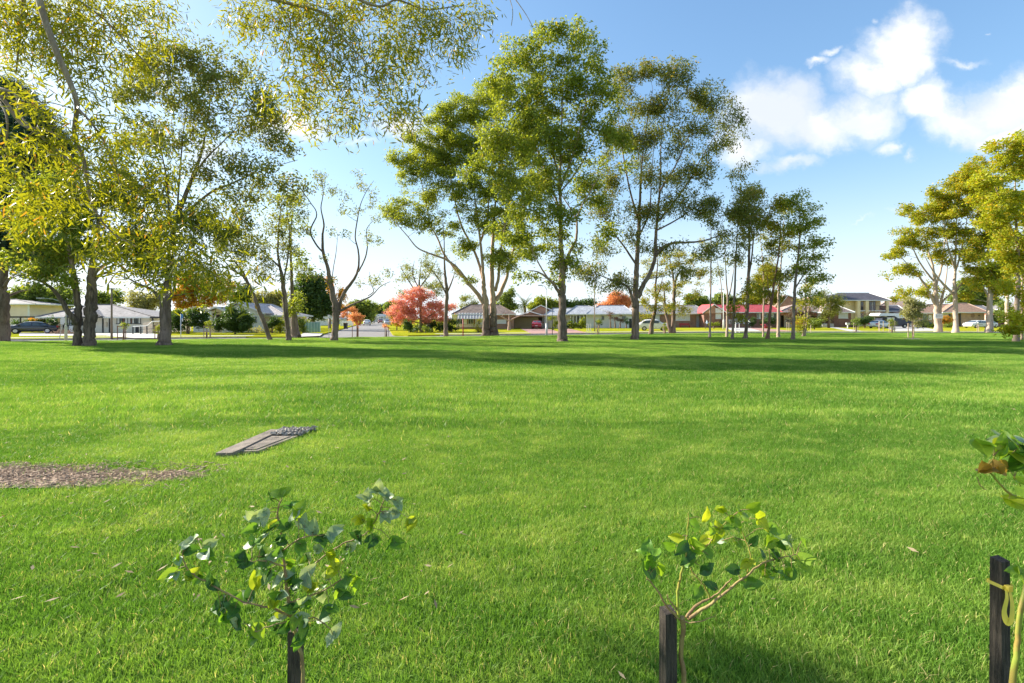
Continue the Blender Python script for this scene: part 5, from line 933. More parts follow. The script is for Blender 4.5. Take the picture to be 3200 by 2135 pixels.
for i, (x, t) in enumerate([(1872,1000),(1922,985),(1938,990),(1957,998),(1908,978)]):
    shrub('cordyline', ['green leafed shrub against the white wall', 'tallest purple shrub against the white wall', 'purple shrub just right of the tallest one at the white wall', 'dark green shrub at the right end of the white wall', 'purple topped stem rising above the eave of the white house'][i], x, 1025, [(x, t + 3, 9, 8, 0, 1.3), (x + 2, t + 12, 7, 6, 0, 1)], C_prp if i in (1, 2, 4) else C_dk, Y=88.5, seed=131 + i, ssz=.9, spr=8)
shrub('clipped_hedge', 'square clipped bright green hedge right of the walking person', 2230, 1027, [(2230,1015,9,7),(2222,1016,6,6),(2238,1016,6,6)], C_lt, Y=86, seed=140, ssz=.7, spr=18)
shrub('dark_shrub', 'dark rounded shrub before the red roofed house window', 2355, 1022, [(2355,1003,9,14),(2350,1010,8,8)], C_dk, Y=92, seed=141)
shrub('dark_shrub', 'wide dark shrub row along the red roofed house', 2410, 1022, [(2405,1000,15,14),(2420,1005,12,12),(2390,1012,14,7)], C_dk, Y=92, seed=142, dens=1.8)
shrub('bright_bush', 'light green rounded bush at the right of the grove', 2545, 1030, [(2545,1008,19,15),(2555,1018,14,9),(2532,1018,12,9)], C_bg, Y=80, seed=143, ssz=.7)
shrub('dark_shrub', 'round dark shrub in front of the yellow house', 2702, 1018, [(2700,1003,20,12),(2715,1000,12,10),(2690,1008,12,9)], C_dk, Y=92, seed=144)
shrub('bright_bush', 'colourful low bushes left of the white trunked tree', 2960, 1020, [(2950,1003,14,9),(2968,1008,12,9),(2940,1012,12,7)], C_yel, Y=98, seed=145)
shrub('low_hedge', 'long low green hedge behind the sign tree', 2930, 1022, [(2900,1018,20,5),(2930,1018,20,5),(2960,1017,18,6)], C_bg, Y=94, seed=146, ssz=.7)
shrub('orange_shrub', 'orange flowered low shrub in front of the pale carport door', 2500, 1030, [(2480,1012,12,6),(2500,1010,12,7),(2492,1018,12,5)], C_yel, Y=86, seed=147, ssz=.7)
# palm
pal = thing('palm_tree', 'feathery palm rising behind the double garage', 'palm', ((1640-1600)/F*112, 112, 0))
z0 = H - (960 - HY) / F * 112
MB().tube([(0,0,-.1),(0.1,0,z0*.5),(0,0,z0)], [.4,.35,.3], 8).build('trunk', B_grey, pal)
palm_m = leafmat('palm fronds', (0.06, 0.09, 0.02), (0.16, 0.19, 0.05), None, .3, .5); rg = np.random.default_rng(5)
for i in range(26):
    az = rg.uniform(0, 6.28); el = rg.uniform(.05, 1.35); L = rg.uniform(2.8, 3.8); V = []; Fc = []
    p = np.array([0, 0, z0]); d = np.array([math.cos(az)*math.cos(el), math.sin(az)*math.cos(el), math.sin(el)])
    pts = []
    for k in range(9): pts.append(p.copy()); p = p + d * L / 8; d = norm(d + np.array([0, 0, -.17]))
    sd_ = norm(np.cross(d, [0, 0, 1]))
    for k in range(1, 9):
        for sgn in (-1, 1):
            for q in (0, .5):
                b = pts[k] + (pts[k-1] - pts[k]) * q; tip = b + (sd_ * sgn * .75 + norm(pts[k] - pts[k-1]) * .5 + np.array([0, 0, -.25])) * (.9 - abs(k - 4) * .08); j = len(V)
                V += [b, b + norm(pts[k] - pts[k-1]) * .09, tip]; Fc.append((j, j+1, j+2))
    s = MB(); s.add(V, Fc); s.tube(pts, [.04]*5 + [.02]*4, 4); s.build('frond', palm_m, pal)

# ---- the gum whose boughs hang over the camera (trunk stands out of the picture to the left)
YN = 5.2
near = thing('overhanging_gum', 'gum whose leafy boughs hang into the top left from above', 'tree', (-8.2, -1.0, 0)); noff = np.array([-8.2, -1.0, 0.0]); rg = np.random.default_rng(77)
MB().tube(catmull([(-8.2,-1,-.2),(-8.15,-1,.6),(-8.0,-.9,2.5),(-7.9,-.8,4.5),(-7.7,-.7,6.5),(-7.5,-.6,9),(-7.3,-.4,11.5)], 4), np.interp(np.arange(25)/4., [0,1,2,6], [.42,.30,.27,.10]), 12, jitter=.08).build('trunk', B_near, near, True, noff)
nodes = []; nr = []
def bough(pts, src=None):
    arr = []
    if src is not None: arr.append(list(src))
    for (px, py, w_, Y) in pts: arr.append([*P(px, py, Y), w_ * .68 * Y / F / 2])
    arr = catmull(arr, 5); r = np.maximum(arr[:, 3], .004); MB().tube(arr[:, :3], r, 8 if r[0] > .02 else 5, jitter=.08).build('branch', B_near, near, True, noff)
    for q, rr in zip(arr, r): nodes.append(q[:3]); nr.append(rr)
bough([(60,-420,40,5.0),(110,-60,32,4.6),(165,130,26,4.5),(215,250,22,4.5),(240,330,20,4.5),(232,420,17,4.5),(262,500,15,4.5),(278,600,12,4.4),(310,680,9,4.4),(370,740,6,4.3),(470,790,4,4.2),(560,830,3,4.2)], (-7.8, -.75, 5.9, .12))
bough([(240,335,12,4.5),(290,390,10,4.4),(330,450,7,4.4),(360,520,5,4.3),(380,600,3,4.3)])
bough([(-200,250,30,4.9),(-60,260,22,4.8),(10,310,18,4.6),(60,380,15,4.6),(120,420,12,4.5),(190,480,9,4.5),(260,530,6,4.4),(340,560,4,4.4)], (-7.95, -.8, 3.9, .11))
bough([(-40,270,15,4.6),(15,282,14,4.5),(52,300,12,4.5),(60,350,10,4.5),(95,395,8,4.4),(150,410,6,4.4),(220,440,4,4.3)])
bough([(0,320,10,4.5),(20,360,9,4.4),(22,420,8,4.4),(8,465,6,4.4),(-20,470,5,4.4)]); bough([(60,330,6,4.4),(150,320,5,4.6),(240,345,3,4.7)])
bough([(200,-500,38,6.2),(420,-300,32,6.0),(600,-130,26,5.8),(760,-30,20,5.7),(900,10,15,5.6),(1010,40,12,5.5),(1040,90,9,5.5),(1090,140,7,5.5),(1140,190,5,5.4)], (-7.6, -.65, 7.4, .10))
bough([(1020,40,9,5.5),(1035,100,7,5.5),(1042,160,5,5.5)]); bough([(860,0,9,5.6),(905,60,7,5.6),(900,130,5,5.6),(880,190,4,5.5),(905,230,3,5.5)])
bough([(900,-60,16,5.7),(1050,-30,14,5.7),(1180,20,11,5.7),(1240,0,8,5.8),(1330,30,6,5.8),(1420,20,4,5.8)]); bough([(1560,-80,5,5.6),(1600,20,3,5.6),(1598,80,2,5.6)]); bough([(1590,-30,5,5.6),(1640,40,3,5.6),(1665,85,2,5.6)])
bough([(20,-300,16,5.2),(70,-40,12,5.3),(60,120,9,5.4),(50,230,6,5.4)]); bough([(100,-80,10,5.0),(300,40,8,5.2),(420,160,6,5.3),(520,260,4,5.4)])
NB = [ # px, py, rx, ry, Y, density
    (60,60,110,90,5.4,1.1),(180,90,110,80,5.2,1.1),(300,60,90,70,5.4,1.1),(420,40,90,45,5.6,.9),(530,60,55,45,5.7,.8),(200,210,90,60,5.1,.8),(330,170,80,60,5.2,1),(440,200,70,55,5.5,.8),(500,130,50,35,5.6,.5),(80,180,70,60,5.4,.9),(40,250,60,40,5.2,.7),
    (110,330,60,30,4.7,1.2),(250,300,80,40,4.9,.8),(340,400,90,50,4.6,1),(420,440,80,60,4.6,1.1),(250,420,60,35,4.6,1),(130,440,60,40,4.5,.7),(360,510,90,45,4.5,1.1),(470,530,60,50,4.6,.8),(160,500,45,25,4.5,.7),(330,560,50,35,4.4,1),
    (30,560,55,50,4.0,1.1),(20,640,45,45,3.9,1.1),(60,690,25,20,4.0,1),(20,480,35,30,4.0,1.1),(300,640,60,35,4.3,1.1),(210,620,55,30,4.4,.8),(400,620,55,45,4.5,.8),(300,740,35,40,4.3,.9),(160,655,18,16,4.2,.9),
    (480,690,70,45,4.4,.5),(430,750,60,35,4.3,.5),(560,760,70,40,4.3,.5),(520,820,60,40,4.3,.55),(620,830,50,30,4.3,.5),(560,880,70,30,4.2,.8),(660,885,45,20,4.2,.8),(730,905,30,12,4.2,.7),(640,700,50,35,4.5,.3),(380,820,30,25,4.3,.3),
    (800,60,75,60,5.9,.9),(770,130,40,35,5.9,.7),(900,60,80,60,5.7,1),(1010,70,90,60,5.6,1.1),(1120,40,90,50,5.8,1.1),(1230,50,80,50,5.8,1.2),(1330,90,70,50,5.8,1.1),(1420,60,60,45,5.8,1.1),(1500,60,30,30,5.8,.8),(960,150,80,50,5.6,1),(1080,160,90,55,5.6,1),
    (1190,150,90,50,5.6,1),(1290,160,60,45,5.7,.9),(1430,150,35,35,5.7,.8),(1440,185,25,20,5.7,.8),(1000,240,70,45,5.5,1),(1100,250,70,45,5.5,.8),(1200,250,80,50,5.5,1),(1290,230,50,35,5.6,.9),(920,270,50,45,5.5,.5),(890,320,45,25,5.5,.9),(1010,310,60,30,5.5,.6),(1120,340,60,35,5.5,.8),(1220,340,70,45,5.5,1),(1290,360,35,30,5.5,.8),(1020,400,50,22,5.5,.7),(1110,400,40,15,5.5,.5),(1250,390,50,20,5.5,.6),(930,380,45,20,5.5,.5),(960,330,25,20,5.5,.6)]
cl = []
for (cx, cy, rx, ry, Yb, dn) in NB:
    kk = Yb / F; n = max(2, int(math.pi * rx * ry * kk * kk * (36 if Yb > 5 else 22) * dn))
    for _ in range(n):
        u = norm(rg.normal(0, 1, 3)) * rg.uniform() ** .45; cl.append(P(cx + u[0]*rx, cy - u[2]*ry, Yb + u[1] * .55))
cl = np.array(cl); src = np.array([-8.6, 5.5, 6.5]); order = np.argsort(np.linalg.norm(cl - src, axis=1)); m = len(nodes); N = np.zeros((m + 4*len(cl), 3)); Rr = np.zeros(len(N)); N[:m] = nodes; Rr[:m] = nr; s = MB()
for ci in order:
    c = cl[ci]; dv = c - N[:m]; dist = np.linalg.norm(dv, axis=1); pen = dist + .5 * np.maximum(0, dv[:, 2]); j = int(np.argmin(pen)); D = dist[j]
    if D < .05: continue
    r0 = min(Rr[j] * .75, .002 + .006 * D); a = N[j]; mid = (a + c) / 2 + np.array([0, 0, .12 * D]) + rg.normal(0, .08, 3) * D; ts = np.linspace(0, 1, 5)[:, None]
    cv = (1-ts)**2*a + 2*ts*(1-ts)*mid + ts**2*c; rr = np.linspace(r0, max(.0013, r0*.4), 5); s.tube(cv, rr, 4, False); N[m:m+4] = cv[1:]; Rr[m:m+4] = rr[1:]; m += 4
s.build('twigs', B_near, near, True, noff, kind='stuff')
spr = 7; n = len(cl) * spr; pts = np.repeat(cl, spr, axis=0) + rg.normal(0, .075, (n, 3)); turn = np.stack([rg.normal(0, .35, n), rg.normal(0, .35, n), rg.uniform(0, 6.28, n)], 1)
o = scatter('crown', pts, turn, rg.uniform(.7, 1.2, n), rg.integers(0, 8, n), C_near, near, noff, True); o['kind'] = 'stuff'
# the leaves that show largest are picked out one by one
lm = []
for k in range(6):
    vs, fs = leaf_geo(np.zeros(3), np.array([0, 0, -1.0]), np.array([1.0, 0, 0]), 1.0, .20, True, rg.uniform(-.3, .3)); me = bpy.data.meshes.new('leaf'); me.from_pydata([tuple(map(float, v)) for v in vs], [], fs); me.materials.append(nearm)
    me.attributes.new('tint', 'FLOAT', 'POINT').data.foreach_set('value', [float(k) / 6] * len(vs)); lm.append(me)
cand = cl[cl[:, 1] < 4.75]; idx = rg.choice(len(cand), 285, replace=len(cand) < 285)
for i in idx:
    p = cand[i] + rg.normal(0, .07, 3) - noff; L = rg.uniform(.08, .125); link('leaf', lm[rg.integers(0, 6)], near, p, (rg.normal(0, .7), rg.normal(0, .7), rg.uniform(0, 6.28)), (L, L, L))

# ------------------------------------------------------------------ young plants in the foreground
leaf_mats = [leafmat('plant leaf green', (0.060, 0.160, 0.022), (0.170, 0.320, 0.034), None, .35, .42), leafmat('plant leaf dark', (0.030, 0.090, 0.024), (0.070, 0.170, 0.036), None, .28, .42),
             leafmat('plant leaf yellow', (0.24, 0.34, 0.02), (0.42, 0.45, 0.04), None, .45, .35), leafmat('plant leaf glaucous', (0.18, 0.29, 0.15), (0.40, 0.46, 0.30), None, .25, .5), leafmat('plant leaf lime', (0.14, 0.27, 0.025), (0.28, 0.40, 0.04), None, .42, .3), leafmat('plant leaf brown', (0.26, 0.15, 0.04), (0.36, 0.24, 0.07), None, .4, .4)]
def spotted(m):          # brown blemishes with a shape of their own and a pale midrib
    t = NT(m.node_tree); tcn = t.node('ShaderNodeTexCoord'); 
    for n in list(t.n):
        if n.type == 'BSDF_PRINCIPLED':
            src = n.inputs['Base Color'].links[0].from_socket; nz = t.noise(t.scalevec(tcn.outputs['Object'], (1, 1, 1)), 3.2, 3, .6)
            sp = t.node('ShaderNodeSeparateXYZ'); t.l.new(tcn.outputs['Object'], sp.inputs[0]); rib = t.ramp(t.math('ABSOLUTE', sp.outputs[1]), .030, .012)
            vein = t.math('MULTIPLY', t.ramp(t.math('ABSOLUTE', t.math('SUBTRACT', t.math('FRACT', t.math('MULTIPLY', t.math('SUBTRACT', sp.outputs[0], t.math('MULTIPLY', t.math('ABSOLUTE', sp.outputs[1]), .9)), 7.0)), .5)), .10, .02), .30)
            c = t.mix(t.math('MAXIMUM', t.math('MULTIPLY', rib, .55), vein), src, t.mix(1.0, src, (2.0, 1.7, 1.3, 1), 'MULTIPLY')); c = t.mix(t.math('MULTIPLY', t.ramp(nz, .66, .74), .75), c, (0.11, 0.055, 0.02, 1)); t.l.new(c, n.inputs['Base Color'])
for m in leaf_mats: spotted(m)
def broad_leaf(rg, wid):
    V = []; Fc = []; n = 7; cup = rg.uniform(.1, .5); curl = rg.uniform(-.45, .2); wav = rg.uniform(0, .05); ph = rg.uniform(0, 6)
    for i in range(n + 1):
        t = i / n; hw = wid * .5 * ((math.sin(math.pi * t ** .78) ** .85) * (1 - .12 * t) if 0 < i < n else .02)
        for j in range(-2, 3):
            y = hw * j / 2; V.append((t, y, cup * abs(y) + curl * t * t * .6 + wav * math.sin(t * 9 + ph + j)))
    for i in range(n):
        for j in range(4): a = i * 5 + j; Fc.append((a, a + 1, a + 6, a + 5))
    k = len(V); V += [(-.18, -.012, -.02), (-.18, .012, -.02), (0.02, .012, 0), (.02, -.012, 0)]; Fc.append((k, k+1, k+2, k+3))
    return V, Fc
rg = np.random.default_rng(99); LEAF = []
for mi, m in enumerate(leaf_mats):
    row = []
    for k in range(4):
        V, Fc = broad_leaf(rg, rg.uniform(.52, .72)); me = bpy.data.meshes.new('leaf'); me.from_pydata(V, [], Fc); me.materials.append(m); me.polygons.foreach_set('use_smooth', [True] * len(me.polygons)); me.attributes.new('tint', 'FLOAT', 'POINT').data.foreach_set('value', [k / 4] * len(V)); row.append(me)
    LEAF.append(row)
stem_m = mat('plant stem', (0.26, 0.16, 0.08), (0.36, 0.27, 0.10), 20, .6, .3, 60); gstem_m = mat('green stem', (0.28, 0.36, 0.05), (0.34, 0.24, 0.06), 12, .5)
stake_m = mat('dark weathered stake', (0.140, 0.112, 0.088), (0.055, 0.045, 0.038), 22, .85, .8, 90, stretch=(4, 4, .35)); dry_m = leafmat('dry flower heads', (0.36, 0.26, 0.13), (0.62, 0.50, 0.26), None, .2, .8)
def plant(name, label, base, Y, stems, clusters, L, seed, weights, dry, per=(1, 3)):
    rg = np.random.default_rng(seed); k = Y / F; X = (base - 1600) * k; off = np.array([X, Y, 0.0]); root = thing(name, label, 'young plant', (X, Y, 0))
    allp = []
    for i, (pts, green) in enumerate(stems):
        arr = catmull([[*P(px, py, Y + d), w_ * k / 2] for (px, py, w_, d) in pts], 5); arr[1:, :3] += rg.normal(0, .0012, (len(arr) - 1, 3)); MB().tube(arr[:, :3], np.maximum(arr[:, 3], .0010), 8, jitter=.12).build('stem', gstem_m if green else stem_m, root, True, off); allp += [a[:3] for a in arr]
    allp = np.array(allp); tw = MB()
    for c in clusters:
        px, py = c[:2]; d = c[2] if len(c) > 2 else rg.normal(0, .05); kind = c[3] if len(c) > 3 else None; p = P(px, py, Y + d); j = int(np.argmin(np.linalg.norm(allp - p, axis=1))); q = allp[j]; D = np.linalg.norm(p - q)
        if D > .01: tw.tube([q, (p + q) / 2 + np.array([0, 0, .15 * D]), p], [.0016, .0013, .001], 5, False)
        out = norm((p - q) + rg.normal(0, .3, 3) * max(D, .03))
        for _ in range(rg.integers(per[0], per[1] + 1)):
            mi = kind if kind is not None else rg.choice(len(weights), p=weights); dr = norm(out * .5 + rg.normal(0, .75, 3) + np.array([0, -.25, .12])); up = norm(np.array([0, -.8, .6]) + rg.normal(0, .36, 3)); yv = norm(np.cross(up, dr)); zv = np.cross(dr, yv)
            s_ = L * rg.uniform(.72, 1.15); M = Matrix(((dr[0], yv[0], zv[0]), (dr[1], yv[1], zv[1]), (dr[2], yv[2], zv[2]))); o = link('leaf', LEAF[mi][rg.integers(0, 4)], root, p - off - dr * s_ * .25, M.to_euler(), (s_, s_, s_))
    if tw.v: tw.build('twigs', stem_m, root, True, off, kind='stuff')
    V = []; Fc = []; T = []
    for (px, py, r_, n_) in dry:
        for _ in range(n_):
            c = P(px, py, Y) + rg.normal(0, r_ * k * .55, 3); d = norm(rg.normal(0, 1, 3)); s_ = norm(rg.normal(0, 1, 3)); Lc = rg.uniform(.006, .014); kk = len(V); V += [c, c + s_ * .0012, c + d * Lc * .6 + s_ * .0035, c + d * Lc + s_ * .006]; Fc.append((kk, kk+1, kk+2, kk+3)); T += [rg.uniform()] * 4
    if V:
        me = bpy.data.meshes.new('dry_flowers'); me.from_pydata([tuple(map(float, v - off)) for v in V], [], Fc); me.materials.append(dry_m); me.attributes.new('tint', 'FLOAT', 'POINT').data.foreach_set('value', T); o = link('dry_flowers', me, root); o['kind'] = 'stuff'
    return root
plant('young_plant', 'left staked young plant with dense round grey green leaves', 945, 1.72,
  [([(948,2500,14,.02),(947,2135,12,.03),(944,2060,11,.03),(925,1985,10,.02),(903,1900,11,0),(892,1800,9,0),(882,1700,7,.02),(868,1600,5,.04),(880,1560,4,.05)], 0), ([(905,1925,7,0),(840,1898,6,-.02),(760,1880,5,-.03),(700,1850,5,-.02),(640,1815,4,0),(585,1780,4,0),(572,1725,3,.02),(600,1680,3,.02)], 0),
   ([(893,1850,7,0),(960,1785,6,.02),(1010,1740,5,.04),(1070,1700,5,.05),(1140,1670,4,.05),(1180,1610,4,.05),(1200,1560,3,.05)], 0), ([(903,1885,6,0),(1000,1850,5,-.02),(1080,1805,4,-.02),(1112,1800,3,-.02)], 0), ([(888,1770,5,0),(820,1752,4,-.03),(770,1762,3,-.04)], 0), ([(884,1720,5,0),(950,1680,4,-.02),(1010,1672,3,0)], 0), ([(908,1940,5,0),(850,1955,4,-.03),(800,1975,3,-.04)], 0), ([(915,1960,5,0),(980,1930,4,-.02),(1030,1965,3,-.04)], 0)],
  [(600,1690,0,3),(580,1720),(555,1745),(545,1790),(590,1805),(625,1800),(660,1822),(645,1705,0,3),(635,1725),(700,1870),(735,1900),(690,1900),(720,1930),(700,1925),(850,1560),(878,1545,0,4),(830,1600,0,3),(800,1618,0,3),(930,1600),(950,1640,0,3),(850,1650),(870,1690),(980,1660,0,3),(1010,1680),(1035,1665,0,3),(940,1700),(820,1690),(800,1650),(900,1640),(905,1580),
   (760,1765,-.05,1),(745,1745,-.05,0),(820,1740),(860,1730,0,3),(900,1760),(960,1745),(880,1720),(840,1790),(990,1720,0,3),(1050,1770,0,2),(1090,1800),(1020,1800,0,3),(1000,1850),(1060,1850),(1112,1812,0,4),(970,1840,0,2),(950,1800,0,3),(1035,1735,0,2),(1180,1535,.05,3),(1210,1555,.05,3),(1240,1565,.05,3),(1130,1622,.05,2),(1160,1640,.05,4),(1120,1680,.05),(1090,1712,.05),(1170,1680,.05),(1225,1690,.05,0),(1200,1605,.05,3),(1150,1590,.05,2),(1150,1560,.05,3),(1235,1600,.05,3),
   (1290,1625,.05,2),(900,1850),(870,1860),(850,1888,-.03,2),(920,1900),(960,1880),(930,1930),(740,1950),(800,1960,-.03,4),(860,1962),(900,1955),(950,1950),(1000,1930),(1040,1985,-.04,3),(800,1990),(940,1992,-.03,0),(885,1925),(800,1830,0,2),(780,1870),(1030,1900),(880,1800,0,3),(920,1830,-.03,1),(905,1815),(830,1765),(790,1700)],
  .063, 201, [.38, .28, .06, .15, .13, .00], [(870,1690,45,90),(1010,1790,60,130),(1150,1675,35,60),(590,1785,30,40),(930,1860,50,70)], (3, 3))
plant('young_plant', 'middle right staked young plant with open yellow green leaves', 2135, 1.72,
  [([(2140,2500,16,.02),(2137,2135,15,.02),(2128,2050,14,.02),(2135,1965,16,.01),(2130,1930,18,0)], 0), ([(2125,1935,8,0),(2080,1890,6,0),(2050,1840,5,0),(2022,1806,4,0)], 0), ([(2120,1930,9,0),(2118,1850,8,0),(2133,1780,7,0),(2145,1700,6,0),(2150,1640,4,0),(2151,1600,2,0)], 1),
   ([(2145,1930,9,0),(2180,1890,8,.02),(2225,1868,6,.03),(2262,1835,5,.04),(2285,1808,3,.04)], 0), ([(2150,1935,10,0),(2225,1885,8,-.02),(2300,1825,7,-.02),(2370,1768,6,-.02),(2430,1745,4,0),(2490,1735,3,0)], 0), ([(2220,1870,5,.02),(2200,1830,4,.02),(2165,1790,4,.03),(2140,1720,3,.04)], 1), ([(2335,1795,4,0),(2345,1730,4,0),(2325,1680,3,.02),(2310,1630,3,.03)], 1),
   ([(2195,1720,3,0),(2230,1680,3,0),(2260,1640,3,0),(2290,1610,2,0)], 1), ([(2130,1940,6,0),(2175,1945,4,-.03),(2235,1925,2,-.05)], 0), ([(2115,1905,6,0),(2095,1880,4,0),(2083,1860,3,0)], 0), ([(2150,1770,4,0),(2185,1745,3,0),(2210,1700,3,0)], 1)],
  [(2200,1622,0,2),(2225,1645,0,4),(2255,1592,0,2),(2290,1622,0,4),(2315,1598,0,4),(2345,1592),(2372,1622,0,2),(2405,1650,0,4),(2432,1675,0,4),(2250,1660,0,2),(2210,1683),(2255,1690),(2170,1650,0,0),(2125,1680,0,2),(2100,1710,0,0),(2140,1700),(2022,1728,0,0),(2048,1742,0,0),(2028,1768,0,0),(2060,1770,0,4),(2035,1795,0,1),(2180,1730),(2215,1735,0,0),(2150,1762),(2198,1785,-.04,1),(2185,1840,0,0),(2232,1835,0,1),(2300,1780,0,1),(2338,1755,-.03,2),(2332,1822,-.02,0),(2350,1700,0,1),(2378,1722,0,1),(2400,1700,0,4),(2440,1712,0,1),(2468,1690,0,3),
   (2505,1690,0,4),(2470,1742,0,1),(2500,1752,0,4),(2430,1742,0,1),(2420,1782,0,0),(2390,1800,0,4),(2455,1800,0,4),(2475,1790,0,0),(2395,1768,0,0),(2285,1640,0,0),(2300,1690),(2145,1735,0,1),(2160,1700,0,4)],
  .070, 202, [.36, .24, .12, .03, .25, .00], [(2285,1672,26,90),(2255,1598,22,60),(2400,1758,40,110),(2130,1915,26,70),(2170,1800,22,60),(2345,1610,25,40),(2445,1765,25,50)], (1, 2))
plant('young_plant', 'young plant leaning in at the right edge with large lime leaves', 3195, 1.8,
  [([(3165,2500,17,-.05),(3168,2135,16,-.05),(3180,2020,15,-.05),(3186,1920,13,-.05),(3204,1840,12,-.04),(3215,1700,9,0),(3212,1600,8,0),(3200,1560,7,0)], 1), ([(3212,1600,9,0),(3190,1560,8,0),(3150,1540,7,0),(3110,1495,6,0),(3085,1465,5,0),(3100,1440,4,0),(3108,1425,3,0)], 1), ([(3200,1570,6,0),(3230,1500,5,.02),(3210,1440,4,.02),(3190,1400,3,.02)], 1), ([(3190,1520,3,0),(3170,1490,3,0)], 1), ([(3052,1490,2,0),(3066,1520,3,0),(3082,1532,2,0)], 0)],
  [(3062,1385,0,4),(3110,1392,0,2),(3140,1398,0,4),(3175,1390,0,4),(3188,1400,.02,1),(3070,1470,0,5),(3100,1462,0,5),(3140,1462,0,5),(3165,1455,0,0),(3185,1455,0,4),(3180,1500,0,4),(3195,1525,0,4),(3152,1560,0,2),(3160,1420,0,2),(3190,1430,0,0),(3215,1480,0,4),(3120,1410,0,4),(3187,1785,-.05,4),(3140,1375,.02,3),(3200,1380,0,3),(3225,1420,0,4),(3230,1540,0,4)],
  .092, 203, [.2, .1, .2, .05, .44, .01], [(3130,1385,10,12)], (1, 2))
def stake(label, pxl, pxr, top, Y, ang, wd=.05):
    X = ((pxl + pxr) / 2 - 1600) / F * Y; zt = H - (top - HY) / F * Y; o = thing('wooden_stake', label, 'stake', (X, Y + .04, 0), R(ang), 'stakes of the foreground plants')
    MB().add([(-wd/2,-wd/2,-.3),(wd/2,-wd/2,-.3),(wd/2,wd/2,-.3),(-wd/2,wd/2,-.3),(-wd/2+.003,-wd/2+.003,zt-.004),(wd/2-.003,-wd/2+.003,zt-.002),(wd/2-.003,wd/2-.003,zt+.003),(-wd/2+.003,wd/2-.003,zt)],
             [(0,3,2,1),(4,5,6,7),(0,1,5,4),(1,2,6,5),(2,3,7,6),(3,0,4,7)]).build('post', stake_m, o)
    MB().box(.002, .006, -.004, .004, zt - .01, zt + .004).build('nail', black_m, o); return o
stake('dark stake under the left young plant, its top hidden in leaves', 888, 930, 1982, 1.80, 4); stake('dark square stake standing left of the middle plant stem', 2076, 2122, 1926, 1.70, 13)
st3 = stake('dark stake with a yellow ribbon at the right edge', 3125, 3190, 1762, 1.84, 10, .046)
# yellow ribbon tied round the right stake
rb = bpy.data.objects.new; yl = leafmat('yellow ribbon', (0.72, 0.62, 0.12), (0.80, 0.70, 0.18), None, .35, .5)
zb = H - (1832 - HY) / F * 1.86; s = MB(); hw = .0255; 
for a, b in (((-hw, -hw), (hw, -hw)), ((hw, -hw), (hw, hw)), ((hw, hw), (-hw, hw)), ((-hw, hw), (-hw, -hw))):
    k0 = 1.04; s.add([(a[0]*k0, a[1]*k0, zb-.007), (b[0]*k0, b[1]*k0, zb-.006), (b[0]*k0, b[1]*k0, zb+.008), (a[0]*k0, a[1]*k0, zb+.007)], [(0, 1, 2, 3)])
def band(pts, wds, nrm=(0, -1, 0)):
    n = len(pts); V = []
    for i in range(n):
        d = norm(np.array(pts[min(i+1, n-1)]) - np.array(pts[max(i-1, 0)])); q = norm(np.cross(d, np.array(nrm))) * wds[i] / 2; V += [np.array(pts[i]) - q, np.array(pts[i]) + q]
    s.add(V, [(2*i, 2*i+1, 2*i+3, 2*i+2) for i in range(n-1)])
lp = catmull([(-.02,-.034,zb),(-.032,-.045,zb-.03),(-.052,-.05,zb-.075),(-.050,-.055,zb-.105),(-.035,-.058,zb-.112),(-.022,-.055,zb-.085),(-.012,-.048,zb-.045),(-.006,-.036,zb-.005)], 3)
band([tuple(p) for p in lp], [.012 + .016 * math.sin(math.pi * min(1, i / (len(lp) - 1))) for i in range(len(lp))]); s.box(-.018, .002, -.042, -.026, zb-.011, zb+.010)
rbn = s.build('ribbon', yl); rbn.location = st3.location; rbn.rotation_euler = st3.rotation_euler; tag(rbn, 'yellow ribbon knotted round the stake at the right edge', 'ribbon')

# ------------------------------------------------------------------ street furniture
wood_m = mat('pale timber stakes', (0.46, 0.36, 0.27), (0.34, 0.26, 0.19), 6, .85); brn_m = mat('brown timber stakes', (0.30, 0.15, 0.09), (0.22, 0.11, 0.07), 6, .85); galv_m = mat('galvanised steel', (0.55, 0.56, 0.56), (0.46, 0.47, 0.48), 2, .45, metal=.3)
polew_m = mat('weathered pole timber', (0.30, 0.24, 0.18), (0.22, 0.17, 0.13), 3, .9, .4, 20, stretch=(1, 1, .2)); blue_m = mat('blue sign', (0.08, 0.26, 0.60), (0.07, 0.23, 0.55), 2, .4); redp_m = mat('red paint', (0.42, 0.05, 0.06), (0.34, 0.04, 0.05), 3, .5)
def pole(name, label, px, top, base, w_, m, cat='pole', Y=None, w1=None, px1=None, group=None):
    Y = Y or gy(base); k = Y / F; X = (px - 1600) * k; zt = H - (top - HY) * k; o = thing(name, label, cat, (X, Y, 0), 0, group); dx = ((px1 or px) - px) * k
    MB().tube([(0, 0, -.15), (dx * .5, 0, zt * .5), (dx, 0, zt)], [w_ * k / 2, (w_ + (w1 or w_)) / 2 * k / 2, (w1 or w_) * k / 2], 10).build('pole', m, o, True); return o, zt, k
o, zt, k = pole('street_lamp', 'pale street lamp pole with thick base left of the twin trunk gum', 206, 948, 1064, 4, mat('cream painted pole', (.62,.60,.44), (.55,.53,.40), 2, .6), 'street lamp', w1=2.4)
MB().tube([(0, 0, 0), (0, 0, 1.15), (0, 0, 1.3)], [.11, .10, .05], 10).build('base', MATS['cream painted pole'], o, True); MB().tube([(0, 0, zt), (-.9, -.2, zt + .35), (-1.6, -.3, zt + .4)], [.04, .03, .025], 6).build('arm', galv_m, o); MB().box(-2.1, -1.6, -.4, -.2, zt + .36, zt + .46).build('lamp_head', galv_m, o)
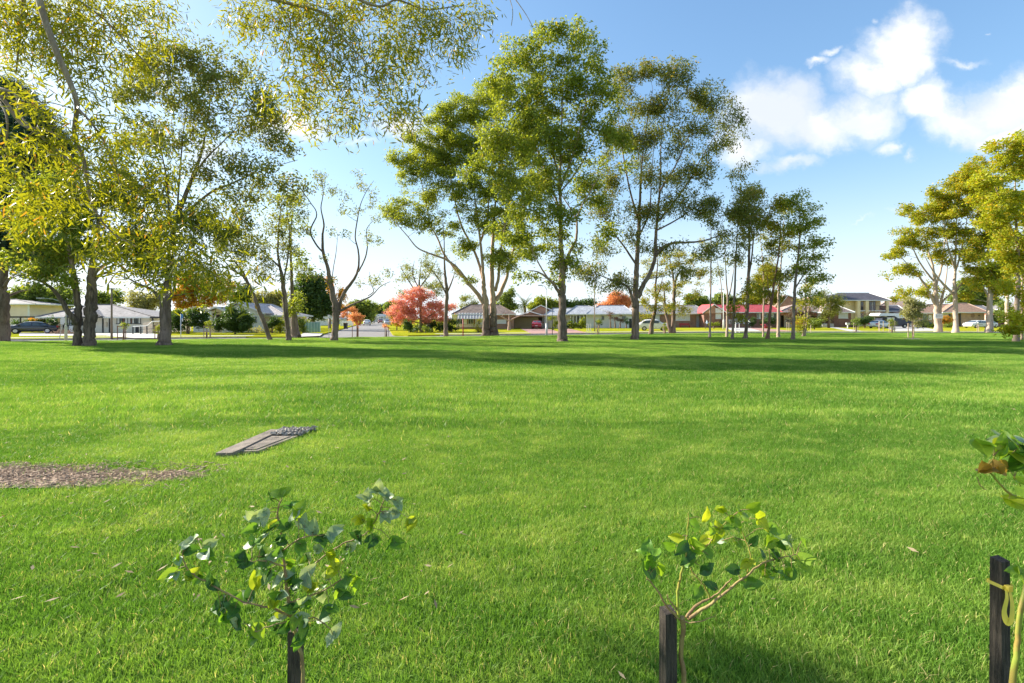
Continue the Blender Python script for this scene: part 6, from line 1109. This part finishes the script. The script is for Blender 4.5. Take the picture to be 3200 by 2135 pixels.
o, zt, k = pole('power_pole', 'bare wooden power pole with a small crossbar before the bungalow', 349, 903, 1057, 6.2, polew_m, 'power pole', w1=4.2); MB().box(-.28, .28, -.04, .04, zt - .05, zt + .05).build('crossbar', polew_m, o)
o, zt, k = pole('road_sign', 'leaning road sign seen from behind beside the pale lamp pole', 185, 1002, 1059, 1.8, galv_m, 'road sign', px1=197)
MB().prismy([(-.16 + .3, zt - .35), (.16 + .3, zt - .32), (.26 + .3, zt - .05), (.20 + .3, zt + .22), (-.02 + .3, zt + .28), (-.2 + .3, zt + .1)], -.03, -.015).build('sign_plate', white_m, o)
o, zt, k = pole('bus_stop_sign', 'blue and white bus stop pole in front of the tall hedge', 565, 982, 1054, 2.2, mat('white blue pole', (.62,.70,.82), (.5,.6,.78), 2, .5), 'bus stop sign'); MB().box(-.02, .22, -.02, .01, zt - .55, zt + .02).build('blue_panel', blue_m, o); MB().box(.12, .24, -.035, -.021, zt - .72, zt - .40).build('timetable', white_m, o)
o, zt, k = pole('street_name_sign', 'street name sign with white blades left of the sparse gum', 1028, 990, 1054, 1.6, galv_m, 'street sign'); MB().box(-.55, .5, -.02, .02, zt - .16, zt + .02).build('name_blade', white_m, o); MB().box(-.02, .02, -.3, .3, zt + .03, zt + .18).build('cross_blade', white_m, o)
pole('red_post', 'thin dark red post standing before the grey awning', 1447, 996, 1050, 3.6, redp_m, 'post')
o, zt, k = pole('street_lamp', 'tall pale street lamp pole right of the garage with the red car', 1708, 905, 1047, 4.2, galv_m, 'street lamp', w1=2.2); MB().tube([(0, 0, zt), (-.2, -.1, zt + .35), (-.5, -.2, zt + .45)], [.04, .03, .025], 6).build('arm', galv_m, o); MB().box(-.95, -.5, -.3, -.15, zt + .40, zt + .5).build('lamp_head', galv_m, o); MB().tube([(0, 0, 0), (0, 0, 1.3)], [.13, .11], 10).build('base', galv_m, o, True)
pole('thin_post', 'thin dark post right of the tall pale lamp pole', 1726, 960, 1049, 2, black_m, 'post')
o, zt, k = pole('street_lamp', 'dark street lamp pole in front of the white house', 1858, 880, 1036, 2.8, polew_m, 'street lamp'); MB().box(-.4, .05, -.08, .08, zt, zt + .1).build('lamp_head', black_m, o)
o, zt, k = pole('street_lamp', 'white street lamp pole with thick foot left of the verandah', 2261, 905, 1029, 3.2, white_m, 'street lamp', w1=1.8); MB().tube([(0, 0, 0), (0, 0, 1.5), (0, 0, 1.7)], [.16, .13, .06], 10).build('base', white_m, o, True); MB().box(-.9, .05, -.08, .08, zt, zt + .1).build('lamp_head', galv_m, o)
for i, (px, tp, bs, w_) in enumerate([(1147, 960, 1010, 2), (1125, 962, 1006, 1.4), (1170, 982, 1012, 1.6), (1182, 990, 1010, 1.4)]):
    o, zt, k = pole('power_pole', ['pale power pole behind the white car down the side street', 'faint far power pole at the left of the side street', 'far pole in front of the low white building', 'furthest short pole at the low white building'][i], px, tp, bs, w_, galv_m, 'power pole', Y=[165, 230, 200, 230][i], group='poles along the side street'); MB().box(-.8, .8, -.06, .06, zt - .6, zt - .45).build('crossbar', polew_m, o)

# staked street saplings and their guards
def guard(label, xs, top, base, m, rails=(0,), sap=None, leaf=None, lh=None, w_=.05, dd=(0, .5, .15, .6), saplabel=None, lr=9):
    Y = gy(base); k = Y / F; X = (xs[0] - 1600) * k; o = thing('tree_guard', label, 'tree guard', (X, Y, 0), 0, 'timber guards round street saplings'); zt = H - (top - HY) * k
    for i, px in enumerate(xs): x = (px - xs[0]) * k; y = dd[i % 4]; MB().box(x - w_/2, x + w_/2, y - w_/2, y + w_/2, -.1, zt - (i % 2) * .06).build('stake', m, o)
    if len(xs) > 1:
        for r_ in rails: MB().box(0, (xs[-1] - xs[0]) * k, -.045 - .02, -.03, zt - .10 - r_, zt - .04 - r_).build('rail', m, o)
    if sap is not None:
        sx = sap; hh = lh
        shrub('street_sapling', saplabel, sx, base - 1, [(sx, hh, lr, lr * 1.1, 0, 1.5), (sx + 2, hh + lr, lr * .8, lr * .8, 0, 1.2)], leaf, Y=Y + .3, seed=int(sx) % 97 + 300, ssz=.5, cr=.25, spr=8, dens=5)
guard('brown three stake guard with two rungs in front of the bungalow windows', [367, 379, 384], 1018, 1059, brn_m, (0, 1.0), 386, C_lt, 1012, saplabel='yellow green sapling in the guard in front of the bungalow windows')
guard('reddish stake pair beside the broad spreading gum trunk', [484, 489], 1015, 1058, brn_m, (0,), 494, C_lt, 1022, saplabel='small sapling beside the broad spreading gum trunk')
guard('pale timber guard in front of the gabled house porch', [637, 648, 653], 1018, 1054, wood_m, (0, .5), 646, C_lt, 1008, saplabel='thin leafy sapling before the gabled house porch', lr=11)
guard('three dark stakes under the orange sapling at the side street', [1101, 1110, 1118], 1018, 1053, brn_m, (), None)
guard('single stake pair with small red leaved sapling at the street corner', [1203, 1210], 1022, 1049, wood_m, (), 1207, C_org, 1018, saplabel='small pinkish sapling at the right corner of the side street', lr=8)
guard('white rail guard in front of the white house porch', [1834, 1841, 1847], 1011, 1036, white_m, (0, .9), None)
guard('two pale stakes before the white wall of the white house', [1862, 1875], 1012, 1047, wood_m, (), 1868, C_lt, 1000, saplabel='thin bright sapling before the columned porch', lr=8)
guard('brown stake pair at the rear of the white car', [2073, 2079], 1015, 1040, wood_m, (), 2078, C_lt, 1018, saplabel='yellowish sapling behind the white car', lr=10)
guard('white square rail guard in front of the verandah', [2298, 2305, 2312], 1007, 1038, white_m, (0, .95), None)
guard('pale stake pair near the orange shrub in the grove', [2459, 2472], 1006, 1036, wood_m, (0,), None)
guard('two pale stakes beside the bright bush of the grove', [2534, 2541], 1012, 1038, wood_m, (), None)
guard('pale guard with sapling left of the path to the brick house', [2668, 2676, 2684], 1009, 1037, wood_m, (0,), 2675, C_bg, 1003, saplabel='pale leafed sapling near the white letterbox', lr=10)
guard('stake trio in front of the silver car', [2749, 2754, 2763], 1004, 1035, wood_m, (), None)
guard('pale guard round the bushy sapling before the camper', [2779, 2788, 2799], 1004, 1038, wood_m, (0, .6), 2787, C_lt, 1008, saplabel='bushy yellow green sapling in front of the camper', lr=13)
guard('low pale guard frame by the white car at far right', [3054, 3070], 1013, 1037, wood_m, (0,), None)
guard('two tall pale stakes on the mulch ring in the lawn', [2838, 2870], 1010, 1057, wood_m, (), None, w_=.055)
shrub('orange_sapling', 'bright orange leaved street sapling at the side street', 1117, 1052, [(1115,995,20,11,0,1.6),(1105,990,12,8,0,1.4),(1128,990,12,9,0,1.4),(1116,1006,12,8,0,1.4)], C_org, Y=48.5, seed=401, ssz=.7, cr=.3, dens=4.5)
shrub('young_street_tree', 'young grey green tree on a round mulch ring in the lawn', 2853, 1059, [(2850,960,22,20,0,1.1),(2862,975,22,16,0,1.1),(2845,982,20,12,0,1.1),(2872,960,14,14,0,.8),(2875,1005,16,10,0,.6),(2850,945,12,10,0,.9)], C_du, Y=gy(1059), seed=402, ssz=.62, cr=.35, dens=3.6, limbs=[(0, 0, [(2852,1060,4),(2852,1030,3.2),(2852,990,3),(2851,960,2)])])
rgm = np.random.default_rng(8); x0, y0 = (2855 - 1600) / F * gy(1061), gy(1061); s = MB()
for i in range(26):
    a = 2 * math.pi * i / 26
s.add([(x0 + 1.35 * math.cos(2*math.pi*i/26) * rgm.uniform(.9, 1.08), y0 + 1.2 * math.sin(2*math.pi*i/26), .02) for i in range(26)] + [(x0, y0, .11)], [(i, (i + 1) % 26, 26) for i in range(26)])
struct(s.build('mulch_ring', mat('pale mulch', (.60,.46,.34), (.44,.32,.24), 9, .95, .6, 40)))
# letterboxes, bins, hydrant, small yard things
def letterbox(label, px, top, base, w_, h_, m, Y=None):
    Y = Y or gy(base); k = Y / F; zt = H - (top - HY) * k; o = thing('letterbox', label, 'letterbox', ((px - 1600) * k, Y, 0)); MB().box(-w_/2, w_/2, -.15, .15, zt - h_, zt).build('box', m, o); MB().box(-.07, .07, -.06, .06, -.05, zt - h_).build('post', m, o); MB().box(-w_/2+.05, w_/2-.05, -.156, -.151, zt - h_*.45, zt - h_*.32).build('slot', black_m, o)
letterbox('white letterbox on a post in front of the mottled roof house', 2649, 1009, 1026, .62, .32, white_m); letterbox('white topped letterbox left of the sign tree', 2886, 1009, 1021, .8, .4, white_m)
def bin_(label, px, base, Y, lidm):
    k = Y / F; o = thing('wheelie_bin', label, 'bin', ((px - 1600) * k, Y, 0)); MB().add([(-.22,-.25,.05),(.22,-.25,.05),(.22,.25,.05),(-.22,.25,.05),(-.28,-.33,1.0),(.28,-.33,1.0),(.28,.33,1.0),(-.28,.33,1.0)], [(0,3,2,1),(4,5,6,7),(0,1,5,4),(1,2,6,5),(2,3,7,6),(3,0,4,7)]).build('body', black_m, o)
    MB().box(-.30, .30, -.37, .35, 1.003, 1.07).build('lid', lidm, o); MB().tube([(-.28, .27, .1), (-.22, .27, .1)], .1, 10).build('wheel', black_m, o); MB().tube([(.22, .27, .1), (.28, .27, .1)], .1, 10).build('wheel', black_m, o)
bin_('dark wheelie bin under the right side of the red maple', 1343, 1036, 66, galv_m); bin_('black bin with pale lid in front of the black car', 49, 1040, 62, white_m); bin_('brown bin on the verge behind the side street corner', 1080, 1030, 82, brn_m); bin_('dark bin beside the white wall end of the white house', 1998, 1024, 90, black_m)
q = MB(); k = 88 / F; o = thing('red_pot', 'round red object on the lawn before the red roofed house', 'garden pot', ((2391 - 1600) * k, 88, 0)); q.tube([(0,0,0),(0,0,.35),(0,0,.6),(0,0,.78)], [.33,.42,.30,.10], 12); q.build('body', redp_m, o, True); MB().box(-.75, -.3, -.12, .12, .62, .76).build('spout', redp_m, o)
k = 95 / F; o = thing('garden_bench', 'dark red garden bench under the wide window', 'bench', ((2140 - 1600) * k, 95, 0)); MB().box(-1.0, 1.0, -.25, .2, .42, .48).build('seat', redp_m, o); MB().box(-1.0, 1.0, .2, .25, .55, .85).build('backrest', redp_m, o)
for x in (-.9, .9): MB().box(x - .04, x + .04, -.22, .22, 0, .42).build('leg', redp_m, o)
k = 60.5 / F; o = thing('potted_palm', 'potted palm against the low wall of the pale bungalow', 'potted plant', ((205 - 1600) * k, 60.5, 0)); MB().tube([(0,0,.45),(0,0,.9),(0,0,1.0)], [.18,.28,.3], 12).build('pot', black_m, o, True); MB().box(-.2, .2, -.2, .2, 0, .449).build('stand', black_m, o); rg = np.random.default_rng(4)
for i in range(9):
    az = 6.28 * i / 9; pts = [np.array([0, 0, .95]) + np.array([math.cos(az), math.sin(az) * .8, 0]) * t * .95 + np.array([0, 0, 1]) * (1.2 * t - 1.1 * t * t) for t in np.linspace(0, 1, 6)]; s = MB(); sd_ = np.array([-math.sin(az), math.cos(az), 0]); s.add([p_ + sd_ * q_ * .09 * (1 - abs(j_ - 2) * .18) for j_, p_ in enumerate(pts) for q_ in (-1, 1)], [(2*j_, 2*j_+1, 2*j_+3, 2*j_+2) for j_ in range(5)]); s.build('frond', palm_m, o)
rg = np.random.default_rng(6)
s = MB()
for i in range(60): c = np.array([rg.normal(0, .85), rg.normal(0, .3), rg.uniform(.03, .45) * .9]); c[2] *= max(.15, 1 - abs(c[0]) / 1.9); d = norm(np.array([rg.normal(0, 1), rg.normal(0, .4), rg.normal(0, .35)])) * rg.uniform(.3, .6); s.tube([c - d, c + d], .035, 5)
k = 57 / F; s.v = [(x_ + (205 - 1600) * k, y_ + 57, z_) for x_, y_, z_ in s.v]; o = s.build('branch_pile', mat('cut branches', (.50,.33,.22), (.36,.24,.17), 5)); o['kind'] = 'stuff'; o['label'] = 'heap of cut brown branches below the potted palm'
# white sign fixed to the pale trunk, its two words too small to read
k = gy(1037) / F; Ys = gy(1037) - .35; ks = Ys / F; o = thing('white_sign', 'white rectangular sign with dark lettering fixed to the pale trunk', 'sign', ((2934 - 1600) * ks, Ys, 0)); zc = H - (988 - HY) * ks
MB().box(-12*ks, 12*ks, -.02, .02, zc - 7.5*ks, zc + 7.5*ks).build('board', white_m, o); s = MB(); xx = -9.6 * ks; rg = np.random.default_rng(13)
for i, ch in enumerate([1,1,1,0,1,1,0,1,1,1]):
    if ch: hh = rg.uniform(1.0, 1.5) * ks; s.box(xx, xx + .35*ks, -.024, -.021, zc - hh, zc + hh); s.box(xx + .36*ks, xx + 1.1*ks, -.024, -.021, zc + hh - .6*ks * (1 + i % 2), zc + hh - .1*ks - .6*ks * (i % 2)); s.box(xx + 1.11*ks, xx + 1.5*ks, -.024, -.021, zc - hh * (.2 + .7 * (i % 2)), zc + hh)
    xx += 2.0 * ks
s.box(-.4*ks, .8*ks, -.024, -.021, zc + 3.0*ks, zc + 4.6*ks); s.build('lettering', black_m, o)

# ------------------------------------------------------------------ vehicles
tyre_m = mat('tyre', (.02,.02,.02), (.03,.03,.03), 5, .9); rim_m = mat('alloy rim', (.55,.55,.57), (.4,.4,.42), 5, .3, metal=.7); tail_m = mat('tail light', (.45,.02,.02), (.35,.02,.02), 3, .2); head_m = mat('head light', (.75,.76,.78), (.6,.62,.65), 3, .1); plate_m = mat('yellow plate', (.70,.55,.08), (.65,.5,.07), 3, .5)
def paint(n, c, rough=.25): return mat(n, c, tuple(x * .93 for x in c), .7, rough, coat=.8, spec=.5)
# profile stations along the car: (x, bottom, waist, roof or None, half width)
PROF = {'sedan': dict(L=4.7, W=.90, roof=[(-2.35,.62),(-2.25,.92),(-1.55,1.0),(-.75,1.38),(.1,1.43),(.85,1.36),(1.55,1.02),(2.2,.92),(2.35,.62)], belt=.94),
        'hatch': dict(L=4.2, W=.88, roof=[(-2.1,.6),(-2.02,.9),(-1.25,1.02),(-.55,1.42),(.3,1.47),(1.2,1.38),(1.8,1.05),(2.02,.92),(2.1,.55)], belt=.96),
        'suv': dict(L=4.6, W=.93, roof=[(-2.3,.7),(-2.22,1.05),(-1.35,1.14),(-.65,1.60),(.3,1.66),(1.3,1.58),(1.95,1.15),(2.22,1.05),(2.3,.65)], belt=1.08)}
def car(name, label, px, Y, kind, m, heading, cat='car', plate=white_m, py=None):
    d = PROF[kind]; k = Y / F; root = thing(name, label, cat, ((px - 1600) * k, Y, 0), R(heading), 'vehicles parked at the houses'); W = d['W']; pr = catmull([(x, z, 0) for x, z in d['roof']], 3); sec = []
    for x, z, _ in pr:
        e = min(1, (d['L']/2 - abs(x)) / .5) ** .5 if abs(x) < d['L']/2 else 0; w_ = W * (.80 + .20 * e); zb = .24 + .10 * (1 - e); zz = max(z, .5); bt = min(d['belt'], zz - .02)
        tw = w_ * (1 - .34 * max(0, zz - d['belt']) / .5 * .6) if zz > d['belt'] else w_ * .96
        sec.append([(x, -w_*.94, zb), (x, -w_, zb+.14), (x, -w_, bt*.72), (x, -w_*.97, bt), (x, -tw*.93, zz-.05), (x, -tw*.78, zz), (x, 0, zz+.03), (x, tw*.78, zz), (x, tw*.93, zz-.05), (x, w_*.97, bt), (x, w_, bt*.72), (x, w_, zb+.14), (x, w_*.94, zb)])
    n = len(sec[0]); V = [p for s_ in sec for p in s_]; Fc = [(i*n+j, i*n+(j+1) % n, (i+1)*n+(j+1) % n, (i+1)*n+j) for i in range(len(sec)-1) for j in range(n)]; Fc += [tuple(range(n))[::-1], tuple((len(sec)-1)*n + j for j in range(n))]
    MB().add(V, Fc).build('body', m, root, True)
    def roofz(x): return float(np.interp(x, pr[:, 0], pr[:, 1]))
    R0 = [q for q in d['roof']]; xa, xb, xc, xd = R0[2][0], R0[3][0], R0[5][0], R0[6][0]; b = d['belt']
    for (p, q, nm) in ((xa, xb, 'windscreen'), (xd, xc, 'rear_window')):
        x1 = p + (q - p) * .16; x2 = p + (q - p) * .90; z1, z2 = roofz(x1) + .045, roofz(x2) + .045; MB().add([(x1, -W*.74, z1), (x1, W*.74, z1), (x2, W*.62, z2), (x2, -W*.62, z2)], [(0, 1, 2, 3)]).build(nm, glass_m, root)
    for sgn in (-1, 1):
        for (u0, u1) in ((.02, .48), (.52, .97)):
            xs0, xs1 = xa + .25 + (xd - .25 - xa - .25) * u0, xa + .25 + (xd - .25 - xa - .25) * u1; q = []
            for x_ in np.linspace(xs0, xs1, 5): q += [(x_, sgn * (W + .012), b + .02), (x_, sgn * (W * .90), max(b + .03, roofz(x_) - .10))]
            MB().add(q, [(2*i, 2*i+1, 2*i+3, 2*i+2) for i in range(4)]).build('side_window', glass_m, root)
        MB().box(xa + .35, xa + .55, sgn * (W + .09) - .08, sgn * (W + .09) + .08, b + .02, b + .16).build('mirror', m, root)
        for xw in (-d['L'] * .30, d['L'] * .29):
            t_ = MB().tube([(xw, sgn * (W - .20), .33), (xw, sgn * (W + .015), .33)], .33, 18).build('wheel', tyre_m, root); MB().tube([(xw, sgn * (W + .016), .33), (xw, sgn * (W + .03), .33)], .20, 14).build('rim', rim_m, t_)
        e = d['L'] / 2; MB().box(-e + .02, -e + .28, sgn * W * .72 - .20, sgn * W * .72 + .18, .60, .76).build('headlight', head_m, root); MB().box(e - .26, e + .0, sgn * W * .72 - .16, sgn * W * .72 + .18, .70, .92).build('taillight', tail_m, root)
    e = d['L'] / 2; MB().box(-e - .03, -e + .02, -.2, .2, .40, .52).build('number_plate', plate, root); MB().box(e - .02, e + .03, -.2, .2, .50, .62).build('number_plate', plate, root); MB().box(-e + .0, -e + .12, -.38, .38, .54, .66).build('grille', black_m, root)
    return root
car('black_car', 'black sedan with bright grille parked under the left carport', 103, 59, 'sedan', paint('black paint', (.02,.022,.03)), 38, plate=plate_m)
car('white_suv', 'white hatchback car parked behind the slanting wattle trunk', 2041, 73, 'suv', paint('white paint', (.72,.74,.76)), 168)
car('red_car', 'red hatchback parked in the open bay of the double garage', 1679, 84.5, 'hatch', paint('red car paint', (.42,.03,.05)), -97)
car('silver_car', 'silver hatchback in the drive of the yellow house', 2748, 90, 'hatch', paint('silver paint', (.62,.66,.68)), 205)
car('white_car', 'low white car parked on the lawn at far right', 3052, 93, 'sedan', paint('white paint', (.72,.74,.76)), 12)
car('white_car', 'white car nearer the right edge behind the pale trunks', 3082, 96, 'sedan', paint('white paint', (.72,.74,.76)), 20)
car('far_car', 'white car parked left in the side street seen from behind', 1147, 128, 'hatch', paint('white paint', (.72,.74,.76)), -75)
car('far_car', 'small red vehicle at the far end of the side street', 1190, 180, 'suv', paint('dull red paint', (.35,.12,.10)), 100)
car('far_car', 'grey van like car half hidden by the pink sapling', 1212, 120, 'suv', paint('grey paint', (.45,.46,.5)), 104)
# camper trailer with raised white top, and the covered car
k = 92 / F; o = thing('camper_van', 'dark camper with a big white raised roof beside the silver car', 'camper', ((2790 - 1600) * k, 92, 0), 0, 'vehicles parked at the houses')
MB().prismy([(-2.0, .45), (2.6, .45), (3.6, .95), (3.6, 1.25), (2.2, 1.55), (1.4, 2.1), (-2.0, 2.1)], 0, 2.0).build('body', mat('dark blue van', (.05,.06,.10), (.04,.045,.07), 1, .3), o); MB().prismy([(-2.9, 2.45), (-2.6, 2.85), (1.8, 2.75), (2.4, 2.45), (2.3, 1.98), (.9, 1.85), (.2, 2.3), (-2.8, 2.3)], -.3, 2.2).build('raised_roof', mat('white fibreglass', (.76,.80,.84), (.70,.74,.78), 1, .4), o)
MB().box(-1.1, .3, -.02, -.004, 1.3, 2.0).build('side_window', white_m, o); MB().prismy([(1.5, 2.0), (2.1, 1.6), (1.5, 1.6)], -.02, -.004).build('cab_window', glass_m, o); MB().box(-2.0, -1.2, -.02, -.004, .6, 1.95).build('side_opening', shadow_m, o)  # dark panel on the camper's side paints the shade within
for x in (-1.1, 2.3): t_ = MB().tube([(x, -.03, .38), (x, .25, .38)], .38, 16).build('wheel', tyre_m, o); MB().tube([(x, -.05, .38), (x, -.031, .38)], .2, 12).build('rim', rim_m, t_)
MB().box(3.55, 3.7, .3, 1.7, .42, .6).build('bumper', white_m, o)
k = 94 / F; o = thing('covered_car', 'car shape under a black cover in front of the tan brick house', 'covered car', ((2890 - 1600) * k, 94, 0), R(8)); s = MB(); nn = 12
prf = [(-1.9, .12), (-1.8, .75), (-1.1, 1.0), (-.6, 1.5), (.6, 1.6), (1.2, 1.25), (1.75, 1.0), (2.1, .12)]; V = []
for j, y in enumerate((0, .2, .85, 1.5, 1.7)):
    for x, z in prf: V.append((x * (1.0 if 0 < j < 4 else .97) + .04 * math.sin(j * 3 + x * 5), y, z * (1 if 0 < j < 4 else .55) + (.03 * math.sin(x * 7 + j))))
s.add(V, [(j*8+i, j*8+i+1, (j+1)*8+i+1, (j+1)*8+i) for j in range(4) for i in range(7)] + [tuple(range(8))[::-1], tuple(32 + i for i in range(8))]); s.build('cover', mat('black cover', (.02,.02,.025), (.035,.035,.04), 4, .5, .5, 8), o, True)

# ------------------------------------------------------------------ the walking person
def person(px, base, Y, hgt=1.70):
    k = Y / F; root = thing('person', 'person in a light blue top walking past the clipped hedge', 'person', ((px - 1600) * k, Y, 0), R(-8)); s = hgt / 1.75
    J = {'pel': (0, 0, .96), 'che': (-.04, 0, 1.28), 'nek': (-.05, 0, 1.50), 'hed': (-.07, 0, 1.60), 'top': (-.08, 0, 1.70), 'hl': (0, -.09, .92), 'kl': (-.20, -.09, .52), 'al': (-.26, -.09, .10), 'tl': (-.42, -.09, .05), 'hr': (0, .09, .92), 'kr': (.10, .09, .50), 'ar': (.36, .09, .14), 'tr': (.26, .09, .03),
         'sl': (-.05, -.19, 1.43), 'el': (.10, -.23, 1.17), 'wl': (.02, -.24, .93), 'fl': (-.03, -.24, .84), 'sr': (-.05, .19, 1.43), 'er': (-.10, .24, 1.16), 'wr': (-.28, .22, 1.00), 'fr': (-.36, .21, .95)}
    E = [('pel','che'),('che','nek'),('nek','hed'),('hed','top'),('pel','hl'),('hl','kl'),('kl','al'),('al','tl'),('pel','hr'),('hr','kr'),('kr','ar'),('ar','tr'),('che','sl'),('sl','el'),('el','wl'),('wl','fl'),('che','sr'),('sr','er'),('er','wr'),('wr','fr')]
    rd = dict(pel=.14, che=.15, nek=.055, hed=.095, top=.08, hl=.10, kl=.065, al=.045, tl=.04, hr=.10, kr=.065, ar=.045, tr=.04, sl=.06, el=.045, wl=.03, fl=.03, sr=.06, er=.045, wr=.03, fr=.03); names = list(J); me = bpy.data.meshes.new('body')
    me.from_pydata([tuple(c * s for c in J[n]) for n in names], [(names.index(a), names.index(b)) for a, b in E], []); o = bpy.data.objects.new('body', me); COL.objects.link(o); o.parent = root; md = o.modifiers.new('skin', 'SKIN')
    for i, n in enumerate(names): me.skin_vertices[0].data[i].radius = (rd[n] * s, rd[n] * s); me.skin_vertices[0].data[i].use_root = n == 'pel'
    o.modifiers.new('sub', 'SUBSURF').levels = 1; bpy.context.view_layer.update(); dg = bpy.context.evaluated_depsgraph_get(); m2 = bpy.data.meshes.new_from_object(o.evaluated_get(dg)); o.modifiers.clear(); o.data = m2; m2.materials.clear()
    for m in (mat('skin', (.5,.32,.24), rough=.6), mat('light blue top', (.42,.55,.78), rough=.9), mat('dark trousers', (.06,.07,.10), rough=.9), black_m): m2.materials.append(m)
    for p in m2.polygons:
        z = p.center.z / s; y = abs(p.center.y) / s; p.material_index = 3 if z < .10 else 2 if z < .93 and y < .2 else 0 if z > 1.48 or (y > .19 and z < 1.06) else 1; p.use_smooth = True
    hm = MB(); V = []
    for i in range(5):
        th = math.pi * .5 * i / 4
        for j in range(10): a = 2*math.pi*j/10; V.append((-.07*s + .02 + .105 * math.cos(th) * math.cos(a), .10 * math.cos(th) * math.sin(a), 1.63*s + .13 * math.sin(th)))
    hm.add(V, [(i*10+j, i*10+(j+1) % 10, (i+1)*10+(j+1) % 10, (i+1)*10+j) for i in range(4) for j in range(10)]); hm.build('hair', mat('dark hair', (.05,.035,.03), rough=.8), root, True)
person(2210, 1028, 84)
